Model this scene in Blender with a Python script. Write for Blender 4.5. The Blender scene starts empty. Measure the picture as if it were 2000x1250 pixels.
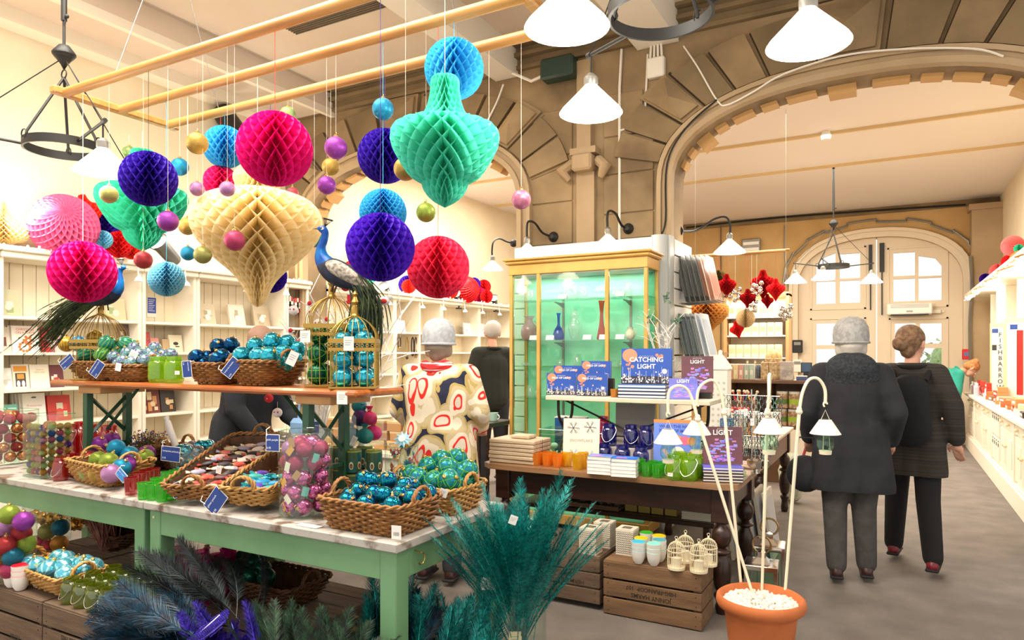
import bpy,bmesh,math,random
from math import sin,cos,tan,pi,radians as R,atan,sqrt
from mathutils import Vector as V,Matrix
random.seed(7)
SC=bpy.context.scene
COL=SC.collection
# ---------------------------------------------------------------- camera, world, lights, exposure
YAW,FOC,EYE,HOR=R(28.9),1350.0,1.5,688.0
cam=bpy.data.cameras.new('camera');camo=bpy.data.objects.new('camera',cam);COL.objects.link(camo)
camo.location=(0,0,EYE);camo.rotation_euler=(R(90),0,YAW)
cam.sensor_width=36;cam.lens=FOC/2000*36;cam.shift_y=(HOR-625)/2000
cam.clip_start=.05;cam.clip_end=200
SC.camera=camo
w=bpy.data.worlds.new('world');SC.world=w;w.use_nodes=True
bg=w.node_tree.nodes['Background'];bg.inputs[0].default_value=(1.0,.95,.88,1);bg.inputs[1].default_value=.7
SC.view_settings.view_transform='Standard';SC.view_settings.look='None'
SC.view_settings.exposure=0.85;SC.view_settings.gamma=1;SC.view_settings.use_curve_mapping=False
try:
 SC.cycles.max_bounces=8;SC.cycles.transparent_max_bounces=16;SC.cycles.caustics_reflective=False;SC.cycles.caustics_refractive=False
 SC.cycles.sample_clamp_indirect=4
except Exception:pass
def area(name,loc,sx,sy,power,col=(1,.93,.82),rot=(0,0,0)):
 l=bpy.data.lights.new(name,'AREA');l.shape='RECTANGLE';l.size=sx;l.size_y=sy;l.energy=power;l.color=col
 o=bpy.data.objects.new(name,l);COL.objects.link(o);o.location=loc;o.rotation_euler=rot
 return o
def point(name,loc,power,col=(1,.92,.82),rad=.05):
 l=bpy.data.lights.new(name,'POINT');l.energy=power;l.color=col;l.shadow_soft_size=rad
 o=bpy.data.objects.new(name,l);COL.objects.link(o);o.location=loc
 return o
area('ceiling_fill_front',(-3.0,1.6,4.5),3.2,2.2,210)  # fill lamp added under the front ceiling, apart from the rooflight panel
area('ceiling_fill_door_room',(-1.2,9.5,4.15),3.0,4.0,190)  # added fill light; the door room ceiling has no opening here
area('ceiling_fill_book_room',(-4.8,8.6,4.15),1.6,3.6,125)  # area light added to brighten the book room from above
for yy in(2.9,4.4,5.5,7.4,9.2):
 point('shelf_uplight',(-6.0,yy,2.62),12,(1,.9,.76),.06)
for yy in(8.0,10.0,12.2):
 point('counter_uplight',(1.3,yy,2.3),9,(1,.88,.7),.06)
area('showcase_strip',(-2.35,5.5,2.17),1.1,.08,22,(.95,1,.93))
# ---------------------------------------------------------------- pixel-to-place helpers
def PY(px,py,Y):
 t=atan((px-1000)/FOC)-YAW;X=Y*tan(t);d=-X*sin(YAW)+Y*cos(YAW)
 return V((X,Y,EYE-(py-HOR)*d/FOC))
def PX(px,py,X):
 t=atan((px-1000)/FOC)-YAW;Y=X/tan(t);d=-X*sin(YAW)+Y*cos(YAW)
 return V((X,Y,EYE-(py-HOR)*d/FOC))
def PW(px,py,d):
 u=(px-1000)/FOC*d
 return V((u*cos(YAW)-d*sin(YAW),u*sin(YAW)+d*cos(YAW),EYE-(py-HOR)*d/FOC))
def PZ(px,py,Z):return PW(px,py,FOC*(EYE-Z)/(py-HOR))
def WD(p):return-p[0]*sin(YAW)+p[1]*cos(YAW)
# ---------------------------------------------------------------- materials
def lin(h):
 if isinstance(h,(tuple,list)):return tuple(h[:3])+(1,)
 h=h.lstrip('#');c=[int(h[i:i+2],16)/255 for i in(0,2,4)]
 return tuple((x/12.92 if x<=.04045 else((x+.055)/1.055)**2.4)for x in c)+(1,)
MATS={}
def newmat(name):
 m=bpy.data.materials.new(name);m.use_nodes=True;MATS[name]=m
 return m,m.node_tree,m.node_tree.nodes['Principled BSDF']
def mat(name,c,rough=.6,metal=0,c2=None,scale=8,stretch=(1,1,1),bump=0,bscale=None,emit=0,lo=.4,hi=.6,coat=0,trans=0,detail=4,vor=False,coords='Object'):
 if name in MATS:return MATS[name]
 m,nt,b=newmat(name)
 b.inputs['Roughness'].default_value=rough;b.inputs['Metallic'].default_value=metal
 b.inputs['Base Color'].default_value=lin(c)
 if coat:b.inputs['Coat Weight'].default_value=coat
 if c2 or bump:
  tc=nt.nodes.new('ShaderNodeTexCoord');mp=nt.nodes.new('ShaderNodeMapping');mp.inputs['Scale'].default_value=stretch
  nt.links.new(tc.outputs[coords],mp.inputs[0])
 if c2:
  if vor:nz=nt.nodes.new('ShaderNodeTexVoronoi');out=nz.outputs['Color']
  else:nz=nt.nodes.new('ShaderNodeTexNoise');nz.inputs['Detail'].default_value=detail;out=nz.outputs[0]
  nz.inputs['Scale'].default_value=scale;nt.links.new(mp.outputs[0],nz.inputs['Vector'])
  cr=nt.nodes.new('ShaderNodeValToRGB');cr.color_ramp.elements[0].position=lo;cr.color_ramp.elements[1].position=hi
  cr.color_ramp.elements[0].color=lin(c);cr.color_ramp.elements[1].color=lin(c2)
  nt.links.new(out,cr.inputs[0]);nt.links.new(cr.outputs[0],b.inputs['Base Color'])
 if bump:
  n2=nt.nodes.new('ShaderNodeTexNoise');n2.inputs['Scale'].default_value=bscale or scale*3
  nt.links.new(mp.outputs[0],n2.inputs['Vector'])
  bm=nt.nodes.new('ShaderNodeBump');bm.inputs['Strength'].default_value=bump;bm.inputs['Distance'].default_value=.01
  nt.links.new(n2.outputs[0],bm.inputs['Height']);nt.links.new(bm.outputs[0],b.inputs['Normal'])
 if emit:
  b.inputs['Emission Color'].default_value=lin(c);b.inputs['Emission Strength'].default_value=emit
 if trans:
  t=nt.nodes.new('ShaderNodeBsdfTranslucent');t.inputs[0].default_value=lin(c);mx=nt.nodes.new('ShaderNodeMixShader');mx.inputs[0].default_value=trans
  nt.links.new(b.outputs[0],mx.inputs[1]);nt.links.new(t.outputs[0],mx.inputs[2]);nt.links.new(mx.outputs[0],nt.nodes['Material Output'].inputs[0])
 return m
def glass(name,c,alpha=.12,rough=.03,dense=0):
 if name in MATS:return MATS[name]
 m,nt,b=newmat(name)
 tr=nt.nodes.new('ShaderNodeBsdfTransparent');tr.inputs[0].default_value=tuple(q+(1-q)*(.45 if dense else 0)for q in lin(c))
 gl=nt.nodes.new('ShaderNodeBsdfGlossy');gl.inputs['Roughness'].default_value=rough
 fr=nt.nodes.new('ShaderNodeFresnel');fr.inputs[0].default_value=1.5
 ad=nt.nodes.new('ShaderNodeMath');ad.inputs[1].default_value=alpha*.4;nt.links.new(fr.outputs[0],ad.inputs[0])
 ge=nt.nodes.new('ShaderNodeNewGeometry');iv=nt.nodes.new('ShaderNodeMath');iv.operation='SUBTRACT';iv.inputs[0].default_value=1;nt.links.new(ge.outputs['Backfacing'],iv.inputs[1])
 mu=nt.nodes.new('ShaderNodeMath');mu.operation='MULTIPLY';nt.links.new(ad.outputs[0],mu.inputs[0]);nt.links.new(iv.outputs[0],mu.inputs[1]);ad=mu
 mx=nt.nodes.new('ShaderNodeMixShader');nt.links.new(ad.outputs[0],mx.inputs[0]);nt.links.new(tr.outputs[0],mx.inputs[1]);nt.links.new(gl.outputs[0],mx.inputs[2])
 out=mx
 if dense:
  df=nt.nodes.new('ShaderNodeBsdfTranslucent');df.inputs[0].default_value=lin(c);d2=nt.nodes.new('ShaderNodeBsdfDiffuse');d2.inputs[0].default_value=lin(c)
  a1=nt.nodes.new('ShaderNodeMixShader');a1.inputs[0].default_value=.5;nt.links.new(df.outputs[0],a1.inputs[1]);nt.links.new(d2.outputs[0],a1.inputs[2])
  m2=nt.nodes.new('ShaderNodeMixShader');m2.inputs[0].default_value=dense;nt.links.new(mx.outputs[0],m2.inputs[1]);nt.links.new(a1.outputs[0],m2.inputs[2]);out=m2
 nt.links.new(out.outputs[0],nt.nodes['Material Output'].inputs[0])
 return m
def glitter(name,c,c2,rough=.35,metal=.5,scale=75):
 """coloured bauble skin scattered with small flakes"""
 if name in MATS:return MATS[name]
 m=mat(name,c,rough,metal,c2=c2,scale=scale,lo=.35,hi=.75,vor=True)
 nt=m.node_tree;b=nt.nodes['Principled BSDF']
 vz=nt.nodes.new('ShaderNodeTexVoronoi');vz.inputs['Scale'].default_value=scale
 tc=nt.nodes.new('ShaderNodeTexCoord');nt.links.new(tc.outputs['Object'],vz.inputs['Vector'])
 bm=nt.nodes.new('ShaderNodeBump');bm.inputs['Strength'].default_value=.9;bm.inputs['Distance'].default_value=.02
 nt.links.new(vz.outputs['Color'],bm.inputs['Height']);nt.links.new(bm.outputs[0],b.inputs['Normal'])
 return m
def striped(name,c,c2,n=14,rough=.25,metal=.3,axis='X'):
 """meridian stripes round a bauble's own axis"""
 if name in MATS:return MATS[name]
 m,nt,b=newmat(name);b.inputs['Roughness'].default_value=rough;b.inputs['Metallic'].default_value=metal
 tc=nt.nodes.new('ShaderNodeTexCoord');gr=nt.nodes.new('ShaderNodeTexGradient');gr.gradient_type='RADIAL'
 nt.links.new(tc.outputs['Object'],gr.inputs[0])
 mu=nt.nodes.new('ShaderNodeMath');mu.operation='MULTIPLY';mu.inputs[1].default_value=n*6.2832;nt.links.new(gr.outputs['Fac'],mu.inputs[0])
 sn=nt.nodes.new('ShaderNodeMath');sn.operation='SINE';nt.links.new(mu.outputs[0],sn.inputs[0])
 cr=nt.nodes.new('ShaderNodeValToRGB');cr.color_ramp.elements[0].position=.35;cr.color_ramp.elements[1].position=.65
 cr.color_ramp.elements[0].color=lin(c);cr.color_ramp.elements[1].color=lin(c2)
 nt.links.new(sn.outputs[0],cr.inputs[0]);nt.links.new(cr.outputs[0],b.inputs['Base Color'])
 return m
# ---------------------------------------------------------------- mesh builder
class MB:
 def __init__(s):s.v=[];s.f=[];s.m=[];s.k=0
 def add(s,vs,fs,M=None):
  n=len(s.v)
  if M is not None:vs=[M@V(p)for p in vs]
  s.v.extend([tuple(p)for p in vs]);s.f.extend([tuple(i+n for i in f)for f in fs]);s.m.extend([s.k]*len(fs))
  return s
 def box(s,x0,x1,y0,y1,z0,z1,M=None):
  return s.add([(x0,y0,z0),(x1,y0,z0),(x1,y1,z0),(x0,y1,z0),(x0,y0,z1),(x1,y0,z1),(x1,y1,z1),(x0,y1,z1)],[(0,3,2,1),(4,5,6,7),(0,1,5,4),(1,2,6,5),(2,3,7,6),(3,0,4,7)],M)
 def cbox(s,cx,cy,cz,sx,sy,sz,M=None):
  return s.box(cx-sx/2,cx+sx/2,cy-sy/2,cy+sy/2,cz-sz/2,cz+sz/2,M)
 def rbox(s,x0,x1,y0,y1,z0,z1,b,M=None):
  """box with chamfered edges"""
  vs=[];idx={}
  X=(x0,x1);Y=(y0,y1);Z=(z0,z1)
  for i in(0,1):
   for j in(0,1):
    for k in(0,1):
     dx=b if i==0 else-b;dy=b if j==0 else-b;dz=b if k==0 else-b
     for a,p in enumerate(((X[i],Y[j]+dy,Z[k]+dz),(X[i]+dx,Y[j],Z[k]+dz),(X[i]+dx,Y[j]+dy,Z[k]))):
      idx[i,j,k,a]=len(vs);vs.append(p)
  fs=[]
  I=idx
  for i in(0,1):fs.append([I[i,0,0,0],I[i,1,0,0],I[i,1,1,0],I[i,0,1,0]][::(-1 if i==0 else 1)])
  for j in(0,1):fs.append([I[0,j,0,1],I[1,j,0,1],I[1,j,1,1],I[0,j,1,1]][::(1 if j==0 else-1)])
  for k in(0,1):fs.append([I[0,0,k,2],I[1,0,k,2],I[1,1,k,2],I[0,1,k,2]][::(-1 if k==0 else 1)])
  for i in(0,1):
   for j in(0,1):fs.append([I[i,j,0,0],I[i,j,1,0],I[i,j,1,1],I[i,j,0,1]])
   for k in(0,1):fs.append([I[i,0,k,0],I[i,1,k,0],I[i,1,k,2],I[i,0,k,2]])
  for j in(0,1):
   for k in(0,1):fs.append([I[0,j,k,1],I[1,j,k,1],I[1,j,k,2],I[0,j,k,2]])
  for i in(0,1):
   for j in(0,1):
    for k in(0,1):fs.append([I[i,j,k,0],I[i,j,k,1],I[i,j,k,2]])
  return s.add(vs,fs,M)
 def tube(s,pts,r,n=6,closed=False,flat=1.0,M=None,caps=True):
  pts=[V(p)for p in pts];m=len(pts)
  rs=r if isinstance(r,(list,tuple))else[r]*m
  vs=[];up=None
  for i,p in enumerate(pts):
   a=pts[(i-1)%m]if(closed or i>0)else p
   b=pts[(i+1)%m]if(closed or i<m-1)else p
   t=(b-a);t=t.normalized()if t.length>1e-9 else V((0,0,1))
   if up is None:
    up=V((0,0,1))if abs(t.z)<.9 else V((0,1,0))
   x=up.cross(t)
   if x.length<1e-6:x=V((1,0,0)).cross(t)
   x.normalize();y=t.cross(x).normalized();up=y
   for k in range(n):
    c=2*pi*k/n
    vs.append(p+x*cos(c)*rs[i]+y*sin(c)*rs[i]*flat)
  fs=[]
  for i in range(m if closed else m-1):
   j=(i+1)%m
   for k in range(n):l=(k+1)%n;fs.append((i*n+k,i*n+l,j*n+l,j*n+k))
  if not closed and caps:fs.append(tuple(range(n))[::-1]);fs.append(tuple(range((m-1)*n,m*n)))
  return s.add(vs,fs,M)
 def lathe(s,prof,n=24,c=(0,0,0),M=None,flute=0,sx=1,sy=1):
  vs=[];fs=[];ix=[]
  for r,z in prof:
   if r<1e-6:ix.append([len(vs)]);vs.append((c[0],c[1],c[2]+z));continue
   ix.append(list(range(len(vs),len(vs)+n)))
   for k in range(n):
    q=r*(1-flute*(k%2));a=2*pi*k/n
    vs.append((c[0]+q*cos(a)*sx,c[1]+q*sin(a)*sy,c[2]+z))
  for a,b in zip(ix,ix[1:]):
   for k in range(n):
    l=(k+1)%n
    if len(a)==1 and len(b)==1:break
    if len(a)==1:fs.append((a[0],b[l],b[k]))
    elif len(b)==1:fs.append((a[k],a[l],b[0]))
    else:fs.append((a[k],a[l],b[l],b[k]))
  return s.add(vs,fs,M)
 def sph(s,c,r,n=16,m=10,sc=(1,1,1),M=None):
  pr=[(r*sin(pi*i/m),-r*cos(pi*i/m))for i in range(m+1)]
  t=MB().lathe(pr,n)
  return s.add([(c[0]+p[0]*sc[0],c[1]+p[1]*sc[1],c[2]+p[2]*sc[2])for p in t.v],t.f,M)
 def disc(s,c,r,n=16,M=None,ry=None):
  ry=ry or r
  return s.add([(c[0]+r*cos(2*pi*k/n),c[1],c[2]+ry*sin(2*pi*k/n))for k in range(n)],[tuple(range(n))],M)
 def rect(s,x0,x1,z0,z1,y,M=None):
  return s.add([(x0,y,z0),(x1,y,z0),(x1,y,z1),(x0,y,z1)],[(0,1,2,3)],M)
 def mesh(s,name,mats,smooth=True,ang=38):
  me=bpy.data.meshes.new(name);me.from_pydata(s.v,[],s.f)
  for q in(mats if isinstance(mats,(list,tuple))else[mats]):me.materials.append(q)
  if any(s.m):me.polygons.foreach_set('material_index',s.m)
  if smooth:
   me.polygons.foreach_set('use_smooth',[True]*len(me.polygons));me.set_sharp_from_angle(angle=R(ang))
  me.update()
  return me
 def build(s,name,mats,parent=None,loc=None,smooth=True,kind=None,ang=38):
  return link(name,s.mesh(name,mats,smooth,ang),parent,loc,kind)
CH={}
def link(name,me,parent=None,loc=None,kind=None):
 o=bpy.data.objects.new(name,me);COL.objects.link(o)
 if parent is not None:o.parent=parent;CH.setdefault(parent.name,[]).append(o)
 if loc is not None:o.location=loc
 if kind:o['kind']=kind
 return o
def tag(o,label,cat,group=None,kind=None):
 o['label']=label;o['category']=cat
 if group:o['group']=group
 if kind:o['kind']=kind
 return o
def thing(name,label,cat,group=None,loc=(0,0,0),rz=0,rx=0):
 o=bpy.data.objects.new(name,None);COL.objects.link(o);o.empty_display_size=.05
 o.location=loc;o.rotation_euler=(rx,0,rz)
 return tag(o,label,cat,group)
def ctree(o,parent=None):
 c=o.copy();COL.objects.link(c)
 if parent is not None:c.parent=parent;CH.setdefault(parent.name,[]).append(c)
 for k in CH.get(o.name,[]):ctree(k,c)
 return c
PROTO={}
def put(key,fn,loc,label,cat,group=None,rz=0,s=1,rot=None,mats=None):
 """first use builds the thing, later uses copy it and its parts; mats maps a part name ('' = the root) to a material"""
 if key not in PROTO:o=PROTO[key]=fn()
 else:o=ctree(PROTO[key])
 o.location=loc;o.rotation_euler=rot if rot else(0,0,rz)
 o.scale=s if isinstance(s,tuple)else(s,s,s)
 tag(o,label,cat,group)
 if mats:
  for q in[o]+CH.get(o.name,[]):
   b=q.name.split('.')[0]
   m=mats.get('' if q is o else b)
   if m and q.data:q.material_slots[0].link='OBJECT';q.material_slots[0].material=m
 return o
FONT={}
def text(s,size,M=None,bold=0,mb=None,align='CENTER',ext=0.0004):
 """flat lettering as mesh, standing in the x-z plane and read from -y"""
 key=(s,round(size,4),bold,align)
 if key not in FONT:
  c=bpy.data.curves.new('letters','FONT');c.body=s;c.size=size;c.align_x=align;c.align_y='CENTER';c.resolution_u=2;c.offset=bold*size
  o=bpy.data.objects.new('letters',c);COL.objects.link(o);dg=bpy.context.evaluated_depsgraph_get()
  me=bpy.data.meshes.new_from_object(o.evaluated_get(dg))
  FONT[key]=([(v.co.x,0,v.co.y)for v in me.vertices],[tuple(p.vertices)for p in me.polygons])
  bpy.data.objects.remove(o);bpy.data.curves.remove(c);bpy.data.meshes.remove(me)
 vs,fs=FONT[key]
 mb=mb or MB()
 mb.add(vs,fs,M)
 return mb
def TR(x=0,y=0,z=0,rx=0,ry=0,rz=0,s=1):
 return Matrix.Translation((x,y,z))@Matrix.Rotation(rz,4,'Z')@Matrix.Rotation(ry,4,'Y')@Matrix.Rotation(rx,4,'X')@Matrix.Scale(s,4)
def plate(loops,y0,y1,mb=None,M=None):
 """a slab between y0 and y1 whose outline (first loop) and holes (others) lie in the x-z plane"""
 c=bpy.data.curves.new('plate','CURVE');c.dimensions='2D';c.fill_mode='BOTH';c.extrude=abs(y1-y0)/2
 for lp in loops:
  sp=c.splines.new('POLY');sp.points.add(len(lp)-1);sp.use_cyclic_u=True
  for p,q in zip(sp.points,lp):p.co=(q[0],q[1],0,1)
 o=bpy.data.objects.new('plate',c);COL.objects.link(o);dg=bpy.context.evaluated_depsgraph_get()
 me=bpy.data.meshes.new_from_object(o.evaluated_get(dg))
 vs=[(v.co.x,(y0+y1)/2-v.co.z,v.co.y)for v in me.vertices];fs=[tuple(p.vertices)for p in me.polygons]
 bpy.data.objects.remove(o);bpy.data.curves.remove(c);bpy.data.meshes.remove(me)
 mb=mb or MB();mb.add(vs,fs,M)
 return mb
ORD='first second third fourth fifth sixth seventh eighth ninth tenth eleventh twelfth thirteenth fourteenth fifteenth sixteenth seventeenth eighteenth nineteenth twentieth'.split()
def nth(i):return ORD[i]if i<20 else str(i+1)+'th'
def blob(chains,voxel=.012,smooth=3,sq=None):
 """one continuous surface grown round a set of tapered limbs (p0, p1, r0, r1[, sideways stretch])"""
 mb=MB()
 for ch in chains:
  p0,p1,r0,r1=V(ch[0]),V(ch[1]),ch[2],ch[3];st=ch[4]if len(ch)>4 else(1,1)
  d=p1-p0;L=max(d.length,1e-4);pr=[]
  for i in range(5):a=pi/2*i/4;pr.append((r0*sin(a),-r0*cos(a)))
  for i in range(5):a=pi/2*i/4;pr.append((r1*cos(a),L+r1*sin(a)))
  q=V((0,0,1)).rotation_difference(d.normalized())if L>1e-3 else V((0,0,1)).rotation_difference(V((0,0,1)))
  t=MB().lathe(pr,14)
  for p in t.v:pass
  vs=[]
  for p in t.v:
   c=q@V(p)
   if st!=(1,1):ax=d.normalized();k=c.dot(ax);e=c-ax*k;c=ax*k+V((e.x*st[0],e.y*st[1],e.z))
   vs.append(p0+c)
  mb.add(vs,t.f)
 me=bpy.data.meshes.new('blob');me.from_pydata(mb.v,[],mb.f)
 o=bpy.data.objects.new('blob',me);COL.objects.link(o)
 m=o.modifiers.new('r','REMESH');m.mode='VOXEL';m.voxel_size=voxel
 if smooth:m=o.modifiers.new('s','SMOOTH');m.iterations=smooth;m.factor=.6
 dg=bpy.context.evaluated_depsgraph_get();out=bpy.data.meshes.new_from_object(o.evaluated_get(dg))
 bpy.data.objects.remove(o);bpy.data.meshes.remove(me)
 out.polygons.foreach_set('use_smooth',[True]*len(out.polygons))
 return out
def spline(pts,k=6):
 """Catmull-Rom through the points (tuples of any length)"""
 out=[];n=len(pts)
 for i in range(n-1):
  a,b,c,d=pts[max(i-1,0)],pts[i],pts[i+1],pts[min(i+2,n-1)]
  for j in range(k):
   t=j/k
   out.append(tuple(.5*(2*q+(r_-p)*t+(2*p-5*q+4*r_-s_)*t*t+(3*q-p-3*r_+s_)*t**3)for p,q,r_,s_ in zip(a,b,c,d)))
 out.append(tuple(pts[-1]))
 return out
# ---------------------------------------------------------------- palette
CREAM=mat('cream_paint','#f2e8d4',.5);WHITE=mat('white_paint','#f1ede4',.5);OFFW=mat('off_white','#e9e1d2',.6)
STONE=mat('sandstone','#a88e68',.85,c2='#6f5b40',scale=1.7,lo=.3,hi=.72,bump=.25,bscale=18,detail=6)
STONED=mat('sandstone_dark','#8c7654',.85,c2='#67563c',scale=2,lo=.3,hi=.75,bump=.25,bscale=18,detail=6)
STONEP=mat('painted_stone','#b59c7a',.75,c2='#a08662',scale=2,lo=.3,hi=.8)
JOINT=mat('dark_joint','#4d3b26',.9)
CEIL=mat('ceiling_paint','#dccab6',.8,c2='#e2d2c0',scale=1)
CEILW=mat('ceiling_white','#ebe0d6',.8)
CARPET=mat('grey_carpet','#837a72',.95,c2='#6e665f',scale=4,lo=.3,hi=.7,bump=.5,bscale=260,detail=8)
IRON=mat('black_iron','#2b2a28',.5,.4);GREY=mat('grey_metal','#8d8a83',.4,.6)
WALLP=mat('wall_plaster','#e8d8ba',.85,c2='#dccba8',scale=1.2,lo=.3,hi=.7)
DOORP=mat('door_paint','#dccbb0',.55)
MINT=mat('mint_cloth','#8fd8b4',.8)
GLASS=glass('clear_glass','#fbfffd');GLASSG=glass('green_edge_glass','#dff5ea',.3)
YW,YB=6.1,6.4
YD=14.6
def struct(mb,name,m,parent=None,smooth=True):return mb.build(name,m,parent,kind='structure',smooth=smooth)
struct(MB().box(-6.6,3.0,-1.2,15,-.1,0),'floor',CARPET)
struct(MB().box(-6.6,3.0,-.6,YB,4.55,4.7),'ceiling',CEIL)
struct(MB().box(-6.6,2.2,YB,15,4.2,4.35),'ceiling_door_room',CEILW)
struct(MB().box(-6.7,-6.5,-.6,15,0,4.6),'wall_left',WALLP)
struct(MB().box(1.62,1.8,YB,15,0,4.3),'wall_right',WALLP)
struct(MB().box(-6.5,-5.75,-.6,YW,4.32,4.55),'trim_ceiling_left',CEIL)
struct(MB().box(-6.5,-6.3,-.6,YW,4.2,4.32).box(-5.8,-5.74,-.6,YW,4.26,4.34),'trim_cove',CREAM)
for i,(bx,bw)in enumerate(((-3.42,.26),(-1.86,.38))):
 struct(MB().box(bx-bw/2,bx+bw/2,3.2,YW-.01,4.26,4.55),'trim_beam_%d'%(i+1),OFFW)
b=MB()
for k in range(7):b.box(-5.0+k*.0,-2.9,4.6+k*.03,4.612+k*.03,4.535,4.552)
struct(b,'trim_ceiling_vent',mat('vent_dark','#6f6250',.8))
b=MB();b.box(-4.0,-2.4,3.3,3.34,4.4,4.55).box(-4.0,-2.4,4.1,4.14,4.4,4.55).box(-4.0,-3.96,3.3,4.14,4.4,4.55).box(-2.44,-2.4,3.3,4.14,4.4,4.55)
t=struct(b,'trim_rooflight',WHITE)
MB().box(-3.96,-2.44,3.34,4.1,4.5,4.53).build('rooflight_panel',mat('rooflight_glow','#fff7ea',.5,emit=2.2),t)
# ---- stone wall with two basket arches
AXC=(-.265,-4.72);HW,SPR,RISE,EXP=1.45,3.0,.68,2.35
def arch(cx,off=0,n=28,lo=0.0):
 """points of the arch from its left springing to its right one"""
 pts=[]
 for i in range(n+1):
  a=pi-pi*i/n
  c,s_=cos(a),sin(a)
  pts.append((cx+(HW+off)*(abs(c)**(2/EXP))*(1 if c>0 else-1),SPR+(RISE+off)*abs(s_)**(2/EXP)))
 return pts
outer=[(-6.55,0)]
for cx in sorted(AXC):outer+=[(cx-HW,0)]+arch(cx)+[(cx+HW,0)]
outer+=[(2.2,0),(2.2,4.56),(-6.55,4.56)]
wall=struct(plate([outer],YW,YB),'wall_stone_arches',STONE,smooth=False)
for cx in AXC:
 for o0,o1,y0,nm in((0.0,.05,YW-.09,'arch_moulding'),(.05,.1,YW-.05,'arch_moulding'),(.1,.14,YW-.075,'arch_moulding')):
  a0,a1=arch(cx,o0),arch(cx,o1)
  lp=[(a0[0][0],.02)]+a0+[(a0[-1][0],.02),(a1[-1][0],.02)]+a1[::-1]+[(a1[0][0],.02)]
  plate([lp],y0,YW-.002).build(nm,STONEP,wall,smooth=False)
# soffit boards under the arch, every second one hanging lower
 N=15;f=arch(cx,0,60)
 for k in range(N):
  i0,i1=4+int(k*52/N),4+int((k+1)*52/N)-1
  d=.075 if k%5==2 else .028
  seg=f[i0:i1+1]
  low=[(cx+(x-cx)*(1-d/HW),z-d)for x,z in seg]
  plate([seg+low[::-1]],YW+.12,YW+.26).build('soffit_board',mat('soffit_wood','#c79a5e',.7),wall,smooth=False)
# voussoirs, every fourth one a raised pyramid boss
 NV=13
 for k in range(NV):
  g=arch(cx,.155,130);h=arch(cx,.58 if k%4!=2 else .62,130)
  i0,i1=8+int(k*114/NV),8+int((k+1)*114/NV)-1
  lp=g[i0:i1+1:3]+[g[i1]]+[h[i1]]+h[i0:i1+1:3][::-1]
  m_=plate([lp],YW-.05,YW-.001)
  if k%4==2:
   q=[V((g[i0][0],YW-.05,g[i0][1])),V((g[i1][0],YW-.05,g[i1][1])),V((h[i1][0],YW-.05,h[i1][1])),V((h[i0][0],YW-.05,h[i0][1]))]
   c=sum(q,V())/4;e=[c+(p-c)*.86 for p in q];e2=[c+(p-c)*.74+V((0,.012,0))for p in q]
   m_.add([*e,*[p+V((0,-.03,0))for p in e]],[(0,1,5,4),(1,2,6,5),(2,3,7,6),(3,0,4,7)])
   m_.add([*[p+V((0,-.03,0))for p in e],c+V((0,-.13,0))],[(0,1,4),(1,2,4),(2,3,4),(3,0,4)])
  m_.build('voussoir',STONED if k%2 else STONE,wall,smooth=False)
# dark recessed joint
  p0,p1=g[i1+1]if i1<128 else g[i1],h[i1+1]if i1<128 else h[i1]
  MB().tube([(p0[0],YW-.006,p0[1]),(p1[0],YW-.006,p1[1])],.013,4).build('joint',JOINT,wall)
# flat ashlar courses of the piers and the spandrels
for(x0,x1,z0,z1)in[(-3.2,-2.7,2.55,2.95),(-3.2,-2.7,2.96,3.4),(-2.38,-1.9,2.55,2.78),(-2.38,-1.9,2.79,3.15),(-2.38,-1.9,3.16,3.5),(-3.12,-2.7,3.41,3.85),(-2.38,-2.0,3.51,3.9)]:
 MB().rbox(x0,x1,YW-.016,YW,z0,z1,.006).build('stone_block',STONE,wall)
b=MB()
for(z0,z1,d)in((4.31,4.35,.055),(4.35,4.42,.03),(4.42,4.46,.1),(4.46,4.52,.06),(4.52,4.55,.14)):b.box(-6.5,2.2,YW-d,YW,z0,z1)
struct(b,'trim_cornice',STONED)
# pilaster strip with corbel on the pier
t=struct(MB().box(-2.64,-2.46,YW-.05,YW,2.4,3.2).box(-2.62,-2.48,YW-.09,YW,3.42,4.25).box(-2.68,-2.42,YW-.12,YW,3.36,3.42),'trim_pilaster',STONEP)
c=MB().rbox(-2.65,-2.45,YW-.16,YW,3.2,3.36,.02)
for sx in(-1,1):c.tube([(-2.55+sx*.13,YW-.04,3.3),(-2.55+sx*.22,YW-.1,3.22),(-2.55+sx*.16,YW-.06,3.14)],[.05,.06,.03],8)
c.build('corbel',STONEP,t)
b=MB();b.tube([(-2.22,YW-.02,2.4),(-2.22,YW-.02,3.95),(-2.2,YW-.02,4.3)],.013,6).tube([(-2.22,YW-.02,3.55),(-1.98,YW-.02,3.58),(-1.95,YW-.02,4.2)],.01,6)
tag(b.build('conduit',OFFW),'cream cable conduit climbing the stone pier beside the pilaster','conduit')
jb=thing('junction_box','square cream junction box high on the stone pier under the ceiling beam','junction box')
c=PY(1282,133,YW-.03)
MB().rbox(c.x-.08,c.x+.08,YW-.07,YW,c.z-.09,c.z+.09,.012).build('box_body',OFFW,jb)
for k in range(4):MB().tube([(c.x-.055+k*.036,YW-.04,c.z+.08),(c.x-.045+k*.03,YW-.04,c.z+.22),(c.x+.02,YW-.03,c.z+.34)],.011,6).build('pipe',OFFW,jb)
fl=thing('floodlight','dark green floodlight box fixed to the stone above the pilaster','floodlight')
c=PY(1092,133,YW-.12)
MB().rbox(c.x-.17,c.x+.17,YW-.2,YW-.04,c.z-.11,c.z+.09,.02,TR(0,0,0)).build('lamp_housing',mat('dark_green','#233a2f',.5),fl)
MB().tube([(c.x-.17,YW-.1,c.z-.03),(c.x-.32,YW-.08,c.z-.05),(c.x-.5,YW-.1,c.z+.05),(c.x-.68,YW-.05,c.z+.16)],.016,6).build('cable',OFFW,fl)
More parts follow.
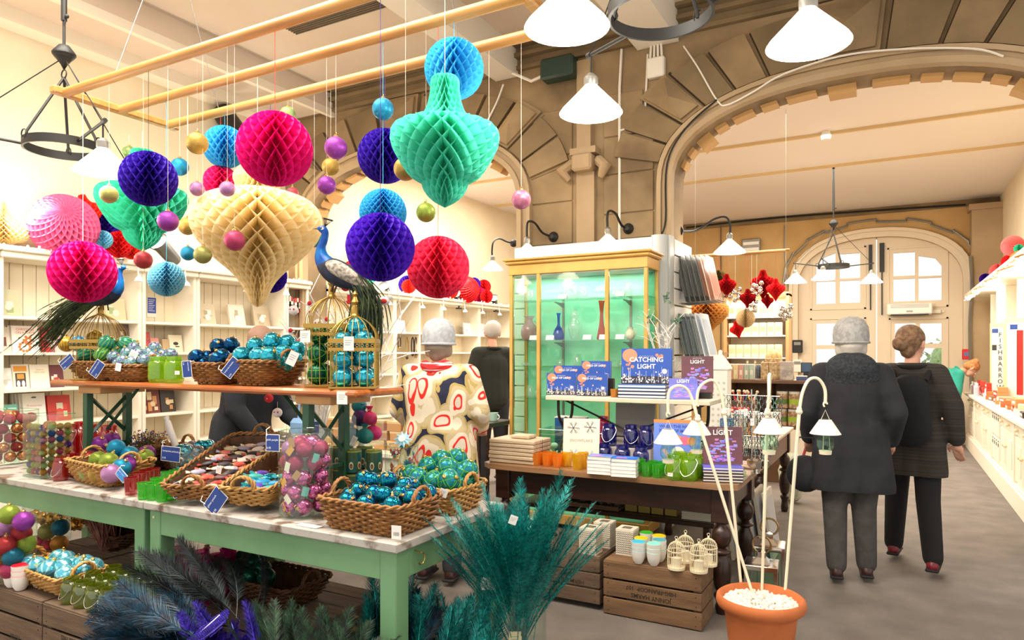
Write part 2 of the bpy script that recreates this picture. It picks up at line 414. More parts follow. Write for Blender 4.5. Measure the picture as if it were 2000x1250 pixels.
def cable(pts,r,label,m=OFFW):tag(MB().tube(spline([tuple(p)for p in pts],5),r,5).build('cable',m),label,'cable')
cable([PY(1335,90,YW-.03),PY(1362,130,YW-.06),PY(1400,195,YW-.07),PY(1420,205,YW-.1),PY(1470,180,YW-.11),PY(1530,145,YW-.11),PY(1640,110,YW-.11),PY(1760,96,YW-.11),PY(1900,95,YW-.11),PY(1960,110,YW-.11)],.008,'white cable clipped along the outer edge of the wide stone arch')
cable([PY(983,165,YW-.05),PY(970,200,YW-.06),PY(950,240,YW-.07)],.011,'white cable hanging down the stone near the first ceiling beam')
cable([PY(1400,195,YW-.08),PY(1340,250,YW-.1),PY(1303,320,YW-.1),PY(1300,430,YW-.1),PY(1290,462,YW-.1)],.008,'black cable running down the edge of the arch to the slatted casing',IRON)
# ---- far wall with the arched double doors
dcx,dhw=-.28,1.36
def darch(off=0,n=24,spr=2.75,rise=.9):
 return[(dcx+(dhw+off)*(abs(cos(pi-pi*i/n))**.9)*(1 if i>n/2 else-1),spr+(rise+off)*abs(sin(pi*i/n))**.85)for i in range(n+1)]
da=darch()
dw=struct(plate([[(-6.5,0),(dcx-dhw,0)]+da+[(dcx+dhw,0),(1.7,0),(1.7,4.3),(-6.5,4.3)]],YD,YD+.3),'wall_doors',mat('far_stone','#caa670',.85,c2='#b58f58',scale=1.4,lo=.3,hi=.7),smooth=False)
for o0,o1,y0 in((0,.1,YD-.06),(.1,.16,YD-.1)):
 a0,a1=darch(o0),darch(o1)
 plate([[(a0[0][0],.02)]+a0+[(a0[-1][0],.02),(a1[-1][0],.02)]+a1[::-1]+[(a1[0][0],.02)]],y0,YD).build('door_moulding',DOORP,dw,smooth=False)
b=MB()
hop=darch(.28,12)
for i in range(12):
 z=.05 if i%2 else 0
 b.tube([(hop[i][0],YD-.05,hop[i][1]+z),(hop[i+1][0],YD-.05,hop[i+1][1]+z),(hop[i+1][0],YD-.05,hop[i+1][1]+(.05-z))],.022,6)
tag(b.build('conduit',GREY),'stepped grey conduit looping round the arch of the street doors','conduit')
struct(MB().box(1.18,1.62,YD-.35,YD,0,3.95).box(1.14,1.62,YD-.38,YD,3.95,4.05),'trim_pilaster_far',STONEP)
struct(MB().box(-6.5,1.6,YD-.03,YD,4.08,4.2),'trim_far_cornice',STONED)
# panes measured on the wall plane
def pane_rect(x0,y0,x1,y1):
 a,c_=PY(x0,y0,YD+.1),PY(x1,y1,YD+.1);return(a.x,c_.x,c_.z,a.z)
leafL=[pane_rect(1594,497,1632,543),pane_rect(1640,497,1680,543),pane_rect(1594,551,1632,593),pane_rect(1640,549,1680,591),pane_rect(1594,632,1632,674),pane_rect(1640,632,1680,674),pane_rect(1594,682,1632,724),pane_rect(1640,682,1680,724)]
leafR=[pane_rect(1745,495,1787,538),pane_rect(1794,500,1839,538),pane_rect(1745,546,1787,588),pane_rect(1794,544,1839,586),pane_rect(1748,632,1788,671),pane_rect(1797,632,1839,671),pane_rect(1748,680,1788,718),pane_rect(1797,680,1839,718)]
for n_,(panes,x0,x1)in enumerate(((leafL,dcx-dhw,dcx-.01),(leafR,dcx+.01,dcx+dhw))):
 side=[p for p in darch(0,60)if x0<=p[0]<=x1]
 lp=[(x0,0.02)]+([(x0,side[0][1])]if n_ else[])+side+([(x1,side[-1][1])]if not n_ else[])+[(x1,.02)]
 holes=[]
 for i,(a,c_,e,f)in enumerate(panes):
  if n_==0 and i==0:holes.append([(a,e),(c_,e),(c_,f),(a+.12,f-.08),(a,f-.22)])
  elif n_==1 and i==1:holes.append([(a,e),(c_,e),(c_,f-.2),(c_-.1,f-.06),(a,f)])
  else:holes.append([(a,e),(c_,e),(c_,f),(a,f)])
 d=struct(plate([lp]+holes,YD+.06,YD+.13),'door_%d'%(n_+1),DOORP,smooth=False)
 for a,c_,e,f in panes:MB().box(a,c_,YD+.09,YD+.098,e,f).build('pane',glass('door_glass','#ffffff',0),d)
 for i in(0,4):
  q=panes[i:i+4];a,c_,e,f=min(p[0]for p in q)-.1,max(p[1]for p in q)+.1,min(p[2]for p in q)-.12,max(p[3]for p in q)+.1
  m_=MB()
  for(u0,u1,v0,v1)in((a,c_,e,e+.03),(a,c_,f-.03,f),(a,a+.03,e,f),(c_-.03,c_,e,f)):m_.box(u0,u1,YD+.04,YD+.07,v0,v1)
  m_.build('panel_moulding',DOORP,d)
 if n_==0:MB().box(x1-.12,x1-.06,YD+.02,YD+.06,3.0,3.52).box(x1-.1,x1-.08,YD+.02,YD+.06,2.3,3.0).build('door_bolt',IRON,d)
 else:MB().box(x0+.04,x0+.12,YD+.02,YD+.06,3.0,3.54).box(x0+.07,x0+.09,YD+.02,YD+.06,2.2,3.0).build('door_bolt',IRON,d)
 if n_==1:MB().box(.2,.8,YD+.04,YD+.07,2.22,2.25).rbox(.5,.75,YD-.02,YD+.05,2.2,2.27,.01).build('door_closer',OFFW,d)
# greenery and street beyond the doors
for i,(x,z,s_)in enumerate(((.9,1.2,1.0),(1.9,2.2,1.2),(3.0,1.3,1.3))):
 t=thing('tree',['round green shrub seen through the glazed street door','tall green tree beyond the glazed street door','broad shrub outside beside the street door frame'][i],'tree',loc=(x+.6,YD+5+i,0))
 MB().tube([(0,0,0),(0,0,z)],.08,7).build('stem',mat('bark','#5a4632',.9),t)
 m_=MB()
 for k in range(420):
  a,c_=random.uniform(0,2*pi),random.uniform(-1,1);rr=s_*random.uniform(.6,1);q=sqrt(1-c_*c_)
  p=V((rr*q*cos(a),rr*q*sin(a),z+rr*c_*.8));e=.09
  m_.add([p+V((random.uniform(-e,e),random.uniform(-e,e),random.uniform(-e,e)))for _ in range(4)],[(0,1,2,3)])
 m_.sph((0,0,z),s_*.75,12,8).build('foliage',mat('leaf_green','#8fb878',.8,c2='#a9c98f',scale=6),t)
struct(MB().box(-8,8,YD+.3,YD+12,-.12,-.02),'ground_outside',mat('paving','#b5b2ac',.9))
# ---- ceiling trims of the door room
for i,(yy,z)in enumerate(((10.95,4.19),(9.3,4.19))):
 struct(MB().box(-6.4,1.6,yy-.02,yy+.02,4.165,4.2),'trim_ceiling_batten_%d'%(i+1),mat('batten','#d9bd8c',.7))
sd=thing('smoke_detector','small white smoke detector on the pale ceiling beyond the wide arch','smoke detector',loc=(PZ(1612,260,4.15).x,9.25,4.12))
MB().lathe([(0,-.03),(.05,-.02),(.06,.04),(.04,.08)],16).build('detector_body',WHITE,sd)
# ---- slatted casing round the pier and the grey column
cas=thing('slatwall_casing','tall white slatted display casing wrapped round the foot of the stone pier','display casing')
SLAT=mat('slatwall','#e9e5dc',.45);SLATG=mat('casing_grey','#b9bdbb',.45)
MB().box(-3.12,-1.70,5.76,YW-.1,0,2.49).build('casing_core',SLATG,cas)
for k in range(17):
 MB().rbox(-3.14,-1.80,5.735,5.76,.03+k*.145,.163+k*.145,.004).build('slat',SLAT,cas)
for k in range(17):
 MB().rbox(-1.70,-1.66,5.93,6.5,.03+k*.145,.163+k*.145,.004).build('slat',SLAT,cas)
MB().lathe([(0,0),(.075,0),(.075,2.5),(0,2.5)],20,(-1.755,5.80,0),sx=1,sy=1).box(-1.76,-1.665,5.8,5.93,0,2.5).build('corner_column',SLATG,cas)
# wall lights: five gooseneck lamps
SHADE=mat('opal_glass','#fff3dc',.4,emit=3.2)
def cone_shade(r,h):
 return[(r*.16,h),(r*.24,h*.9),(r*.93,h*.12),(r,0),(r*.9,h*.05),(r*.2,h*.8)]
def gooseneck(label,mount,pts,shade,r,yb=YW):
 t=thing('wall_lamp',label,'wall lamp','gooseneck wall lamps')
 MB().lathe([(0,0),(.05,0),(.05,.02),(.02,.05),(0,.05)],16,M=TR(*mount,rx=R(90))).build('wall_mount',IRON,t)
 path=[tuple(mount)]+[tuple(p)for p in pts]+[(shade[0],shade[1],shade[2]+r*.95)]
 MB().tube(spline(path,6),.011,8).build('arm',IRON,t)
 MB().lathe([(.018,0),(.03,.02),(.03,.05),(.012,.07)],14,(shade[0],shade[1],shade[2]+r*.82)).build('lamp_holder',GREY,t)
 MB().lathe(cone_shade(r,r*.85),28,tuple(shade)).build('lamp_shade',SHADE,t)
 point('wall_lamp_light',(shade[0],shade[1],shade[2]-.06),7,rad=.04)
gooseneck('gooseneck lamp on the pier above the middle of the glass showcase',PY(1228,447,YW-.01),[PY(1214,440,6.0),PY(1203,418,5.85),PY(1190,412,5.7),PY(1186,425,5.66)],PY(1187,480,5.66),.115)
gooseneck('gooseneck lamp on the pier over the narrow end of the glass showcase',PY(1082,463,YW-.01),[PY(1060,455,6.0),PY(1045,436,5.85),PY(1032,433,5.7),PY(1029,448,5.66)],PY(1030,497,5.66),.115)
gooseneck('gooseneck lamp beyond the narrow arch behind the glass showcase',PY(1004,475,7.6),[PY(990,472,7.5),PY(975,466,7.3),PY(964,472,7.1),PY(961,490,7.05)],PY(962,527,7.05),.125)
gooseneck('gooseneck lamp reaching out inside the wide arch over the print racks',PY(1325,452,YB-.05),[PY(1360,450,6.6),PY(1395,428,6.7),PY(1418,424,6.75),PY(1426,440,6.75)],PY(1425,494,6.75),.15)
# ---------------------------------------------------------------- ring chandeliers
def chandelier(label,c,ztop,arms,drop,tilt=(0,0,0)):
 """c = centre of the iron ring; arms = angles; each arm carries a glass cone"""
 t=thing('ring_chandelier',label,'chandelier','iron ring chandeliers',loc=c)
 r=.2
 MB().lathe([(r,-.025),(r+.012,-.025),(r+.012,.025),(r,.025),(r,-.025)],40).build('ring',IRON,t)
 hub=drop
 MB().sph((0,0,hub),.06,16,8,(1,1,.75)).lathe([(.0,hub-.1),(.02,hub-.06),(.064,hub-.005),(.064,hub+.005),(.03,hub+.05),(0,hub+.06)],16).build('hub',IRON,t)
 MB().tube([(0,0,hub+.04),(0,0,hub+.2)],.008,6).tube([(0,.0,hub+.16),(.012,0,hub+.2),(0,0,hub+.26)],.006,6).tube([(0,0,hub+.2),(0,0,ztop-c[2])],.017,8).sph((.03,0,hub+.22),.013,8,6).build('drop_rod',IRON,t)
 MB().tube([(.026*cos(a),0,hub-.12+.026*sin(a))for a in[k*pi/6 for k in range(12)]],.004,5,True).build('link',IRON,t)
 for k in range(3):
  a=arms[0]+.6+k*2*pi/3
  MB().tube([(0,0,hub-.14),(r*cos(a)*.98,r*sin(a)*.98,.05),(r*cos(a),r*sin(a),.02)],.008,6).build('stay',IRON,t)
  MB().tube([(r*1.06*cos(a)+.025*cos(q),r*1.06*sin(a),.03+.025*sin(q))for q in[j*pi/5 for j in range(10)]],.004,5,True).build('ring_eye',IRON,t)
 for a in arms:
  ca,sa=cos(a),sin(a);L=.55
  MB().tube([(r*ca,r*sa,0),(L*ca,L*sa,.04)],.009,6).tube([(L*ca,L*sa,.04),((L+.03)*ca,(L+.03)*sa,.045)],.014,6).build('arm',IRON,t)
  MB().tube([(0,0,hub-.02),(L*ca,L*sa,.05)],.0035,5).build('wire',IRON,t)
  MB().tube([(L*ca,L*sa,.04),(L*ca,L*sa,-.06)],.005,6).build('lamp_hook',IRON,t)
  M=TR(L*ca,L*sa,-.24,tilt[0],tilt[1])
  MB().lathe([(.02,.12),(.034,.14),(.034,.17),(.014,.19)],14,M=M).build('lamp_holder',GREY,t)
  MB().lathe(cone_shade(.15,.14),32,M=M).build('lamp_shade',SHADE,t)
  point('chandelier_light',(c[0]+L*ca,c[1]+L*sa,c[2]-.32),16,rad=.06)
c2=V((-.826,2.74,2.88));c1=PW(125,288,4.15);c3=PW(1628,520,10.0)
chandelier('iron ring chandelier nearest the ceiling beams, with three glowing glass cones',c2,4.5,[R(143),R(4),R(-109)],.62)
chandelier('iron ring chandelier beside the bright bookcase wall, one glowing cone above the bells',c1,4.5,[R(-9),R(111),R(231)],.56)
chandelier('small iron ring chandelier hanging before the arched street doors',c3,4.2,[R(29),R(209),R(-100)],.62)
# ---------------------------------------------------------------- wooden hanging frame
PINE=mat('pine_pole','#c08c4c',.45,c2='#a87438',scale=3,stretch=(1,12,12),lo=.35,hi=.65)
ZF=3.0;FY=(2.25,2.575,2.9)
fr=thing('pole_rack','long pale wooden pole frame hung from the ceiling above the bauble display','hanging frame',loc=(0,0,ZF))
for y in FY:MB().tube([(-4.2,y,0),(-1.36,y,0)],.027,16).build('pole',PINE,fr)
for x in(-4.2,-1.36):MB().rbox(x-.028,x+.028,2.18,2.97,-.02,.024,.008).build('crossbar',PINE,fr)
for x in(-3.7,-1.9):
 MB().tube([(x,FY[0],.03),(x,2.575,1.0)],.0022,5).tube([(x,FY[2],.03),(x,2.575,1.0)],.0022,5).tube([(x,2.575,1.0),(x,2.575,1.54)],.003,5).sph((x,2.575,1.0),.012,8,6).build('steel_cable',GREY,fr)
# ---------------------------------------------------------------- honeycomb tissue paper
def paper(name,c):return mat('tissue_'+name,c,.75,trans=.55 if name in('cream','ivory','tan')else .34)
PAP={k:paper(k,c)for k,c in dict(magenta='#ee1688',hotpink='#f0358a',coral='#f8426c',pink='#f77fb0',purple='#4422b0',violet='#5a25c9',sky='#4cc2ee',pale='#5fc8ea',aqua='#9adcf0',mint='#6aead0',teal='#4fdcb8',cream='#fff0c6',red='#f4343a',orange='#fb4f3c',darkred='#c8141c',ivory='#f4e3bf',tan='#e8b76c',olive='#7d7038',candy='#ff9c9c').items()}
def honeycomb(prof,N=40,waves=8,inner=.34,k=4):
 """real tissue honeycomb: N radial sheets glued in turn to either neighbour, so the edges open into diamonds; prof = (r, z)"""
 L=[0]
 for a,b in zip(prof,prof[1:]):L.append(L[-1]+sqrt((a[0]-b[0])**2+(a[1]-b[1])**2))
 K=waves*k;smp=[]
 j=0
 for i in range(K+1):
  s_=L[-1]*i/K
  while j<len(L)-2 and L[j+1]<s_:j+=1
  f=(s_-L[j])/max(L[j+1]-L[j],1e-9)
  smp.append((prof[j][0]+(prof[j+1][0]-prof[j][0])*f,prof[j][1]+(prof[j+1][1]-prof[j][1])*f))
 w_=[1,0,-1,0]if k==4 else[1,.33,-.33,-1,-.33,.33]
 mb=MB();h=pi/N
 for i in range(N):
  th=2*pi*i/N;sg=1 if i%2 else-1;vs=[];fs=[]
  for q,(r,z)in enumerate(smp):
   a=th+sg*h*w_[q%len(w_)]*.985
   vs.append((r*cos(a),r*sin(a),z));vs.append((r*inner*cos(a),r*inner*sin(a),z))
  for q in range(K):fs.append((2*q,2*q+1,2*q+3,2*q+2))
  mb.add(vs,fs)
 mb.lathe([(max(r*(inner+.02),0),z)for r,z in smp[::2]],12)
 return mb
def ballprof(n=24):return[(sin(pi*i/n),-cos(pi*i/n))for i in range(n+1)]
def pxprof(pts,s=4):
 """(y, r) pairs read top to bottom in picture units, scaled so that the half height is 1"""
 y0,y1=pts[0][0],pts[-1][0];h=(y1-y0)/2;m=(y0+y1)/2
 return[(max(r,0)/h,(m-y)/h)for y,r in spline(pts,s)]
BELLC=pxprof([(320,0),(322,22),(335,41),(350,46),(363,41),(372,46),(380,74),(392,102),(412,119),(435,123),(458,118),(482,102),(508,78),(530,52),(552,33),(575,21),(592,13),(600,0)])
BELLG=pxprof([(150,0),(152,30),(180,31),(205,34),(225,44),(240,62),(246,76)],3)
BELLG=pxprof([(150,0),(151,26),(178,29),(205,34),(225,44),(241,62),(246,80),(249,98),(262,106),(280,105),(300,97),(322,84),(342,70),(352,55),(357,46),(368,43),(382,34),(394,20),(405,0)],3)
BELLR=pxprof([(0,0),(2,12),(20,17),(34,26),(42,46),(58,58),(74,56),(92,40),(112,22),(134,8),(150,0)],3)
SHAPES={'ball':lambda:honeycomb(ballprof(28),40,7),'ballfine':lambda:honeycomb(ballprof(),48,10),'ballsmall':lambda:honeycomb(ballprof(),28,7),'bellcream':lambda:honeycomb(BELLC,48,13),'bellgreen':lambda:honeycomb(BELLG,40,12),'bellred':lambda:honeycomb(BELLR,28,8,k=4)}
SH={}
def pball(shape,center,r,m,label,Y=None,thread=None,ztop=ZF,group='hanging tissue paper ornaments',rot=(0,0,0),name='paper_ball',cat='paper ball'):
 if shape not in SH:SH[shape]=SHAPES[shape]().mesh('honeycomb',PAP['sky'],smooth=False)
 o=bpy.data.objects.new(name,SH[shape]);COL.objects.link(o);o.location=center;o.scale=(r,r,r);o.rotation_euler=rot
 o.material_slots[0].link='OBJECT';o.material_slots[0].material=PAP[m]
 tag(o,label,cat,group)
 if thread:
  MB().tube([(0,0,1.0),(0,0,(ztop-center[2])/r)],.0013/r,5).build('hanging_thread',thread,o)
 return o
TH={k:mat('thread_'+k,c,.7)for k,c in dict(red='#d8323c',purple='#4a2a8a',blue='#4ab4d8',white='#efe8da',dark='#3a2c3c').items()}
def hb(shape,px,py,r,Y,m,label,th='white',**k):
 c=PY(px,py,Y);pball(shape,c,r*WD(c)/FOC,m,label,thread=TH[th],**k)
hb('ball',290,349,53,FY[0],'purple','blue-violet honeycomb paper ball hanging over the teal bell beside the iron ring','dark')
hb('ball',439,287,41,FY[2],'sky','small sky-blue honeycomb ball tucked behind the largest magenta ball','blue')
hb('ball',537,291,72,FY[0],'magenta','largest magenta honeycomb paper ball, on a red thread above the cream bell','red')
hb('ballsmall',431,356,33,FY[2],'hotpink','pink honeycomb ball half hidden behind the cream bell top','red')
hb('ballfine',325,545,34,FY[1],'aqua','pale aqua honeycomb ball hanging lowest, under the teal bell','blue')
hb('ball',162,531,60,FY[0],'magenta','magenta honeycomb ball hanging over the peacock with the long green tail','white')
hb('ball',887,135,58,FY[1],'sky','sky-blue honeycomb ball hanging highest, over the neck of the mint green bell','blue')
hb('ball',752,305,53,FY[2],'purple','deep violet honeycomb ball partly behind the mint green bell','purple')
hb('ballfine',748,415,46,FY[1],'sky','bright blue honeycomb ball peeping above the largest violet ball','blue')
hb('ball',743,483,67,FY[0],'violet','largest violet honeycomb paper ball, over the gold birdcages','purple')
hb('ball',856,522,61,FY[1],'coral','coral pink honeycomb ball hanging beside the largest violet ball','red')
hb('ballsmall',528,540,32,FY[2],'purple','violet honeycomb ball behind the tail of the cream bell','purple')
hb('bellcream',503,460,140,FY[1],'cream','big cream honeycomb paper bell with a bulb top and pointed tail','white',name='paper_bell',cat='paper bell')
hb('bellgreen',869,278,128,FY[0],'mint','big mint green honeycomb paper bell hanging below the highest blue ball','white',name='paper_bell',cat='paper bell')
hb('bellgreen',278,392,99,FY[2],'teal','teal honeycomb paper bell behind the blue-violet ball','white',name='paper_bell',cat='paper bell')
# small glitter baubles on threads
GL={k:glitter('glitter_'+k,a,b)for k,(a,b)in dict(blue=('#0a86b8','#25b4dc'),gold=('#b08a35','#e0bf62'),purple=('#8a2a9c','#c058cc'),green=('#7d9a2a','#b8cc58'),pink=('#c05a86','#eda6c0'),lilac=('#b273b4','#e2aede'),olive=('#97964a','#c6c078'),red=('#a32430','#d84c50'),coral=('#c83c50','#ee7484'),mint=('#8fae62','#c4dc98'),teal=('#0a5a78','#2a90a8'),amber=('#c07820','#e8a848'),rose=('#b02454','#e0608c'),orange=('#c85a20','#ee8a48'),navy=('#12348a','#3a60c0'),violet=('#43127a','#7838b0')).items()}
GOLD=mat('gold_cap','#c9a860',.3,.9);SILV=mat('silver_cap','#cfcbc2',.3,.9)
def bauble_fn(seg=20,rg=12,cap=True,loop=True):
 def f():
  o=MB().sph((0,0,0),1,seg,rg).build('bauble',GL['blue'])
  if cap:MB().lathe([(0,.95),(.2,.95),(.2,1.1),(.12,1.16),(0,1.16)],10).build('cap',GOLD,o)
  if loop:MB().tube([(.11*cos(a),0,1.24+.11*sin(a))for a in[k*pi/4 for k in range(8)]],.022,4,True).build('cap_ring',GOLD,o)
  return o
 return f
small=[(351,326,17,1,'blue','between the blue-violet ball and the sky-blue ball'),(385,280,21,0,'gold','beside the small sky-blue honeycomb ball'),(656,289,22,1,'purple','topmost of the three beside the largest magenta ball'),(646,326,17,2,'gold','between two purple baubles beside the largest magenta ball'),(638,362,18,1,'purple','lowest of the three beside the largest magenta ball'),(748,213,21,1,'blue','hanging highest, above the half hidden violet ball'),(792,330,23,0,'gold','hanging in front of the mint green bell'),(832,415,19,1,'green','just under the point of the mint green bell'),(1018,390,19,2,'pink','hanging alone in front of the stone pier'),(213,380,17,0,'olive','over the rim of the teal bell'),(385,369,14,0,'lilac','hanging between the gold bauble and the cream bell'),(444,369,15,0,'lilac','in front of the half hidden pink ball'),(328,432,20,0,'purple','in front of the rim of the teal bell'),(366,442,17,1,'gold','touching the edge of the cream bell'),(458,470,20,0,'rose','hanging in front of the cream bell'),(614,464,19,2,'blue','behind the upright peacock head'),(367,495,14,1,'blue','paired with an olive one below the cream bell shoulder'),(396,498,17,0,'olive','paired with a blue one beside the cream bell'),(280,508,17,0,'red','hanging below the point of the teal bell'),(562,223,15,2,'mint','peeping over the top of the largest magenta ball'),(955,268,15,2,'coral','behind the rim of the mint green bell'),(252,298,13,2,'mint','just behind the top of the blue-violet ball'),(571,378,12,2,'coral','behind the shoulder of the cream bell')]
for px,py,r,yi,m,where in small:
 c=PY(px,py,FY[yi]);rr=r*WD(c)/FOC
 o=put('hang_bauble',bauble_fn(28,16),c,'%s glitter bauble on a thread, %s'%({'mint':'pale green','rose':'dusky pink','lilac':'lilac'}.get(m,m),where),'bauble','glitter baubles hanging on threads',s=rr,mats={'':GL[m]})
 MB().tube([(0,0,1.3),(0,0,(ZF-c.z)/rr)],.0008/rr,4).build('hanging_thread',TH['white'],o);CH[o.name].pop()
# threads without a bauble, as in the photo
for i,(px,py,yi)in enumerate(((518,190,2),(528,200,2),(660,210,2),(1020,240,2),(352,560,1))):pass
# ---------------------------------------------------------------- ornaments lying on the bookcase tops (x = -6.3)
def sb(shape,px,py,r,m,label,rot=(0,0,0),X=-6.3,**k):
 c=PX(px,py,X);c.z=max(c.z,2.345+r*WD(c)/FOC*(.97 if not rot[0]else .8));pball(shape,c,r*WD(c)/FOC,m,label,group='paper ornaments on top of the bookcases',rot=rot,**k)
sb('ballfine',125,459,62,'pink','big rose pink honeycomb ball resting on the bookcase top, folded to a fan',(R(70),0,R(60)),X=-6.1)
sb('ballsmall',140,418,27,'hotpink','hot pink honeycomb ball resting behind the rose pink fan')
sb('bellred',172,418,38,'orange','orange-red honeycomb star bell standing behind the rose pink fan',(R(20),0,0),name='paper_bell',cat='paper bell')
sb('ballsmall',205,443,24,'purple','violet honeycomb ball on the bookcase between red and blue ones')
sb('ballsmall',201,468,18,'aqua','pale blue honeycomb ball touching the magenta hanging ball, on the bookcase top',X=-6.0)
sb('ballsmall',232,487,26,'red','red honeycomb ball on the bookcase beside the pale blue one',X=-6.05)
sb('ballsmall',236,462,20,'coral','coral honeycomb ball behind the red ball on the bookcase')
sb('ballsmall',256,480,18,'sky','blue honeycomb ball under the point of the teal bell, on the bookcase')
sb('ballsmall',258,502,20,'orange','orange honeycomb ball at the front edge of the bookcase top',X=-6.05)
sb('bellcream',8,455,50,'cream','cream honeycomb bell on the bookcase top at the end of the row',(R(180),0,0),name='paper_bell',cat='paper bell')
sb('ballsmall',796,556,18,'violet','violet honeycomb ball on the bookcase beyond the coral ball',X=-6.2)
sb('ballsmall',798,577,14,'orange','orange honeycomb rosette under the violet ball on the far bookcase',X=-6.1)
sb('ballfine',911,575,26,'red','largest red honeycomb fan on the far bookcase top',(R(60),0,R(70)),X=-6.1)
sb('ballsmall',936,581,16,'hotpink','pink honeycomb ball beside the largest red fan on the far bookcase')
sb('ballsmall',945,560,14,'red','small red honeycomb ball topmost at the end of the far bookcase')
sb('ballsmall',950,587,13,'red','small red honeycomb ball lowest at the end of the far bookcase',X=-6.1)
sb('ballsmall',926,555,13,'violet','small violet honeycomb ball over the red fan on the far bookcase')
sb('ballsmall',913,547,9,'teal','tiny teal honeycomb ball topmost on the far bookcase')
sb('ballfine',880,577,16,'orange','orange honeycomb ball half behind the coral hanging ball',X=-6.1)
sb('bellgreen',712,560,34,'teal','green honeycomb bell on the bookcase behind the white twig tree',name='paper_bell',cat='paper bell')
sb('ballsmall',690,530,22,'red','red honeycomb ball on the bookcase behind the white twig tree')
# black spotlights on the bookcase tops
def spot(p,aim,label,s=1):
 t=thing('spotlight',label,'spotlight','spotlights on the bookcases',loc=p)
 d=V(aim).normalized();q=V((0,0,1)).rotation_difference(d).to_matrix().to_4x4()
 MB().lathe([(0,-.08),(.05,-.08),(.055,.1),(.075,.16),(.07,.16),(.05,.1),(0,.09)],16,M=q@Matrix.Scale(s,4)).build('lamp_housing',IRON,t)
 MB().lathe([(0,.13),(.062,.13)],16,M=q@Matrix.Scale(s,4)).build('bulb',mat('bulb_glow','#fff4dc',.5,emit=12),t)
 MB().tube([(0,0,0),(.0,.05,-.05),(0,.05,-.13)],.012,6).lathe([(0,-.15),(.05,-.15),(.05,-.13),(0,-.13)],12,(0,.05,0)).build('bracket',IRON,t)
spot(PX(330,497,-6.2),(.3,-.8,.5),'black spotlight on the bookcase top under the teal bell',1.3)
spot(PX(755,572,-6.15),(.3,-.7,.5),'black spotlight beside the violet ball on the far bookcase')
spot(PX(893,585,-6.15),(.3,-.7,.5),'black spotlight in front of the largest red fan')
spot(PX(966,592,-6.15),(.3,-.7,.5),'black spotlight at the end of the far bookcase row')
spot(PX(448,240,-6.3)+V((0,0,0)),(.5,0,-.6),'big dark lamp fixed high on the wall behind the poles',2.2)
# red ornaments and silver clusters hanging beyond the wide arch
RODM=mat('brass_rod','#c9a55c',.4,.3)
rk=thing('hanging_rail','slim wooden rail pair hung beyond the arch carrying red paper bells','hanging rail',loc=(0,0,0))
ra,rb=PY(1358,512,8.2),PY(1535,503,8.2)
for dz in(0,.05):MB().tube([(ra.x-.3,8.2+dz*6,2.63+dz),(rb.x,8.2+dz*6,2.63+dz)],.014,8).build('rail',PINE,rk)
MB().tube([(rb.x,8.2,2.63),(rb.x,8.2,4.2)],.0016,4).tube([(ra.x,8.2,2.63),(ra.x,8.2,4.2)],.0016,4).build('wire',GREY,rk)
def rr(shape,px,py,r,Y,m,label,**k):
 c=PY(px,py,Y);pball(shape,c,r*WD(c)/FOC,m,label,thread=TH['red'],ztop=2.63,group='red paper ornaments beyond the arch',**k)
bk=dict(name='paper_bell',cat='paper bell')
rr('bellred',1419,559,24,8.2,'darkred','red paper bell hanging by the dark olive ball beyond the arch',**bk)
rr('bellred',1460,584,20,8.2,'darkred','red paper bell hanging midway along the rail beyond the arch',**bk)
rr('bellred',1490,557,30,8.5,'darkred','red paper bell hanging highest behind the largest red one',**bk)
rr('bellred',1515,567,23,8.2,'red','brightest red paper bell at the end of the rail beyond the arch',**bk)
rr('bellred',1499,589,15,8.5,'darkred','small red paper bell under the highest one beyond the arch',**bk)
rr('bellred',1440,645,18,8.2,'red','red paper bell hanging lowest in front of the lit shelves',rot=(0,R(-15),0),**bk)
rr('ballsmall',1403,542,15,8.3,'olive','dark olive honeycomb ball at the start of the rail beyond the arch')
rr('ballfine',1456,622,18,8.2,'ivory','ivory paper ball in front of the lit shelves')
rr('bellcream',1380,615,48,7.4,'tan','tan honeycomb bell half hidden by the print rack',**bk)
CHROME=mat('chrome','#d9d6d0',.12,1)
for n_,(px,py,Y,lab)in enumerate(((1478,562,8.2,'silver bauble cluster between the red paper bells'),(1535,608,8.2,'silver bauble cluster at the end of the lit shelves'),(1436,574,8.2,'small silver bauble cluster beside the olive ball'),(1468,598,8.2,'small silver bauble cluster under a red paper bell'))):
 c=PY(px,py,Y);t=thing('bauble_cluster',lab,'decoration','silver bauble clusters',loc=c)
 for k in range(7):
  a=k*2.4;MB().sph((.05*cos(a),.05*sin(a),-.02*k+.05),.028 if n_!=1 else .036,12,8).build('silver_ball',CHROME,t)
 MB().tube([(0,0,.05),(0,0,2.63-c.z)],.0015,4).build('hanging_thread',TH['white'],t)
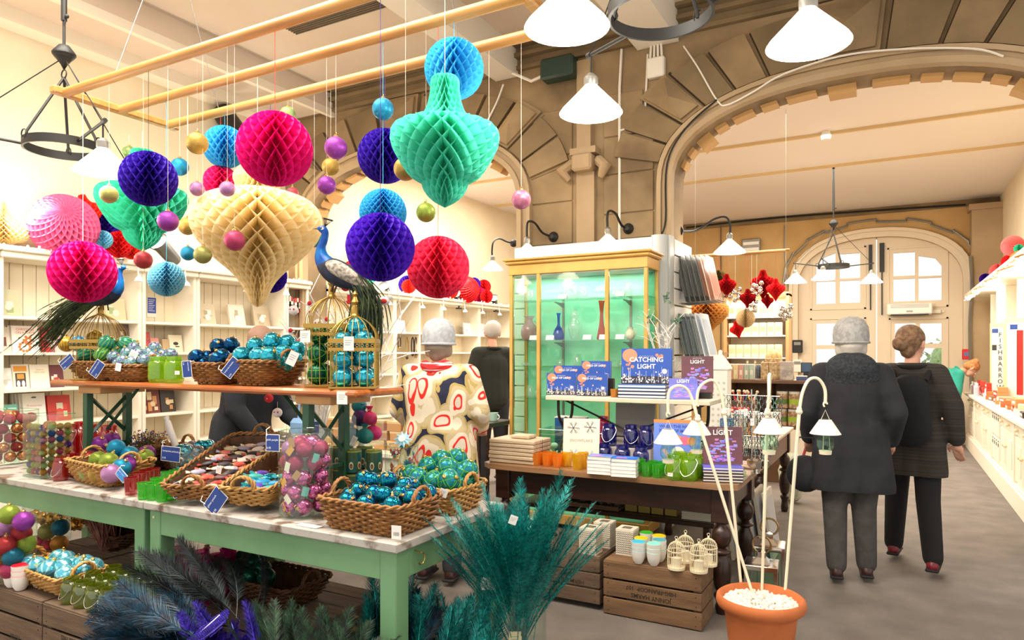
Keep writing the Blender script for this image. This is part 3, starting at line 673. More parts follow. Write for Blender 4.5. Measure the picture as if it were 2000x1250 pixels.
# ---------------------------------------------------------------- bookcases along the long wall
BOARD=mat('tongue_board','#ecdfc4',.6)
SH_Z=[.3,.62,.91,1.2,1.5,1.79]
BXF,BXB=-6.15,-6.49
def bookcase(label,y0,y1,divs=(),boards=True,shelves=SH_Z,group='cream bookcases along the wall'):
 t=thing('bookcase',label,'bookcase',group,loc=(0,y0,0))
 L=y1-y0;D=.035
 for y in[0,L-D]+[d-y0 for d in divs]:MB().rbox(BXB,BXF,y,y+D,0,2.3,.004).build('side_panel',CREAM,t)
 for z in shelves:MB().rbox(BXB+.02,BXF-.004,.03,L-.03,z-.025,z,.003).build('shelf',CREAM,t)
 MB().rbox(BXB,BXF+.07,-.0,L,2.3,2.34,.008).rbox(BXB,BXF+.04,-.0,L,2.25,2.3,.008).build('cornice',CREAM,t)
 MB().rbox(BXB,BXF+.01,0,L,0,.12,.004).build('plinth',CREAM,t)
 n=max(2,int(L/.105));q=(L-.04)/n
 for k in range(n):MB().rbox(BXB-.0,BXB+.014,.02+k*q,.02+(k+1)*q-.004,.12,2.25,.003).build('back_board',BOARD,t)
# white eyeball lights hanging from the cornice front
 for y in([.55,1.1]if L>.9 else[.4]):
  if y<L:MB().tube([(BXF+.06,y,2.3),(BXF+.07,y,2.2)],.006,6).lathe([(.01,.05),(.03,.03),(.04,0),(.02,.01)],12,(BXF+.075,y,2.15)).build('shelf_light',WHITE,t)
 return t
bookcase('cream bookcase at the near end of the wall, mostly out of sight',1.55,2.8)
bookcase('cream bookcase behind the peacock with the long tail, cookery books face out',2.805,3.985)
bookcase('narrow cream bookcase with a blue notice pinned on its back',3.99,4.565)
bookcase('cream bookcase with three leaning pale books on its upper shelf',4.57,5.74)
bookcase('cream bookcase bay beside the arch filled with red boxes',5.745,6.09)
bookcase('cream bookcase just inside the narrow arch beside the birdcages',6.42,7.73)
bookcase('cream bookcase inside the narrow arch hung with necklaces',7.735,8.88,(8.3,))
bookcase('cream bookcase inside the narrow arch behind the patterned coat',8.885,10.0)
bookcase('cream bookcase at the far end of the book room',10.005,11.2)
b=MB()
k=0
y=1.7
while y<11.1:
 if not 6.05<y<6.45:
  b.sph((BXF+.075,y,2.345+.012*sin(k*1.7)),.009,6,4);k+=1
 y+=.085
fl=thing('fairy_lights','string of warm fairy lights along the bookcase cornice','fairy lights')
b.build('bulb',mat('fairy_glow','#ffe9b8',.5,emit=9),fl,kind='stuff')
MB().tube([(BXF+.078,1.6,2.34),(BXF+.078,6.05,2.34)],.003,4).tube([(BXF+.078,6.45,2.34),(BXF+.078,11.1,2.34)],.003,4).build('wire',WHITE,fl)
# ---------------------------------------------------------------- books
PAGE=mat('page_edges','#efe6d2',.8)
BC={}
def cov(c):
 if c not in BC:BC[c]=mat('cover_'+c.strip('#'),c,.45)
 return BC[c]
def book(name,label,w_,h,th,c,loc,rz=0,lean=0,art=None,cat='book',group=None,flat=False,artc=('#ffffff',),title=None,tcol='#b03028',bold=0,tz=.78,ts=.12):
 """standing book, cover towards -y; lean tips its top back"""
 t=thing(name,label,cat,group,loc=loc)
 t.rotation_euler=(-lean,0,rz)if not flat else(R(-90),0,rz)
 MB().box(-w_/2+.003,w_/2-.003,.003,th-.003,.003,h-.003).build('pages',PAGE,t)
 MB().box(-w_/2,w_/2,0,.003,0,h).box(-w_/2,w_/2,th-.003,th,0,h).box(-w_/2,-w_/2+.003,.003,th-.003,0,h).build('cover',cov(c),t)
 if art or title:
  mb=MB();ms=[cov(q)for q in artc]+[cov(tcol)]
  if art:art(mb,w_,h)
  mb.k=len(ms)-1
  if title:
   for i,ln in enumerate(title.split('\n')):text(ln,w_*ts,TR(0,-.0026,h*tz-i*w_*ts*1.05),bold,mb)
  mb.build('cover_print',ms,t,smooth=False)
 return t
def a_blocks(seed):
 def f(mb,w_,h):
  rd=random.Random(seed)
  for i in range(rd.choice((3,4,5))):
   x=rd.uniform(-.38,.1)*w_;z=rd.uniform(.08,.5)*h
   mb.rect(x,x+rd.uniform(.2,.34)*w_,z,z+rd.uniform(.1,.35)*h,-.0006-i*.00015);mb.k=(mb.k+1)%2
  mb.disc((0,-.0015,h*.35),w_*.17,14)
 return f
def a_cook(mb,w_,h):
 mb.k=0
 for k in range(6):
  a=k*pi/3;mb.disc((.1*w_+.16*w_*cos(a),-.0006-k*.00005,.45*h+.16*w_*sin(a)),.06*w_,10)
 mb.disc((.1*w_,-.001,.45*h),.13*w_,14)
 for k in range(10):
  a=k*pi/5;mb.disc((-.05*w_+.2*w_*cos(a),-.0006-k*.00005,.2*h+.18*w_*sin(a)),.06*w_,10)
 mb.k=1;mb.disc((.1*w_,-.0015,.45*h),.05*w_,12);mb.disc((-.05*w_,-.0015,.2*h),.1*w_,14)
def wallbook(px,pyb,wpx,hpx,c,label,art=None,artc=('#ffffff','#caa070'),title=None,X=-6.28,z=None,lean=.16,copies=0,th=.025,rz=R(90),**k):
 """px = middle, pyb = foot; width is foreshortened on the wall, so read from the height"""
 p=PX(px,pyb,X);d=WD(p);h=hpx*d/FOC
 a,b_=PX(px-wpx/2,pyb,X),PX(px+wpx/2,pyb,X);w_=abs(b_.y-a.y)
 zs=min(SH_Z,key=lambda q:abs(q-p.z))if z is None else z
 book('book',label,w_,h,th,c,(X,p.y,zs+.001),rz=rz,lean=lean,art=art,artc=artc,title=title,group='books facing out on the wall shelves',**k)
 for i in range(copies):
  book('book',label+', %s copy behind it'%nth(i+1),w_,h,th,c,(X-.03*(i+1),p.y-.012*(i+1),zs+.001),rz=rz,lean=lean,group='books facing out on the wall shelves')
wallbook(18,612,42,54,'#b8b594','large garden picture book on the top shelf beside the twig of fairy lights',a_blocks(3),('#8b9a6a','#d8d8c0'))
wallbook(228,612,38,44,'#c9c29e','garden picture book behind the peacock body on the upper shelf',a_blocks(4),('#9aa878','#e0dcc8'))
wallbook(52,684,52,52,'#f5eee4','white cookery book with orange biscuits titled Christmas on a Plate',a_cook,('#c8743c','#f5eee4'),'CHRISTMAS\nON A PLATE',copies=2,tcol='#d88a70',ts=.13,bold=.01,tz=.86)
wallbook(8,684,24,50,'#d9cfc0','photographic book with a red dish beside the biscuit cookery book',a_blocks(5),('#8a3a30','#5a4a40'))
wallbook(96,684,24,50,'#b92c30','red spined book behind the long peacock tail',a_blocks(6),('#d8c8b0','#7a2a2a'))
wallbook(112,684,24,48,'#c8b8b0','grey-pink patterned book behind the gold birdcage bars',a_blocks(7),('#8a4a5a','#d8d0c8'))
wallbook(246,662,28,30,'#7a6a60','small dark patterned book above the striped baubles',a_blocks(8),('#d8c8b8','#4a3a3a'),z=1.62)
wallbook(12,754,30,42,'#eef0ec','white book with a tiny wine glass picture',a_blocks(9),('#c8c8c0','#dcdcd4'))
wallbook(42,752,34,48,'#efe6d0','framed-looking cream book with an orange banner and penguins',lambda mb,w_,h:(mb.rect(-.38*w_,.38*w_,.7*h,.93*h,-.0006),setattr(mb,'k',1),mb.rect(-.3*w_,.3*w_,.08*h,.64*h,-.0006),setattr(mb,'k',0),mb.rect(-.2*w_,.2*w_,.4*h,.6*h,-.001),setattr(mb,'k',2),mb.disc((-.14*w_,-.001,.2*h),.1*w_,10,ry=.14*h),mb.disc((.14*w_,-.001,.2*h),.1*w_,10,ry=.14*h)),('#e09a3c','#4a4444','#f4f0e8'))
wallbook(80,750,38,46,'#f3ecd8','plain cream book with faint lettering next to the penguin book',title='from a\nlittle seed',tcol='#c8b078',ts=.13)
wallbook(112,740,28,44,'#6a3438','dark red book with a white feather picture under the peacock tail',a_blocks(10),('#e8dcd0','#b84a3a'))
wallbook(70,828,44,58,'#f6f2ea','white book with pink script lettering and a small oval',lambda mb,w_,h:mb.disc((0,-.0006,.86*h),.12*w_,14,ry=.03*h),('#5a6a60','#ffffff'),'Preserves',copies=3,tcol='#e0a8a0',ts=.17,tz=.58)
wallbook(118,828,44,50,'#c03a34','red book with food pictures and a red label',a_blocks(11),('#d84a40','#d8d0b8'),copies=1)
wallbook(20,830,34,40,'#7fd0b8','mint green book lying against the dark green spines',a_blocks(12),('#a8e0cc','#5ab098'))
wallbook(18,805,26,20,'#2f5a4a','dark green spined books beside the white preserves book',z=.91)
wallbook(290,685,12,40,'#c24448','slim red book standing at the side of the narrow bay')
wallbook(302,685,20,28,'#dc8a84','small pink book beside the slim red one',a_blocks(13),('#e8b0a8','#f0e0d8'))
wallbook(345,690,26,34,'#ece0c4','cream book with a black bird silhouette',lambda mb,w_,h:(mb.disc((0,-.0006,.5*h),.2*w_,10,ry=.1*h),mb.rect(-.05*w_,.25*w_,.3*h,.36*h,-.0006)),('#3a342e','#ffffff'))
wallbook(326,690,14,26,'#b59a72','small brown notebook beside the bird silhouette book')
for i,(px,cc)in enumerate(((408,'#c8b89a'),(466,'#e6d2c0'),(514,'#bfae90'))):
 wallbook(px,628,30,42,cc,['leaning pale garden book nearest the upright','middle leaning book with a pink cover photograph','leaning country book behind the tail of the cream bell'][i],a_blocks(20+i),('#a89878','#efe6d8'),lean=.22)
for i,(px,cc,h_)in enumerate(((300,'#6a2a28',52),(330,'#2e2624',54),(278,'#a04a34',50))):
 wallbook(px,822,28,h_,cc,['dark red book on the lower shelf beside the green legs','black book with a gold picture near the reaching hand','rust red book behind the green trestle leg'][i],a_blocks(30+i),('#c88a50','#e0c8a0'))
nt_=thing('notice','small blue and white notice pinned at the back of the narrow bookcase','notice',loc=PX(296,600,BXB+.016));nt_.rotation_euler=(0,0,R(90))
MB().box(-.05,.05,-.004,0,-.1,.1).build('sheet',WHITE,nt_)
m_=MB().rect(-.045,.045,-.06,.095,-.005);m_.k=1
for k in range(7):m_.rect(-.035,.03-(k%3)*.01,.07-k*.018,.074-k*.018,-.006)
m_.build('print',[cov('#3a4fa8'),cov('#ffffff')],nt_,smooth=False)
# red boxes by the arch, books and necklaces through the arch
REDB=[cov('#a8262a'),cov('#c43a34'),cov('#8a1f28')]
for i,(px,py,s_)in enumerate(((580,600,1),(598,598,.9),(584,562,.8),(602,566,.8),(588,640,1))):
 p=PX(px,py,-6.3)
 t=thing('gift_box',['red gift box %s beside the arch'%q for q in('in front on the upper shelf','leaning at the back of the upper shelf','topmost in the corner','beside the topmost one','lowest of all')][i],'gift box','red gift boxes',loc=(-6.28,min(p.y,6.0),min(SH_Z+[2.0],key=lambda q:abs(q-p.z+.1))+.001 if i<4 else 1.5));t.location.y=5.85+.12*(i%2)
 if i in(2,3):t.location.z=1.79+.18
 MB().rbox(-.07,.07,-.05,.05,0,.16*s_,.008).build('box_body',REDB[i%3],t)
 MB().box(.071,.073,-.05,.05,.06*s_,.1*s_).box(.071,.074,-.012,.012,0,.16*s_).build('ribbon',cov('#e8dcd0'),t)
for i,(px,cc)in enumerate(((918,'#cdd4d8'),(940,'#d8dcdc'),(962,'#b8c0c4'),(783,'#e8e4dc'))):
 wallbook(px,646,20,24,cc,['pale blue book on the far shelf nearest the patterned coat','pale grey book standing in the middle of the far shelf','grey book on the far shelf above the grey-haired man','white booklet beside the necklace bay'][i],a_blocks(40+i),('#e8e4dc','#a8b0b8'))
NECK=[mat('bead_brown','#4a3428',.4),mat('bead_gold','#a88a4a',.3,.6),mat('bead_black','#221f1e',.3)]
for i,(px,L_)in enumerate(((780,.16),(795,.3),(806,.26),(812,.28),(835,.22),(845,.2))):
 p=PX(px,662,-6.2)
 t=thing('necklace','%s necklace in the bay behind the patterned coat, %s'%(['gold drop','long brown beaded','black cord','dark tassel','gold ring','short brown'][i],['nearest the upright','longest of all','beside the longest','between two black cords','on a bare hook','at the end of the row'][i]),'necklace','necklaces in the jewellery bay',loc=(-6.2,p.y,1.72))
 MB().tube([(0,.03*sin(a),-L_/2+L_/2*cos(a))for a in[k*pi/7 for k in range(14)]],.009,5,True).build('beads',NECK[i%3],t)
 MB().sph((0,0,-L_),.022,8,6).build('pendant',NECK[(i+1)%3],t)
# ---------------------------------------------------------------- kraft boxes on a cream counter behind the display
kc=thing('cream_counter','cream counter stacked with kraft boxes behind the bauble table','counter',loc=(-3.75,4.55,0))
MB().rbox(-.65,.65,-.35,.35,.68,.72,.006).build('counter_top',CREAM,kc)
MB().rbox(-.62,.62,-.32,.32,0,.68,.006).build('counter_body',CREAM,kc)
KRAFT=mat('kraft_card','#c79a68',.85,c2='#bb8c5a',scale=4);KRAFTL=mat('kraft_light','#d9b78c',.85)
n_=0
for row in range(3):
 for k in range(7):
  o=MB().rbox(-.07,.07,-.06,.06,0,.075,.003).build('box_body',KRAFT,None)
  o.name='kraft_box';o.location=(-4.3+k*.17+(row%2)*.03,4.38,.721+row*.077)
  MB().box(-.071,.071,-.061,.061,.06,.0765).build('lid',KRAFTL,o)
  tag(o,'small kraft card box, %s along in the %s row on the cream counter'%(nth(k),['bottom','middle','top'][row]),'box','kraft boxes on the cream counter')
for k,(x,z)in enumerate(((-3.3,.722),(-3.28,.95),(-3.02,.722))):
 t=thing('kraft_box',['large open kraft box at the end of the cream counter','large kraft box on top of the open one','tall kraft box beside the patterned coat'][k],'box','large kraft boxes',loc=(x,4.6,z))
 MB().box(-.11,.11,-.1,-.095,0,.21).box(-.11,.11,.095,.1,0,.21).box(-.11,-.105,-.1,.1,0,.21).box(.105,.11,-.1,.1,0,.21).box(-.11,.11,-.1,.1,0,.005).build('box_body',KRAFT,t)
 MB().box(-.11,.11,-.16,-.1,.205,.21).build('flap',KRAFTL,t)
# white service shelf with mugs beside the showcase
mg=thing('side_table','small dark side table with cups between the patterned coat and the showcase','table',loc=(-3.12,5.2,0))
MB().rbox(-.22,.14,-.2,.2,.86,.9,.006).build('table_top',mat('dark_wood','#3a2118',.35,c2='#28150f',scale=3,stretch=(1,8,8)),mg)
for x in(-.18,.1):
 for y in(-.16,.16):MB().tube([(x,y,0),(x,y,.86)],.018,6).build('leg',MATS['dark_wood'],mg)
for k,(x,y,z)in enumerate(((-.05,-.08,.9),(-.05,-.08,.97),(-.05,-.08,1.04),(.05,.02,.9))):
 o=thing('mug',['bottom white striped mug of the stack by the showcase','middle white striped mug of the stack by the showcase','topmost white mug of the stack by the showcase','pale green patterned mug beside the mug stack'][k],'mug','mugs on the side table',loc=(-3.12+x,5.2+y,z+.001))
 MB().lathe([(0,0),(.035,0),(.045,.07),(.041,.07),(.032,.006),(0,.006)],20).build('mug_body',WHITE if k<3 else cov('#a8cbb8'),o)
 MB().tube([(.042+.02*sin(a),0,.035+.02*cos(a))for a in[j*pi/5 for j in range(6)]],.005,6).build('mug_handle',WHITE,o)
# ---------------------------------------------------------------- glass showcase
GOLDW=mat('gilt_wood','#d9ac5c',.4,.15,c2='#c99a48',scale=4)
sx0,sx1,sy0,sy1,stp=-2.98,-1.72,5.35,5.66,2.2
sc_=thing('glass_showcase','tall gilt wooden glass showcase with mint green back in front of the casing','display cabinet',loc=(0,0,0))
for x in(sx0,sx1-.03):
 for y in(sy0,sy1-.03):MB().rbox(x,x+.03,y,y+.03,.1,stp,.003).build('post',GOLDW,sc_)
for x in(-2.71,-2.08):MB().rbox(x,x+.032,sy0-.004,sy0+.03,.1,stp,.003).build('door_stile',GOLDW,sc_)
MB().rbox(sx0-.01,sx1+.01,sy0-.01,sy1,.04,.12,.004).build('base_plinth',GOLDW,sc_)
MB().rbox(sx0-.005,sx1+.005,sy0-.008,sy1,stp-.02,stp+.07,.004).rbox(sx0-.03,sx1+.03,sy0-.035,sy1+.005,stp+.07,stp+.1,.01).rbox(sx0-.045,sx1+.045,sy0-.05,sy1+.01,stp+.1,stp+.12,.006).build('cornice',GOLDW,sc_)
MB().box(sx0+.01,sx1-.01,sy1-.012,sy1-.004,.1,stp).box(sx0+.02,sx1-.02,sy0+.02,sy1-.02,.1,.13).build('back_panel',MINT,sc_)
MB().box(sx0+.03,sx1-.03,sy0+.03,sy1-.03,stp-.03,stp-.02).build('top_panel',WHITE,sc_)
for z in(1.96,1.607,1.38,1.10,.6):MB().box(sx0+.02,sx1-.02,sy0+.03,sy1-.02,z-.008,z).build('glass_shelf',GLASSG,sc_)
for(x0,x1)in((sx0+.03,-2.71),(-2.678,-2.08),(-2.048,sx1-.03)):MB().box(x0,x1,sy0+.008,sy0+.013,.12,stp-.02).build('glass_door',GLASS,sc_)
for x in(sx0+.012,sx1-.015):MB().box(x,x+.004,sy0+.03,sy1-.03,.12,stp-.02).build('glass_side',GLASSG,sc_)
for x in(-2.6,-1.97):
 MB().box(x,x+.02,sy1-.02,sy1-.012,.3,1.95).build('bracket_strip',GREY,sc_)
 for z in(1.95,1.597,1.37):MB().add([(x+.01,sy1-.02,z-.06),(x+.01,sy1-.02,z-.01),(x+.01,sy1-.2,z-.01)],[(0,1,2)]).box(x+.006,x+.014,sy1-.2,sy1-.02,z-.02,z-.01).build('bracket',GREY,sc_)
def inbox(px,z,y=5.5):p=PY(px,600,y);return(p.x,y,z+.001)
def vase(label,loc,prof,m,name='vase',cat='vase',extra=None):
 t=thing(name,label,cat,'glassware in the showcase',loc=loc);MB().lathe(spline(prof,4),24).build('vessel',m,t)
 if extra:extra(t)
vase('mottled pink glass jug with a fluted rim',inbox(1034,1.607),[(0,0),(.05,0),(.075,.05),(.07,.11),(.035,.16),(.03,.19),(.055,.215)],glass('pink_glass','#d8a8b0',dense=.45),extra=lambda t:MB().tube([(.05,0,.17),(.09,0,.14),(.07,0,.08)],.006,6).build('handle',glass('pink_glass','#d8a8b0'),t))
vase('cobalt blue bottle vase with a long thin neck',inbox(1091,1.607),[(0,0),(.04,0),(.05,.04),(.035,.09),(.013,.13),(.012,.2),(.02,.235)],glass('cobalt_glass','#1c44c8',dense=.45))
vase('tall clear glass vase with a stopper',inbox(1123,1.607),[(0,0),(.03,0),(.05,.06),(.06,.12),(.03,.18),(.035,.22),(.0,.28)],glass('misty_glass','#e8f4ee',.3,dense=.2))
vase('slim orange-red tapering vase',inbox(1175,1.607),[(0,0),(.04,0),(.035,.05),(.018,.15),(.016,.25),(.028,.33)],glass('orange_glass','#e04a2a',dense=.6))
vase('small cream patterned jug with a handle',inbox(1231,1.607),[(0,0),(.025,0),(.04,.03),(.035,.06),(.022,.08),(.03,.1)],cov('#e2d2b4'),'jug','jug',lambda t:MB().tube([(.03,0,.09),(.06,0,.08),(.04,0,.04)],.004,6).build('handle',cov('#e2d2b4'),t))
for i,(px,z,rr_,h_)in enumerate(((1035,1.96,.05,.1),(1115,1.96,.07,.12),(1140,1.96,.04,.1),(1205,1.96,.05,.07),(1228,1.96,.03,.12),(1052,1.38,.035,.07),(1095,1.38,.035,.06),(1128,1.38,.04,.1),(1030,1.38,.05,.03),(1035,1.10,.03,.1),(1050,1.10,.035,.08),(1215,1.38,.04,.05))):
 vase('%s clear glass %s on the %s showcase shelf, %s'%(['low','wide','narrow','squat','slender','rounded','pinched','milky','shallow','corked','square','small'][i],['bowl','vase','tumbler','bowl','bottle','pot','pot','tumbler','dish','bottle','jar','dish'][i],'top' if z>1.9 else('third' if z>1.2 else 'fourth'),['near the end post','at its middle','beside the wide vase','near the gilt stile','at the closed end','beside the stile','under the blue vase','under the clear vase','at the end','at the end','beside the bottle','behind the blue books'][i]),inbox(px,z),[(0,0),(rr_*.8,0),(rr_,h_*.4),(rr_*.7,h_*.8),(rr_*.8,h_)],glass('misty_glass','#e8f4ee'),'glass_vessel','glassware')
for i,px in enumerate((1041,1073,1146,1178,1210)):
 p=inbox(px,1.607,5.40);o=MB().add([(-.038,0,0),(.038,0,0),(.038,.015,.04),(-.038,.015,.04),(-.038,.03,0),(.038,.03,0)],[(0,1,2,3),(3,2,5,4)]).build('price_card',WHITE)
 o.location=p;tag(o,'white folded price card on the second showcase shelf, in front of the %s'%['pink jug','blue bottle vase','clear stoppered vase','orange vase','little cream jug'][i],'price card','price cards in the showcase')
for i,px in enumerate((1098,1210)):
 p=inbox(px,1.96,5.40);o=MB().add([(-.038,0,0),(.038,0,0),(.038,.015,.04),(-.038,.015,.04),(-.038,.03,0),(.038,.03,0)],[(0,1,2,3),(3,2,5,4)]).build('price_card',WHITE)
 o.location=p;tag(o,['white price card on the top showcase shelf by the wide vase','white price card on the top showcase shelf by the squat bowl'][i],'price card','price cards in the showcase')
# ---------------------------------------------------------------- print racks on the casing's side
for n_,(z,cols,lab)in enumerate(((1.93,['#5a625e']*5+['#e8cdb4','#e8b49c'],'upper'),(1.42,['#6f7d78']*4+['#f2f4f6','#dde4ea'],'lower'))):
 t=thing('print_rack','wire rack of large mounted prints, the %s one on the side of the slatted casing'%lab,'rack','print racks',loc=(-1.655,6.05,z))
 b=MB()
 for k in range(6):b.tube([(0,k*.06,0),(.34,k*.06,.02),(.36,k*.06,.08)],.003,4)
 for x in(.02,.18,.34):b.tube([(x,0,.005),(x,.3,.005)],.003,4)
 b.build('wire_shelf',GREY,t)
 for k,c in enumerate(cols):
  o=MB().box(0,.006,0,.3,0,.42).build('mounted_print',cov(c));o.location=(-1.60+.043*k,6.05,z+.012);o.rotation_euler=(0,R(-13),0)
  MB().box(.006,.0075,.03,.27,.05,.37).build('print',cov(['#a8b0ac','#a8b0ac','#a8b0ac','#a8b0ac','#d8a890','#f0c8b0','#d89078'][k]if n_==0 else['#c8d4dc','#b8c8d8','#c8d8e4','#d8dce0','#e4ecf4','#a8b8cc'][k]),o)
  tag(o,'%s mounted print, %s from the casing in the %s wire rack'%('grey backed' if k<4 else 'pale',nth(k),lab),'print','prints in the %s rack'%lab)
# ---------------------------------------------------------------- green table
TZ=.78
GREEN=mat('sage_paint','#74a074',.45,c2='#6a966a',scale=3,bump=.05,bscale=30)
WORN=mat('worn_white_top','#b4aea6',.55,c2='#6a5646',scale=11,stretch=(1,1,1),lo=.5,hi=.64,detail=9,bump=.15,bscale=40)
tb=thing('display_table','long sage green table with a chipped white top in front of the bookcases','table')
for x0,x1 in((-3.17,-1.63),(-5.0,-3.173)):
 MB().rbox(x0,x1,2.06,2.88,TZ-.038,TZ,.005).build('table_top',WORN,tb)
 for y in(2.084,2.83):MB().rbox(x0+.1,x1-.1,y,y+.025,TZ-.155,TZ-.038,.002).build('apron',GREEN,tb)
 for x in(x0+.024,x1-.049):MB().rbox(x,x+.025,2.16,2.78,TZ-.155,TZ-.038,.002).build('apron',GREEN,tb)
 for x in(x0+.02,x1-.1):
  for y in(2.08,2.78):MB().rbox(x,x+.08,y,y+.08,0,TZ-.04,.004).build('leg',GREEN,tb)
hp=PZ(820,1098,TZ-.09);
MB().tube([(-1.655,2.2,TZ-.06),(-1.62,2.2,TZ-.065)]+[(-1.62+.0,2.2+.022*sin(a),TZ-.088+.022*cos(a))for a in[k*pi/6 for k in range(9)]],.003,6).build('cup_hook',GOLD,tb)
MB().sph((-3.12,2.083,TZ-.075),.008,8,6).build('paint_chip',cov('#e8d8a8'),tb)
# ---------------------------------------------------------------- raised bench board
BZ=1.332
ORW=mat('varnished_board','#b8682e',.3,c2='#9c5222',scale=3,stretch=(1,14,14),lo=.35,hi=.65,coat=.3)
GRN=mat('trestle_green','#1f4a34',.4)
bn=thing('raised_bench','orange varnished bench board on dark green folding trestles, standing on the green table','bench')
MB().rbox(-4.52,-2.07,2.33,2.68,BZ-.034,BZ,.012).build('bench_board',ORW,bn)
for x in(-4.2,-2.41):
 MB().rbox(x-.06,x+.16,2.36,2.64,BZ-.075,BZ-.034,.004).build('batten',KRAFT,bn)
 for y in(2.37,2.61):MB().rbox(x-.022,x+.022,y-.006,y+.034,TZ+.001,BZ-.04,.003).build('leg',GRN,bn)
 MB().tube([(x,2.385,BZ-.09),(x,2.625,BZ-.33)],.012,4).build('brace',GRN,bn)
 MB().tube([(x+.01,2.625,BZ-.09),(x+.01,2.385,BZ-.33)],.012,4).build('brace',GRN,bn)
 MB().rbox(x-.012,x+.012,2.38,2.63,BZ-.4,BZ-.38,.002).build('crosspiece',GRN,bn)
 MB().tube([(x+.0,2.5,BZ-.3),(x+(.3 if x<-3 else-.28),2.5,BZ-.05)],.012,4).build('strut',GRN,bn)
# ---------------------------------------------------------------- wicker
WICK=mat('wicker','#a8743c',.6,c2='#7d5228',scale=26,lo=.3,hi=.7);WICKD=mat('wicker_dark','#6e4726',.65,c2='#4a2e18',scale=26,lo=.3,hi=.7);WICKL=mat('wicker_pale','#c99a58',.55,c2='#a87838',scale=26,lo=.3,hi=.7)
def rrect(L,W_,rad,n):
 """n points evenly round a rounded rectangle centred on the origin"""
 seg=[];a,b_=L/2-rad,W_/2-rad
 for(cx,cy,a0)in((a,b_,0),(-a,b_,pi/2),(-a,-b_,pi),(a,-b_,3*pi/2)):
  for k in range(5):q=a0+k*pi/8;seg.append((cx+rad*cos(q),cy+rad*sin(q)))
 seg.append(seg[0]);Ls=[0]
 for p,q in zip(seg,seg[1:]):Ls.append(Ls[-1]+math.hypot(q[0]-p[0],q[1]-p[1]))
 out=[];j=0
 for i in range(n):
  s_=Ls[-1]*i/n
  while Ls[j+1]<s_:j+=1
  f=(s_-Ls[j])/(Ls[j+1]-Ls[j]+1e-9);out.append((seg[j][0]+(seg[j+1][0]-seg[j][0])*f,seg[j][1]+(seg[j+1][1]-seg[j][1])*f))
 return out
def basket(label,loc,L,W_,H,rz=0,rx=0,ry=0,flare=.05,m=None,handles='x',group='wicker baskets',name='wicker_basket',step=.011,stake=.036):
 m=m or WICK
 t=thing(name,label,'basket',group,loc=loc);t.rotation_euler=(rx,ry,rz)
 n=int(2*(L+W_)/stake);n+=n%2==0
 rows=int(H/step);rad=min(L,W_)*.14;b=MB()
 n2=n if n%2 else n+1
 for j in range(rows):
  f=(j+.5)/rows;g=1-(1-f)**1.4;l2,w2=L-2*flare*(1-g),W_-2*flare*(1-g)
  pts=rrect(l2,w2,rad,n2);o=[]
  for i,(x,y)in enumerate(pts):
   d=math.hypot(x,y);k=1+(.007*(1 if(i+j)%2 else-1))/d
   o.append((x*k,y*k,(j+.5)*step+random.uniform(-.0015,.0015)))
  b.tube(o,step*.52,4,True)
 b.build('weave',m,t,ang=80)
 b=MB()
 base=rrect(L-2*flare,W_-2*flare,rad,n2);top=rrect(L,W_,rad,n2)
 for p,q in list(zip(base,top))[::1]:b.tube([(p[0],p[1],0),(q[0],q[1],H+.004)],.004,4)
 b.build('stakes',WICKD,t,ang=80)
 b=MB()
 for ph in(0,pi):
  N=n2*2;tp=rrect(L+.006,W_+.006,rad,N)
  b.tube([(x*(1+.006*cos(i*1.3+ph)/.2),y*(1+.006*cos(i*1.3+ph)/.2),H+.006+.006*sin(i*1.3+ph))for i,(x,y)in enumerate(tp)],.0062,5,True)
 b.build('rim',m,t,ang=80)
 lp=rrect(L-2*flare,W_-2*flare,rad,24);lt=rrect(L-.022,W_-.022,rad,24)
 b=MB();vs=[(x,y,.006)for x,y in lp]+[(x,y,H*.96)for x,y in lt]
 b.add(vs,[tuple(range(24))]+[(i,(i+1)%24,24+(i+1)%24,24+i)for i in range(24)]);b.build('lining',WICKD,t)
 if handles:
  for sgn in(-1,1):
   b=MB()
   for ph in(0,2.1,4.2):
    pts=[]
    for k in range(17):
     a=pi*k/16;u=-.055*cos(a);z=H+.0+.062*sin(a)
     du,dz=.006*cos(k*.9+ph),.006*sin(k*.9+ph)
     if handles=='x':pts.append((sgn*(L/2+.002+dz),u+du,z+du*.5))
     else:pts.append((u+du,sgn*(W_/2+.002+dz),z+du*.5))
    b.tube(pts,.0058,5)
   b.build('handle',m,t,ang=80)
 return t
BLUECARD=cov('#22418c')
def card(label,loc,rz,ry,w_=.085,h=.06,m=None,rx=0,price='6.50',text_='glitter baubles',string=True):
 """printed price card with a white edge, facing -y, turned by ry in its own plane"""
 t=thing('price_tag',label,'price tag','blue price cards');t.location=loc;t.rotation_euler=(rx,ry,rz)
 MB().box(-w_/2,w_/2,0,.0016,-h/2,h/2).build('card_edge',WHITE,t)
 mb=MB().rect(-w_/2+.003,w_/2-.003,-h/2+.003,h/2-.003,-.0006);mb.k=1
 text(text_,h*.17,TR(-w_*.42,-.0014,h*.18),.01,mb,'LEFT');text(price,h*.17,TR(-w_*.42,-.0014,-h*.3),.01,mb,'LEFT')
 mb.build('card_print',[m or BLUECARD,cov('#e8ecf4')],t,smooth=False)
 if string:MB().tube([(-w_*.4,-.002,h*.4),(-w_*.46,.0,h*.75),(-w_*.3,.01,h*.9)],.0022,5).build('string',WHITE,t)
 return t
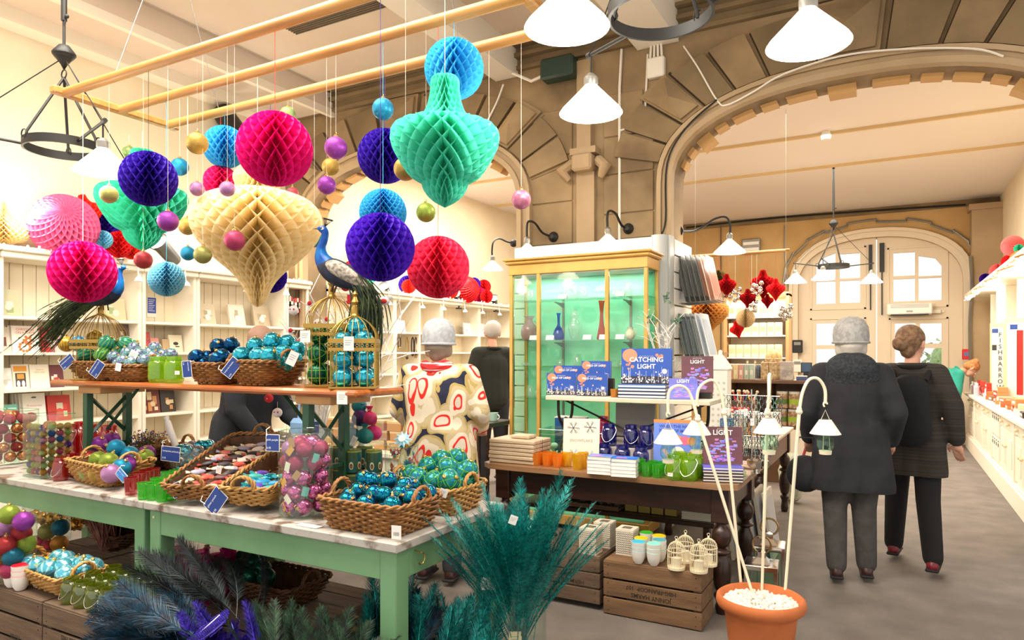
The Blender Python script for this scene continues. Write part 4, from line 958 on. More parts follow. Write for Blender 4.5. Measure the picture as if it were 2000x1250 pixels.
def wtag(label,loc,rz=0,ry=0,w_=.035,h=.045,bar=False,c='#efece6'):
 t=thing('price_tag',label,'price tag','small white price tags');t.location=loc;t.rotation_euler=(0,ry,rz)
 MB().box(-w_/2,w_/2,0,.001,-h/2,h/2).build('card_edge',cov(c),t)
 mb=MB()
 for k in range(9 if bar else 3):
  if bar:mb.rect(-w_*.3+k*w_*.07,-w_*.3+k*w_*.07+w_*(.02+.02*(k%2)),-h*.25,h*.02,-.0005)
  else:mb.rect(-w_*.35,w_*.3-k*.003,h*(.2-.15*k),h*(.225-.15*k),-.0005)
 mb.build('print',cov('#6a6a68'),t,smooth=False)
 return t
# ---- bauble skins
BM={'seq':glitter('sequin_bluegreen','#0a1fa8','#08a868',.18,.85,17),'seqd':glitter('sequin_navy','#0a1488','#0a6a5a',.18,.85,17),'turq':mat('turquoise_shine','#1f9ab8',.14,.75,c2='#3fb8cc',scale=3),'tealg':mat('teal_mosaic','#0f7fb0',.25,.35,c2='#0a7a4a',scale=11,vor=True,lo=.35,hi=.6),'stripe':striped('striped_teal_green','#0f8a80','#7ab04a',14),'stripeg':striped('striped_green','#2f7a3a','#8ab848',14),'mott':mat('mottled_purple','#7a4ab0',.2,.6,c2='#7fc8a8',scale=9,vor=True,lo=.3,hi=.65),'bluest':mat('bright_blue_ball','#1478a8',.3,.4),'goldst':striped('gold_ribbed','#b08a28','#8a6a1c',18),'ice':striped('ice_blue_lined','#58b4cc','#a8dce4',8,.15,.6),'pinkf':mat('pink_foil','#b0408a',.15,.8,c2='#d878a0',scale=8,vor=True),'bluef':mat('pale_blue_foil','#6a9ac0',.2,.6,c2='#c8a078',scale=8,vor=True),'redf':mat('red_foil','#a02c20',.25,.6,c2='#c89048',scale=9,vor=True),'darkg':mat('dark_green_sequin','#06302a',.3,.6,c2='#0f6a50',scale=16,vor=True)}
def cords(o,c='#5ab82a'):
 """raised green cords round a bauble"""
 b=MB()
 for z in(.35,-.35):q=sqrt(1-z*z)*1.01;b.tube([(q*cos(a),q*sin(a),z)for a in[k*pi/10 for k in range(20)]],.035,4,True)
 for k in range(3):
  p=k*2.09
  b.tube([(1.01*(cos(a)*cos(p)-.0),1.01*cos(a)*sin(p),1.01*sin(a))for a in[j*pi/10 for j in range(20)]],.03,4,True)
 b.build('cord_band',mat('lime_cord',c,.5),o)
def fancy():
 o=bauble_fn(24,14)();cords(o);return o
def tassel():
 o=bauble_fn(24,14)()
 MB().tube([(0,0,1.05),(.1,.1,1.3),(.3,-.1,1.5),(.45,-.2,1.25)],.03,4).tube([(0,0,1.05),(-.1,.1,1.35),(-.2,-.3,1.5),(-.3,-.5,1.2)],.03,4).build('gold_cord',GOLD,o)
 return o
KIND={'plain':('bauble',bauble_fn(24,14)),'fancy':('bauble_corded',fancy),'tassel':('bauble_tassel',tassel),'mini':('mini_bauble',bauble_fn(12,8,True,False))}
def pile(items,Yf,d,mname,what,where,group,kind='plain',names=None,lim=None,z=0):
 """items: (px, py[, Y or None[, material]]); each is one bauble of diameter d"""
 its=sorted(items,key=lambda q:q[0]);n=len(its)
 for i,it in enumerate(its):
  Y=it[2]if len(it)>2 and it[2]else Yf;mm=it[3]if len(it)>3 else mname
  p=PY(it[0],it[1],Y)
  if lim:p.x=min(max(p.x,lim[0]+d*.56),lim[1]-d*.56);p.y=min(max(p.y,lim[2]+d*.56),lim[3]-d*.56);p.z=max(p.z,z+d*.55)
  w_=(names or{}).get(mm,what)
  put(KIND[kind][0],KIND[kind][1],p,'%s, %s from the bookcase side, %s'%(w_,nth(i),where),'bauble',group,s=d/2,rot=(random.uniform(-1.3,1.3),random.uniform(-1,1),random.uniform(0,6)),mats={'':BM.get(mm)or GL.get(mm)})
# ---- baskets on the bench board
y0=2.36
def xat(px,Y):return Y*tan(atan((px-1000)/FOC)-YAW)
def bask_at(label,pxl,pxr,H,Y0,Y1,z,**k):
 a,b_=xat(pxl,Y0),xat(pxr,Y0)
 return basket(label,((a+b_)/2,(Y0+Y1)/2,z+.002),b_-a,Y1-Y0,H,**k)
bask_at('small wicker basket at the peacock tail end of the bench board, striped baubles',128,200,.10,2.35,2.6,BZ)
bask_at('low wicker basket of purple and green mottled baubles on the bench board',190,262,.085,2.35,2.56,BZ)
bask_at('small wicker basket of dark blue baubles in the middle of the bench board',356,424,.10,2.35,2.58,BZ)
bask_at('long wicker basket of turquoise baubles touching the tall gold birdcage',438,518,.115,2.35,2.64,BZ)
pile([(167,692),(209,670),(256,672,2.52),(276,676,2.56),(199,694,2.4,'stripeg'),(232,684,2.5),(184,676,2.54,'mott')],2.44,.098,'stripe','teal and green striped bauble','in the tail-end basket','striped baubles on the bench board',lim=(xat(128,2.35),xat(200,2.35),2.35,2.6),z=BZ,names={'mott':'mottled purple bauble','stripeg':'mostly green striped bauble'})
pile([(222,697,2.4),(240,705,2.38),(248,690),(256,708,2.38),(271,692),(262,680,2.5),(282,704,2.42),(292,690,2.5),(302,680,2.52),(297,697,2.48),(318,694,2.54),(334,692,2.58),(232,712,2.4),(310,704,2.5)],2.45,.075,'mott','purple and green mottled bauble','in and behind the low basket','mottled baubles on the bench board')
pile([(383,698,2.4),(426,676,2.5),(455,674,2.54),(405,700,2.46),(436,697,2.42),(418,703,2.38),(396,712,2.42),(441,712,2.5)],2.44,.088,'seqd','dark blue sequin bauble','in the middle basket','dark blue baubles on the bench board',lim=(xat(356,2.35),xat(424,2.35),2.35,2.58),z=BZ)
pile([(471,695,2.4),(492,676,2.5),(532,667,2.5),(504,696,2.4),(537,695,2.4),(561,671,2.56),(590,683,2.62),(582,698,2.56),(553,690,2.5),(520,710,2.42),(574,710,2.5),(558,704,2.45),(485,708,2.45)],2.44,.094,'turq','shiny turquoise bauble','in the long basket by the birdcages','turquoise baubles on the bench board',lim=(xat(438,2.35),xat(518,2.35)+.02,2.35,2.64),z=BZ)
card('blue tag tied to the tail-end basket on the bench',PY(131,707,2.33),R(20),R(-38),.098,.06,price='3.95',text_='striped glass bauble')
card('blue tag tied to the low basket of mottled baubles',PY(189,720,2.32),R(25),R(-55),.098,.06,price='2.95',text_='mottled glass bauble')
card('upright blue tag on the basket of dark blue baubles',PY(365,721,2.33),R(30),R(85),.088,.05,price='3.50',text_='sequin bauble')
card('blue tag tied to the long basket of turquoise baubles',PY(452,718,2.33),R(30),R(-52),.1,.062,price='4.50',text_='turquoise bauble')
wtag('white tag hanging on the low basket of mottled baubles',PY(231,717,2.33),R(20),R(12));wtag('white tag on a mottled bauble above the low basket',PY(260,694,2.38),R(20),R(28),.05,.055)
wtag('pale tag lying on the turquoise baubles by the birdcage',PY(571,700,2.4),R(30),R(25),.045,.07);wtag('square white tag hanging on the corner of the tall birdcage',PY(596,657,2.34),R(20),0,.05,.055)
wtag('white tag hanging from the edge of the bench board under the small birdcage',PY(668,777,2.325),R(20),0,.05,.058);wtag('rounded white tag on the front of the smaller birdcage',PY(681,671,2.3),R(30),0,.045,.062)
# ---- mason jars
def jarprof(r,h):return[(0,.004),(r*.82,.0),(r*.98,.012),(r,.03),(r,h*.68),(r*.92,h*.78),(r*.74,h*.84),(r*.74,h*.87),(r*.8,h*.875),(r*.8,h*.9),(r*.74,h*.905),(r*.74,h*.93),(r*.79,h*.935),(r*.79,h),(r*.72,h),(r*.7,h*.86),(r*.93,h*.66),(r*.93,.02),(0,.012)]
def jar_fn(r,h,m,wire=True,n=24):
 def f():
  t=bpy.data.objects.new('mason_jar',None);COL.objects.link(t)
  MB().lathe(jarprof(r,h),n).build('jar_body',m,t)
  MB().lathe([(r*.76,h*.835),(r*.8,h*.85),(r*.76,h*.865)],n).build('neck_ring',m,t)
  if wire:MB().tube(spline([(r*.8,0,h*.86),(r*1.05,-.01,h*.7),(r*.7,-r*.8,h*.35),(-r*.1,-r*1.12,h*.2),(-r*.75,-r*.75,h*.45),(-r*.85,-.0,h*.86)],4),.0016,4).build('wire_handle',SILV,t)
  return t
 return f
LIME=glass('lime_glass','#b4e020',.2,dense=.3);REDG=glass('ruby_glass','#c81820',.3,dense=.3);BLUG=glass('navy_glass','#2024b0',.3,dense=.25);PNKG=glass('pink_jar_glass','#e82a90',.3,dense=.35);ORG=glass('orange_votive','#ffb432',.3,dense=.42);YELG=glass('yellow_votive','#f4d010',.3,dense=.42);GRNG=glass('green_votive','#5cdc3c',.3,dense=.34);MAG=glass('magenta_glass','#e02aa8',.3,dense=.32);OLV=glass('olive_glass','#98a820',.3,dense=.25)
def jar(label,loc,r,h,m,key,group,rz=0,wire=True):return put('jar'+key,jar_fn(r,h,m,wire),loc,label,'jar',group,rz=rz)
for i,(px,lab)in enumerate(((309,'lime green glass jar on the bench, next to the mottled baubles'),(340,'lime green glass jar on the bench, next to the dark blue baubles'))):
 p=PY(px,740,2.42+.0*i);jar(lab,(p.x,p.y,BZ+.001),.052,.145,LIME,'lime_bench','lime jars on the bench',wire=False)
wtag('tiny white sticker tag leaning on the lime jar by the dark blue basket',PY(346,728,2.33),R(30),0,.025,.02)
# ---- birdcages
BRASS=mat('antique_gold','#b8944a',.35,.75)
def cage(label,loc,w_,h,rz=0,m=None,fin=True,nb=7,group='gold birdcages',name='birdcage',band=True,dome=None):
 m=m or BRASS;t=thing(name,label,'birdcage',group,loc=loc,rz=rz);q=w_/2;d=dome or w_*.62
 r=.0022
 for i in range(nb+1):
  u=-q+w_*i/nb
  for(x,y)in((u,-q),(u,q),(-q,u),(q,u)):
   if i in(0,nb)and y==u:continue
   MB().tube([(x,y,.006),(x,y,h-.0)],r if i not in(0,nb)else .0042,5).build('bar',m,t)
 for z in(.006,h-.05,h):MB().tube([(-q,-q,z),(q,-q,z),(q,q,z),(-q,q,z)],.004,5,True).build('frame_ring',m,t)
 MB().box(-q,q,-q,q,.0,.004).build('base_plate',m,t)
 if band:
  b=MB()
  for k in range(4):
   M=TR(rz=k*pi/2)
   b.box(-q,q,-q-.003,-q-.001,h-.018,h,M).box(-q,q,-q-.003,-q-.001,h-.05,h-.038,M)
   for i in range(9):u=-q+w_*(i+.5)/9;b.tube([(u+.007*cos(a),-q-.002,h-.029+.007*sin(a))for a in[j*pi/3 for j in range(6)]],.0022,4,True,M=M)
   for i in range(12):b.disc((-q+w_*(i+.5)/12,-q-.002,h-.051),.006,8,M=M)
  b.build('heart_band',m,t)
 for i in range(20):
  a=2*pi*i/20;k=1/max(abs(cos(a)),abs(sin(a)));x,y=q*cos(a)*k,q*sin(a)*k
  MB().tube(spline([(x,y,h),(x*.93,y*.93,h+d*.35),(x*.6,y*.6,h+d*.75),(x*.12,y*.12,h+d)],4),r,5).build('dome_bar',m,t)
 if fin:MB().lathe([(0,0),(.02,0),(.022,.012),(.016,.02),(.018,.045),(.012,.06),(.02,.075),(.012,.09),(.008,.1),(.014,.112),(.006,.124),(0,.13)],16,(0,0,h+d-.01)).build('finial',m,t)
 return t
pa=PY(662,735,2.44)
cq=R(34);CS,CT=V((-2.2,2.47,BZ+.002)),V((-2.43,2.56,BZ+.002))
cage('smaller gold birdcage at the end of the bench board, full of turquoise baubles',CS,.205,.225,nb=6,rz=cq,dome=.11)
cage('taller gold birdcage with a peacock on top, full of green sequin baubles',CT,.225,.30,nb=6,dome=.14,rz=cq)
cage('gold birdcage at the far end of the bench under the long-tailed peacock',(-4.27,2.5,BZ+.002),.24,.24,nb=6,dome=.16,rz=cq)
def incage(c_,x,y,z):return c_+Matrix.Rotation(cq,3,'Z')@V((x,y,z))
for i,(x,y,z)in enumerate(((-.05,-.045,.05),(.05,-.045,.05),(-.05,.05,.05),(.05,.05,.055),(-.048,-.04,.135),(.05,-.035,.14),(.0,.05,.145),(-.05,-.04,.215),(.045,-.04,.222),(.0,.04,.23),(.01,-.01,.285))):
 put('bauble',KIND['plain'][1],incage(CS,x,y,z),'shiny turquoise bauble inside the smaller birdcage, %s from its floor'%nth(i),'bauble','baubles in the smaller birdcage',s=.046,rot=(i,i*2,i),mats={'':BM['turq']})
for i,(x,y,z)in enumerate(((-.055,-.05,.06),(.055,-.05,.06),(-.05,.055,.06),(.05,.055,.065),(-.055,-.05,.16),(.055,-.045,.165),(.0,.055,.17),(-.05,-.045,.255),(.055,-.045,.25))):
 put('bauble_corded',fancy,incage(CT,x,y,z),'dark green corded bauble inside the taller birdcage, %s from its floor'%nth(i),'bauble','baubles in the taller birdcage',s=.052,rot=(i,i*2,i),mats={'':BM['darkg' if i!=5 else 'tealg']})
for i,(px,py,mm,w_)in enumerate(((130,672,'goldst','old gold ribbed'),(153,671,'bluest','plain bright blue'),(186,660,'goldst','half hidden old gold'))):
 put('bauble',KIND['plain'][1],PY(px,py,2.5),'%s bauble inside the birdcage under the long-tailed peacock'%w_,'bauble','baubles in the far birdcage',s=.05,mats={'':BM[mm]})
# ---- peacocks
PBLUE=mat('peacock_blue','#0a4fb0',.35,.2,c2='#0a7ac8',scale=14);PDARK=mat('peacock_dark','#141a2e',.6,c2='#22304a',scale=20);PWING=mat('peacock_wing','#d8cdbc',.8,c2='#8a8072',scale=60,lo=.4,hi=.6)
PTAIL=mat('peacock_tail','#4a5a34',.7,c2='#2c3a26',scale=12,stretch=(1,1,1))
def body_sweep(path,m,parent,name,n=16,flat=1.0):MB().tube([p[:3]for p in path],[p[3]for p in path],n,flat=flat).build(name,m,parent,ang=70)
def peacock(label,loc,rz,tail,s=1.0,neckbend=1):
 t=thing('peacock',label,'peacock figurine','feathered peacock figurines',loc=loc,rz=rz);t.scale=(s,s,s)
# faces +x; feet at the origin
 neck=spline([(.06,0,.115,.052),(.105,0,.15,.04),(.125,0,.2,.024),(.12,0,.25,.018),(.125,0,.282,.019),(.14,0,.296,.02),(.158,0,.297,.014),(.168,0,.295,.006)],5)
 body_sweep(neck,PBLUE,t,'neck')
 body_sweep(spline([(-.16,0,.06,.018),(-.11,0,.075,.042),(-.04,0,.09,.062),(.03,0,.105,.064),(.08,0,.125,.05),(.105,0,.15,.03)],5),PDARK,t,'body')
 for sy in(-1,1):
  body_sweep(spline([(.06,sy*.05,.13,.012),(.02,sy*.062,.125,.034),(-.05,sy*.056,.105,.036),(-.13,sy*.034,.075,.02),(-.17,sy*.02,.06,.005)],4),PWING,t,'wing',12)
  MB().tube([(.01,sy*.022,.05),(.015,sy*.025,.0)],.005,6).build('foot_leg',WICKD,t)
  MB().sph((.143,sy*.018,.3),.0045,8,6).build('eye',IRON,t)
  MB().add([(.15,sy*.0195,.305),(.135,sy*.0205,.306),(.128,sy*.0205,.298),(.14,sy*.0205,.29)],[(0,1,2,3)]).build('cheek_patch',WHITE,t)
 MB().tube([(.165,0,.296),(.19,0,.288)],[.006,.001],8).build('beak',cov('#8a8478'),t)
 b=MB()
 for k in range(7):a=(k-3)*.22;b.tube([(.135,0,.31),(.125+.03*sin(a),a*.01,.35)],.0012,4).sph((.125+.03*sin(a),a*.01,.352),.005,6,4)
 b.build('crest',mat('crest_blue','#1a2c3a',.6),t)
 b=MB();rd=random.Random(5)
 for k in range(150):
  e=V(tail[-1]);o=V((rd.gauss(0,.02),rd.gauss(0,.028),rd.gauss(0,.02)));pts=[]
  L=rd.uniform(.55,1.0);sp=spline([(-.1,0,.08)]+list(tail),3);sp=sp[:max(3,int(len(sp)*L))]
  for i,p in enumerate(sp):f=i/len(sp);pts.append(V(p)+o*(1+1.1*f))
  b.tube(pts,[.0035]*(len(pts)-1)+[.001],3,caps=False)
  if k%2==0:
   for q in range(2,len(pts)):
    for sg in(-1,1):c=pts[q];dd=(pts[q]-pts[q-1]).normalized();b.add([c,c+dd*.02+V((0,sg*.011,.004)),c+dd*.024+V((0,sg*.009,-.004))],[(0,1,2)])
 b.build('tail_feathers',PTAIL,t)
 return t
pk1=PY(190,603,2.45)
peacock('peacock figurine with a long sweeping green tail, behind the low magenta ball',tuple(PY(203,606,2.45)),R(22),[(-.2,0,.03),(-.32,0,-.06),(-.44,0,-.19),(-.58,-.03,-.33)],.86)
pk2=PY(640,575,2.51)
t=peacock('peacock figurine standing on the tall birdcage before the white twigs, tail hanging down',(pk2.x,pk2.y,pk2.z),R(205),[(-.17,.0,-.0),(-.2,.0,-.12),(-.21,.0,-.25),(-.24,.0,-.4)],.95)
t.rotation_euler=(0,R(-14),R(205));t.location=PY(655,572,2.5)
# ---- white twig trees with decorations
def twig_tree(label,loc,h,spread,m,seed,n=9,group=None,base=True,leaves=None):
 t=thing('twig_tree',label,'decoration',group,loc=loc);rd=random.Random(seed);b=MB();tips=[]
 for k in range(n):
  a=2*pi*k/n+rd.uniform(-.3,.3);r_=spread*rd.uniform(.5,1);hh=h*rd.uniform(.65,1)
  mid=V((r_*.3*cos(a),r_*.3*sin(a),hh*.5));tip=V((r_*cos(a),r_*sin(a),hh))
  b.tube(spline([(0,0,0),tuple(mid),tuple(tip)],4),[.006,.0055,.005,.0045,.004,.0035,.003,.0025,.002][:9],5);tips.append(tip)
  for j in range(5):
   f=rd.uniform(.35,.95);p=mid.lerp(tip,f)if f>.5 else V((0,0,0)).lerp(mid,f*2)
   q=p+V((rd.uniform(-.1,.1),rd.uniform(-.1,.1),rd.uniform(.02,.12)))*(h/.45)
   b.tube([p,p.lerp(q,.5)+V((0,0,.01)),q],[.003,.0025,.0015],4);tips.append(q)
 b.build('branches',m,t)
 return t,tips
WTW=mat('white_twig','#f2efea',.6)
c=PY(705,745,2.86);tt,tips=twig_tree('white twig tree hung with red felt ornaments behind the birdcages',(c.x,2.86,.98),.88,.3,WTW,3,11)
c=PY(580,745,2.8);t2,tips2=twig_tree('white twig spray hung with small felt ornaments beside the tall birdcage',(-2.72,2.78,.98),.62,.2,WTW,8,10)
for q_,(x,y)in enumerate(((c.x,2.8),(-2.72,2.78))):pass
vs1=thing('twig_pot','white pot holding the twig tree behind the birdcages','pot',loc=(tt.location.x,2.86-.0,TZ+.001));MB().lathe([(0,0),(.055,0),(.065,.1),(.07,.205),(.06,.205),(.055,.02),(0,.02)],20).build('pot_body',WHITE,vs1)
vs2=thing('twig_pot','white pot holding the twig spray beside the tall birdcage','pot',loc=(-2.72,2.78,TZ+.001));MB().lathe([(0,0),(.055,0),(.065,.1),(.07,.205),(.06,.205),(.055,.02),(0,.02)],20).build('pot_body',WHITE,vs2)
FELTR=mat('red_felt','#cf2a34',.85);FELTW=mat('white_felt','#efe9e4',.85)
def felt(label,p,kind):
 t=thing('felt_ornament',label,'ornament','felt ornaments on the white twigs',loc=p,rz=R(25))
 if kind=='angel':
  MB().add([(-.02,0,-.05),(.02,0,-.05),(.006,0,0),(-.006,0,0),(-.02,.006,-.05),(.02,.006,-.05),(.006,.006,0),(-.006,.006,0)],[(0,1,2,3),(7,6,5,4),(0,4,5,1),(1,5,6,2),(3,7,4,0)]).build('dress',FELTW,t)
  MB().sph((0,.003,.012),.012,10,8).build('head',FELTR,t);MB().sph((0,-.001,-.03),.006,8,6).build('heart',FELTR,t)
  MB().tube([(0,.003,0),(-.022,.003,.01)],.004,5).tube([(0,.003,0),(.022,.003,.01)],.004,5).build('arms',FELTW,t)
 elif kind=='bird':
  MB().sph((0,0,0),.026,14,10,(1.2,.5,.8)).tube([(-.02,0,.005),(-.05,0,.03)],[.012,.004],8).sph((.03,0,.018),.012,10,8,(1,.7,1)).build('bird_body',FELTW,t)
  MB().sph((0,-.011,-.002),.017,12,8,(1,.4,.7)).build('wing',FELTR,t)
 elif kind=='ball':MB().sph((0,0,0),.026,14,10).build('ball_body',FELTW,t);MB().sph((-.008,-.022,.004),.005,6,5).sph((.01,-.022,.004),.005,6,5).build('spots',FELTR,t)
 elif kind=='red':MB().sph((0,0,0),.024,14,10).build('ball_body',FELTR,t);MB().tube([(0,-.005,-.022),(0,-.024,0),(0,-.005,.022)],.003,4).build('stitching',FELTW,t)
 else:
  MB().rbox(-.016,.016,-.004,.004,-.045,0,.003).build('stocking_body',FELTR,t);MB().rbox(-.018,.018,-.005,.005,-.008,.006,.002).build('cuff',FELTW,t);MB().rbox(-.03,.01,-.004,.004,-.055,-.038,.003).build('toe',FELTR,t)
 MB().tube([(0,0,.02),(0,0,.06)],.0008,3).build('loop',FELTW,t)
for px,py,Y,kd,lab in((573,606,2.62,'ball','white felt ball with red spots beside the red boxes'),(604,597,2.62,'angel','white felt angel with a red head left of the peacock birdcage'),(567,650,2.6,'angel','white felt angel beside the turquoise baubles'),(580,672,2.6,'red','red felt ball resting by the square white tag'),(703,563,2.66,'bird','white felt bird with a red wing under the largest violet ball'),(719,560,2.74,'stocking','red felt stocking beside the white felt bird'),(750,588,2.62,'bird','white felt bird hanging near the far bookcase shelf'),(720,608,2.6,'stocking','small red felt stocking on the twig above the smaller birdcage'),(675,560,2.7,'red','red felt ball behind the gold finial'),(684,573,2.7,'stocking','red felt stocking behind the peacock feathers'),(638,628,2.75,'angel','white felt angel seen through the dome of the tall birdcage'),(622,632,2.75,'ball','white felt ball seen through the dome of the tall birdcage'),(525,778,2.7,'red','red felt ball hanging under the bench board'),(542,806,2.7,'ball','white felt ball hanging below the red one under the bench')):
 felt(lab,PY(px,py,Y),kd)
c=PY(768,745,2.5)
# ---------------------------------------------------------------- things on the green table
T1=TZ+.0015
# glass cylinder / square jars full of baubles
def cyl_jar(label,x,y,r,h,name='glass_jar',cat='glass jar',square=False):
 t=thing(name,label,cat,'open glass jars of decorations',loc=(x,y,T1))
 if square:
  MB().box(-r,r,-r,-r+.004,0,h).box(-r,r,r-.004,r,0,h).box(-r,-r+.004,-r,r,0,h).box(r-.004,r,-r,r,0,h).box(-r,r,-r,r,0,.012).build('jar_wall',GLASS,t)
  MB().tube([(-r,-r,h),(r,-r,h),(r,r,h),(-r,r,h)],.003,5,True).tube([(-r,-r,.004),(r,-r,.004),(r,r,.004),(-r,r,.004)],.003,5,True).build('rim',GLASSG,t)
 else:
  MB().lathe([(0,0),(r,0),(r,h),(r-.004,h),(r-.004,.012),(0,.012)],36).build('jar_wall',GLASS,t)
  MB().tube([((r-.002)*cos(a),(r-.002)*sin(a),h)for a in[k*pi/16 for k in range(32)]],.0028,5,True).build('rim',GLASSG,t)
 return t
def fill(x,y,z,r,h,d,mats,what,where,group,square=False,kind='mini',cap=300,seed=1,only_shell=True):
 rd=random.Random(seed);n=0;lay=int(h/(d*.86));out=[]
 for L in range(lay):
  R_=r-d/2-.002;k=max(5,int(2*pi*R_/(d*1.02)))if not square else 0
  if square:
   q=int(2*R_/(d*1.02))+1
   for i in range(q):
    for(u,v_)in((-R_+i*2*R_/max(q-1,1),-R_),(R_,-R_+i*2*R_/max(q-1,1))):out.append((u,v_,L))
  else:
   for i in range(k):
    a=2*pi*(i+.5*(L%2))/k+.2
    if cos(a-R(-62))>-.35:out.append((R_*cos(a),R_*sin(a),L))
  if L==lay-1:
   for i in range(max(3,int((r/d)**2*1.6))):a=rd.uniform(0,6.28);q=rd.uniform(0,R_*.75);out.append((q*cos(a),q*sin(a),L+.3))
 tot=len(out)
 for i,(u,v_,L)in enumerate(out):
  key=rd.choice(mats);
  put(KIND[kind][0],KIND[kind][1],(x+u+rd.uniform(-.1,.1)*d*.4,y+v_+rd.uniform(-.1,.1)*d*.4,z+.014+d/2+L*d*.86),'%s %s, %s layer up'%(what.replace('%c',CN.get(key,key)),where,nth(int(L))),'bauble',group,s=d/2*.97,rot=(rd.uniform(0,6),rd.uniform(0,6),0),mats={'':BM.get(key)or GL.get(key)})
CN={'mint':'pale green','olive':'olive','lilac':'lilac','rose':'dusky pink','redf':'red foil','pinkf':'pink foil','bluef':'pale blue foil','amber':'amber','violet':'dark violet'}
p=PZ(98,933,TZ)
cyl_jar('square glass jar filled with tiny many-coloured baubles near the far end of the table',-4.31,2.225,.095,.36,square=True)
fill(-4.31,2.225,T1,.09,.31,.042,['gold','olive','pink','mint','orange','rose','amber','navy','violet','green','gold','pink'],'tiny %c bauble','in the square glass jar','tiny baubles in the square glass jar',square=True,seed=4)
cyl_jar('round glass jar of red foil decorations at the far end of the table',-5.06,2.37,.16,.34)
fill(-5.06,2.37,T1,.155,.36,.07,['redf','redf','coral','red'],'%c bauble','in the round jar of red decorations','red baubles in the round jar',seed=5)
wtag('slanted white tag on the round jar of red decorations',PZ(15,903,TZ)+V((.12,.04,.22)),R(20),R(35),.06,.04);wtag('white tag lower down on the round jar of red decorations',PZ(12,903,TZ)+V((.05,.02,.12)),R(20),0,.04,.06)
# pink bauble jar
cyl_jar('tall glass cylinder of pink foil baubles beside the big wicker basket',-2.285,2.245,.118,.37)
fill(-2.285,2.245,T1,.114,.37,.072,['pinkf','pinkf','pinkf','rose','lilac'],'%c bauble','in the tall glass cylinder','pink baubles in the tall cylinder',seed=6,kind='tassel')
for k in range(9):
 a=R(-62)+random.uniform(-.8,.8);z=.05+.035*k
 o=MB().box(-.014,.014,0,.0015,-.02,.02).build('paper_tag',cov(['#b88a58','#e8dcc8','#6ab0a8','#e0a040'][k%4]));o.location=(-2.285+.108*cos(a),2.245+.108*sin(a),T1+z);o.rotation_euler=(0,random.uniform(-.8,.8),a+pi/2)
 tag(o,'%s paper tag on the pink baubles in the tall cylinder, %s from the bottom'%(['brown','cream','teal','amber'][k%4],nth(k)),'tag','paper tags in the tall cylinder')
card('blue label hooked on the rim of the tall cylinder of pink baubles',V((-2.36,2.125,T1+.325)),R(12),0,.07,.075,price='6.95',text_='pink purple glitter')
card('white-edged blue tag standing behind the tall cylinder',V((-2.6,2.62,T1+.33)),R(12),0,.05,.07,price='1.50',text_='felt charm',string=False)
# glitter bauble basket
basket('wicker basket of big glitter baubles near the square glass jar',(-3.82,2.29,T1),.44,.3,.115,rz=R(-7),flare=.045,m=WICKL)
gb=[(194,868,2.44,'purple'),(218,860,2.52,'purple'),(227,875,2.38,'blue'),(173,896,2.36,'red'),(192,899,2.3,'green'),(213,902,2.24,'green'),(253,888,2.42,'blue'),(247,906,2.26,'purple'),(284,894,2.44,'green'),(287,886,2.52,'purple'),(155,916,2.28,'amber'),(174,922,2.2,'mint'),(192,924,2.17,'gold'),(217,925,2.15,'lilac'),(237,914,2.22,'blue')]
its=sorted(gb)
for i,(px,py,Y,mm)in enumerate(its):
 put('bauble',KIND['plain'][1],PY(px,py,Y),'big %s glitter bauble, %s of fifteen along the basket by the square jar'%(CN.get(mm,mm),nth(i)),'bauble','big glitter baubles in the basket',s=.05,rot=(random.uniform(-1,1),random.uniform(-1,1),0),mats={'':GL[mm]})
card('sky blue tag hanging on the basket of big glitter baubles',PY(237,928,2.13),R(10),R(40),.07,.05,m=cov('#3a8ad8'),price='4.50',text_='glitter bauble')
# red jars and votives
for i,(px,Y,lab)in enumerate(((140,2.66,'red glass jar with a wire handle behind the square glass jar'),(176,2.7,'red glass jar in the middle of the row behind the glitter baubles'),(213,2.74,'red glass jar beside the dark green trestle leg'),(160,2.8,'red glass jar in the second row behind the glitter baubles'))):
 jar(lab,(xat(px,Y),Y,T1),.062,.23,REDG,'red','red glass jars',rz=i)
for i,(px,Y,lab)in enumerate(((118,2.17,'small red glass jar in front beside the square glass jar'),(140,2.28,'small red glass jar tucked behind the basket handle'))):
 jar(lab,(xat(px,Y),Y,T1),.04,.13,REDG,'redsmall','small red glass jars',rz=i)
def votive_fn(r,h,m,flute=.05):
 def f():
  t=bpy.data.objects.new('votive_glass',None);COL.objects.link(t)
  MB().lathe([(0,.008),(r*.78,0),(r*.82,.006),(r,h),(r*.93,h),(r*.74,.014),(0,.014)],32,flute=flute).build('glass_body',m,t)
  MB().lathe([(r*.99,h-.004),(r*1.03,h-.002),(r*1.03,h+.001),(r*.95,h+.001)],32).build('rim',m,t)
  return t
 return f
def votives(pts,key,r,h,m,z,what,where,group,by='Y'):
 pts=sorted(pts)
 for i,(px,Y)in enumerate(pts):put('votive'+key,votive_fn(r,h,m),(xat(px,Y),Y,z),'%s, %s of %d %s'%(what,nth(i),len(pts),where),'votive glass',group)
votives([(256,2.13),(272,2.24),(286,2.3),(300,2.36)],'r',.034,.085,REDG,T1,'ruby red tea light glass','between the glitter basket and the green glasses','red tea light glasses')
votives([(281,2.09),(298,2.1),(316,2.1),(333,2.15),(326,2.34),(343,2.4),(306,2.2)],'g',.031,.08,GRNG,T1,'fluted green tea light glass','beside the tray of pouches','green tea light glasses on the green table')
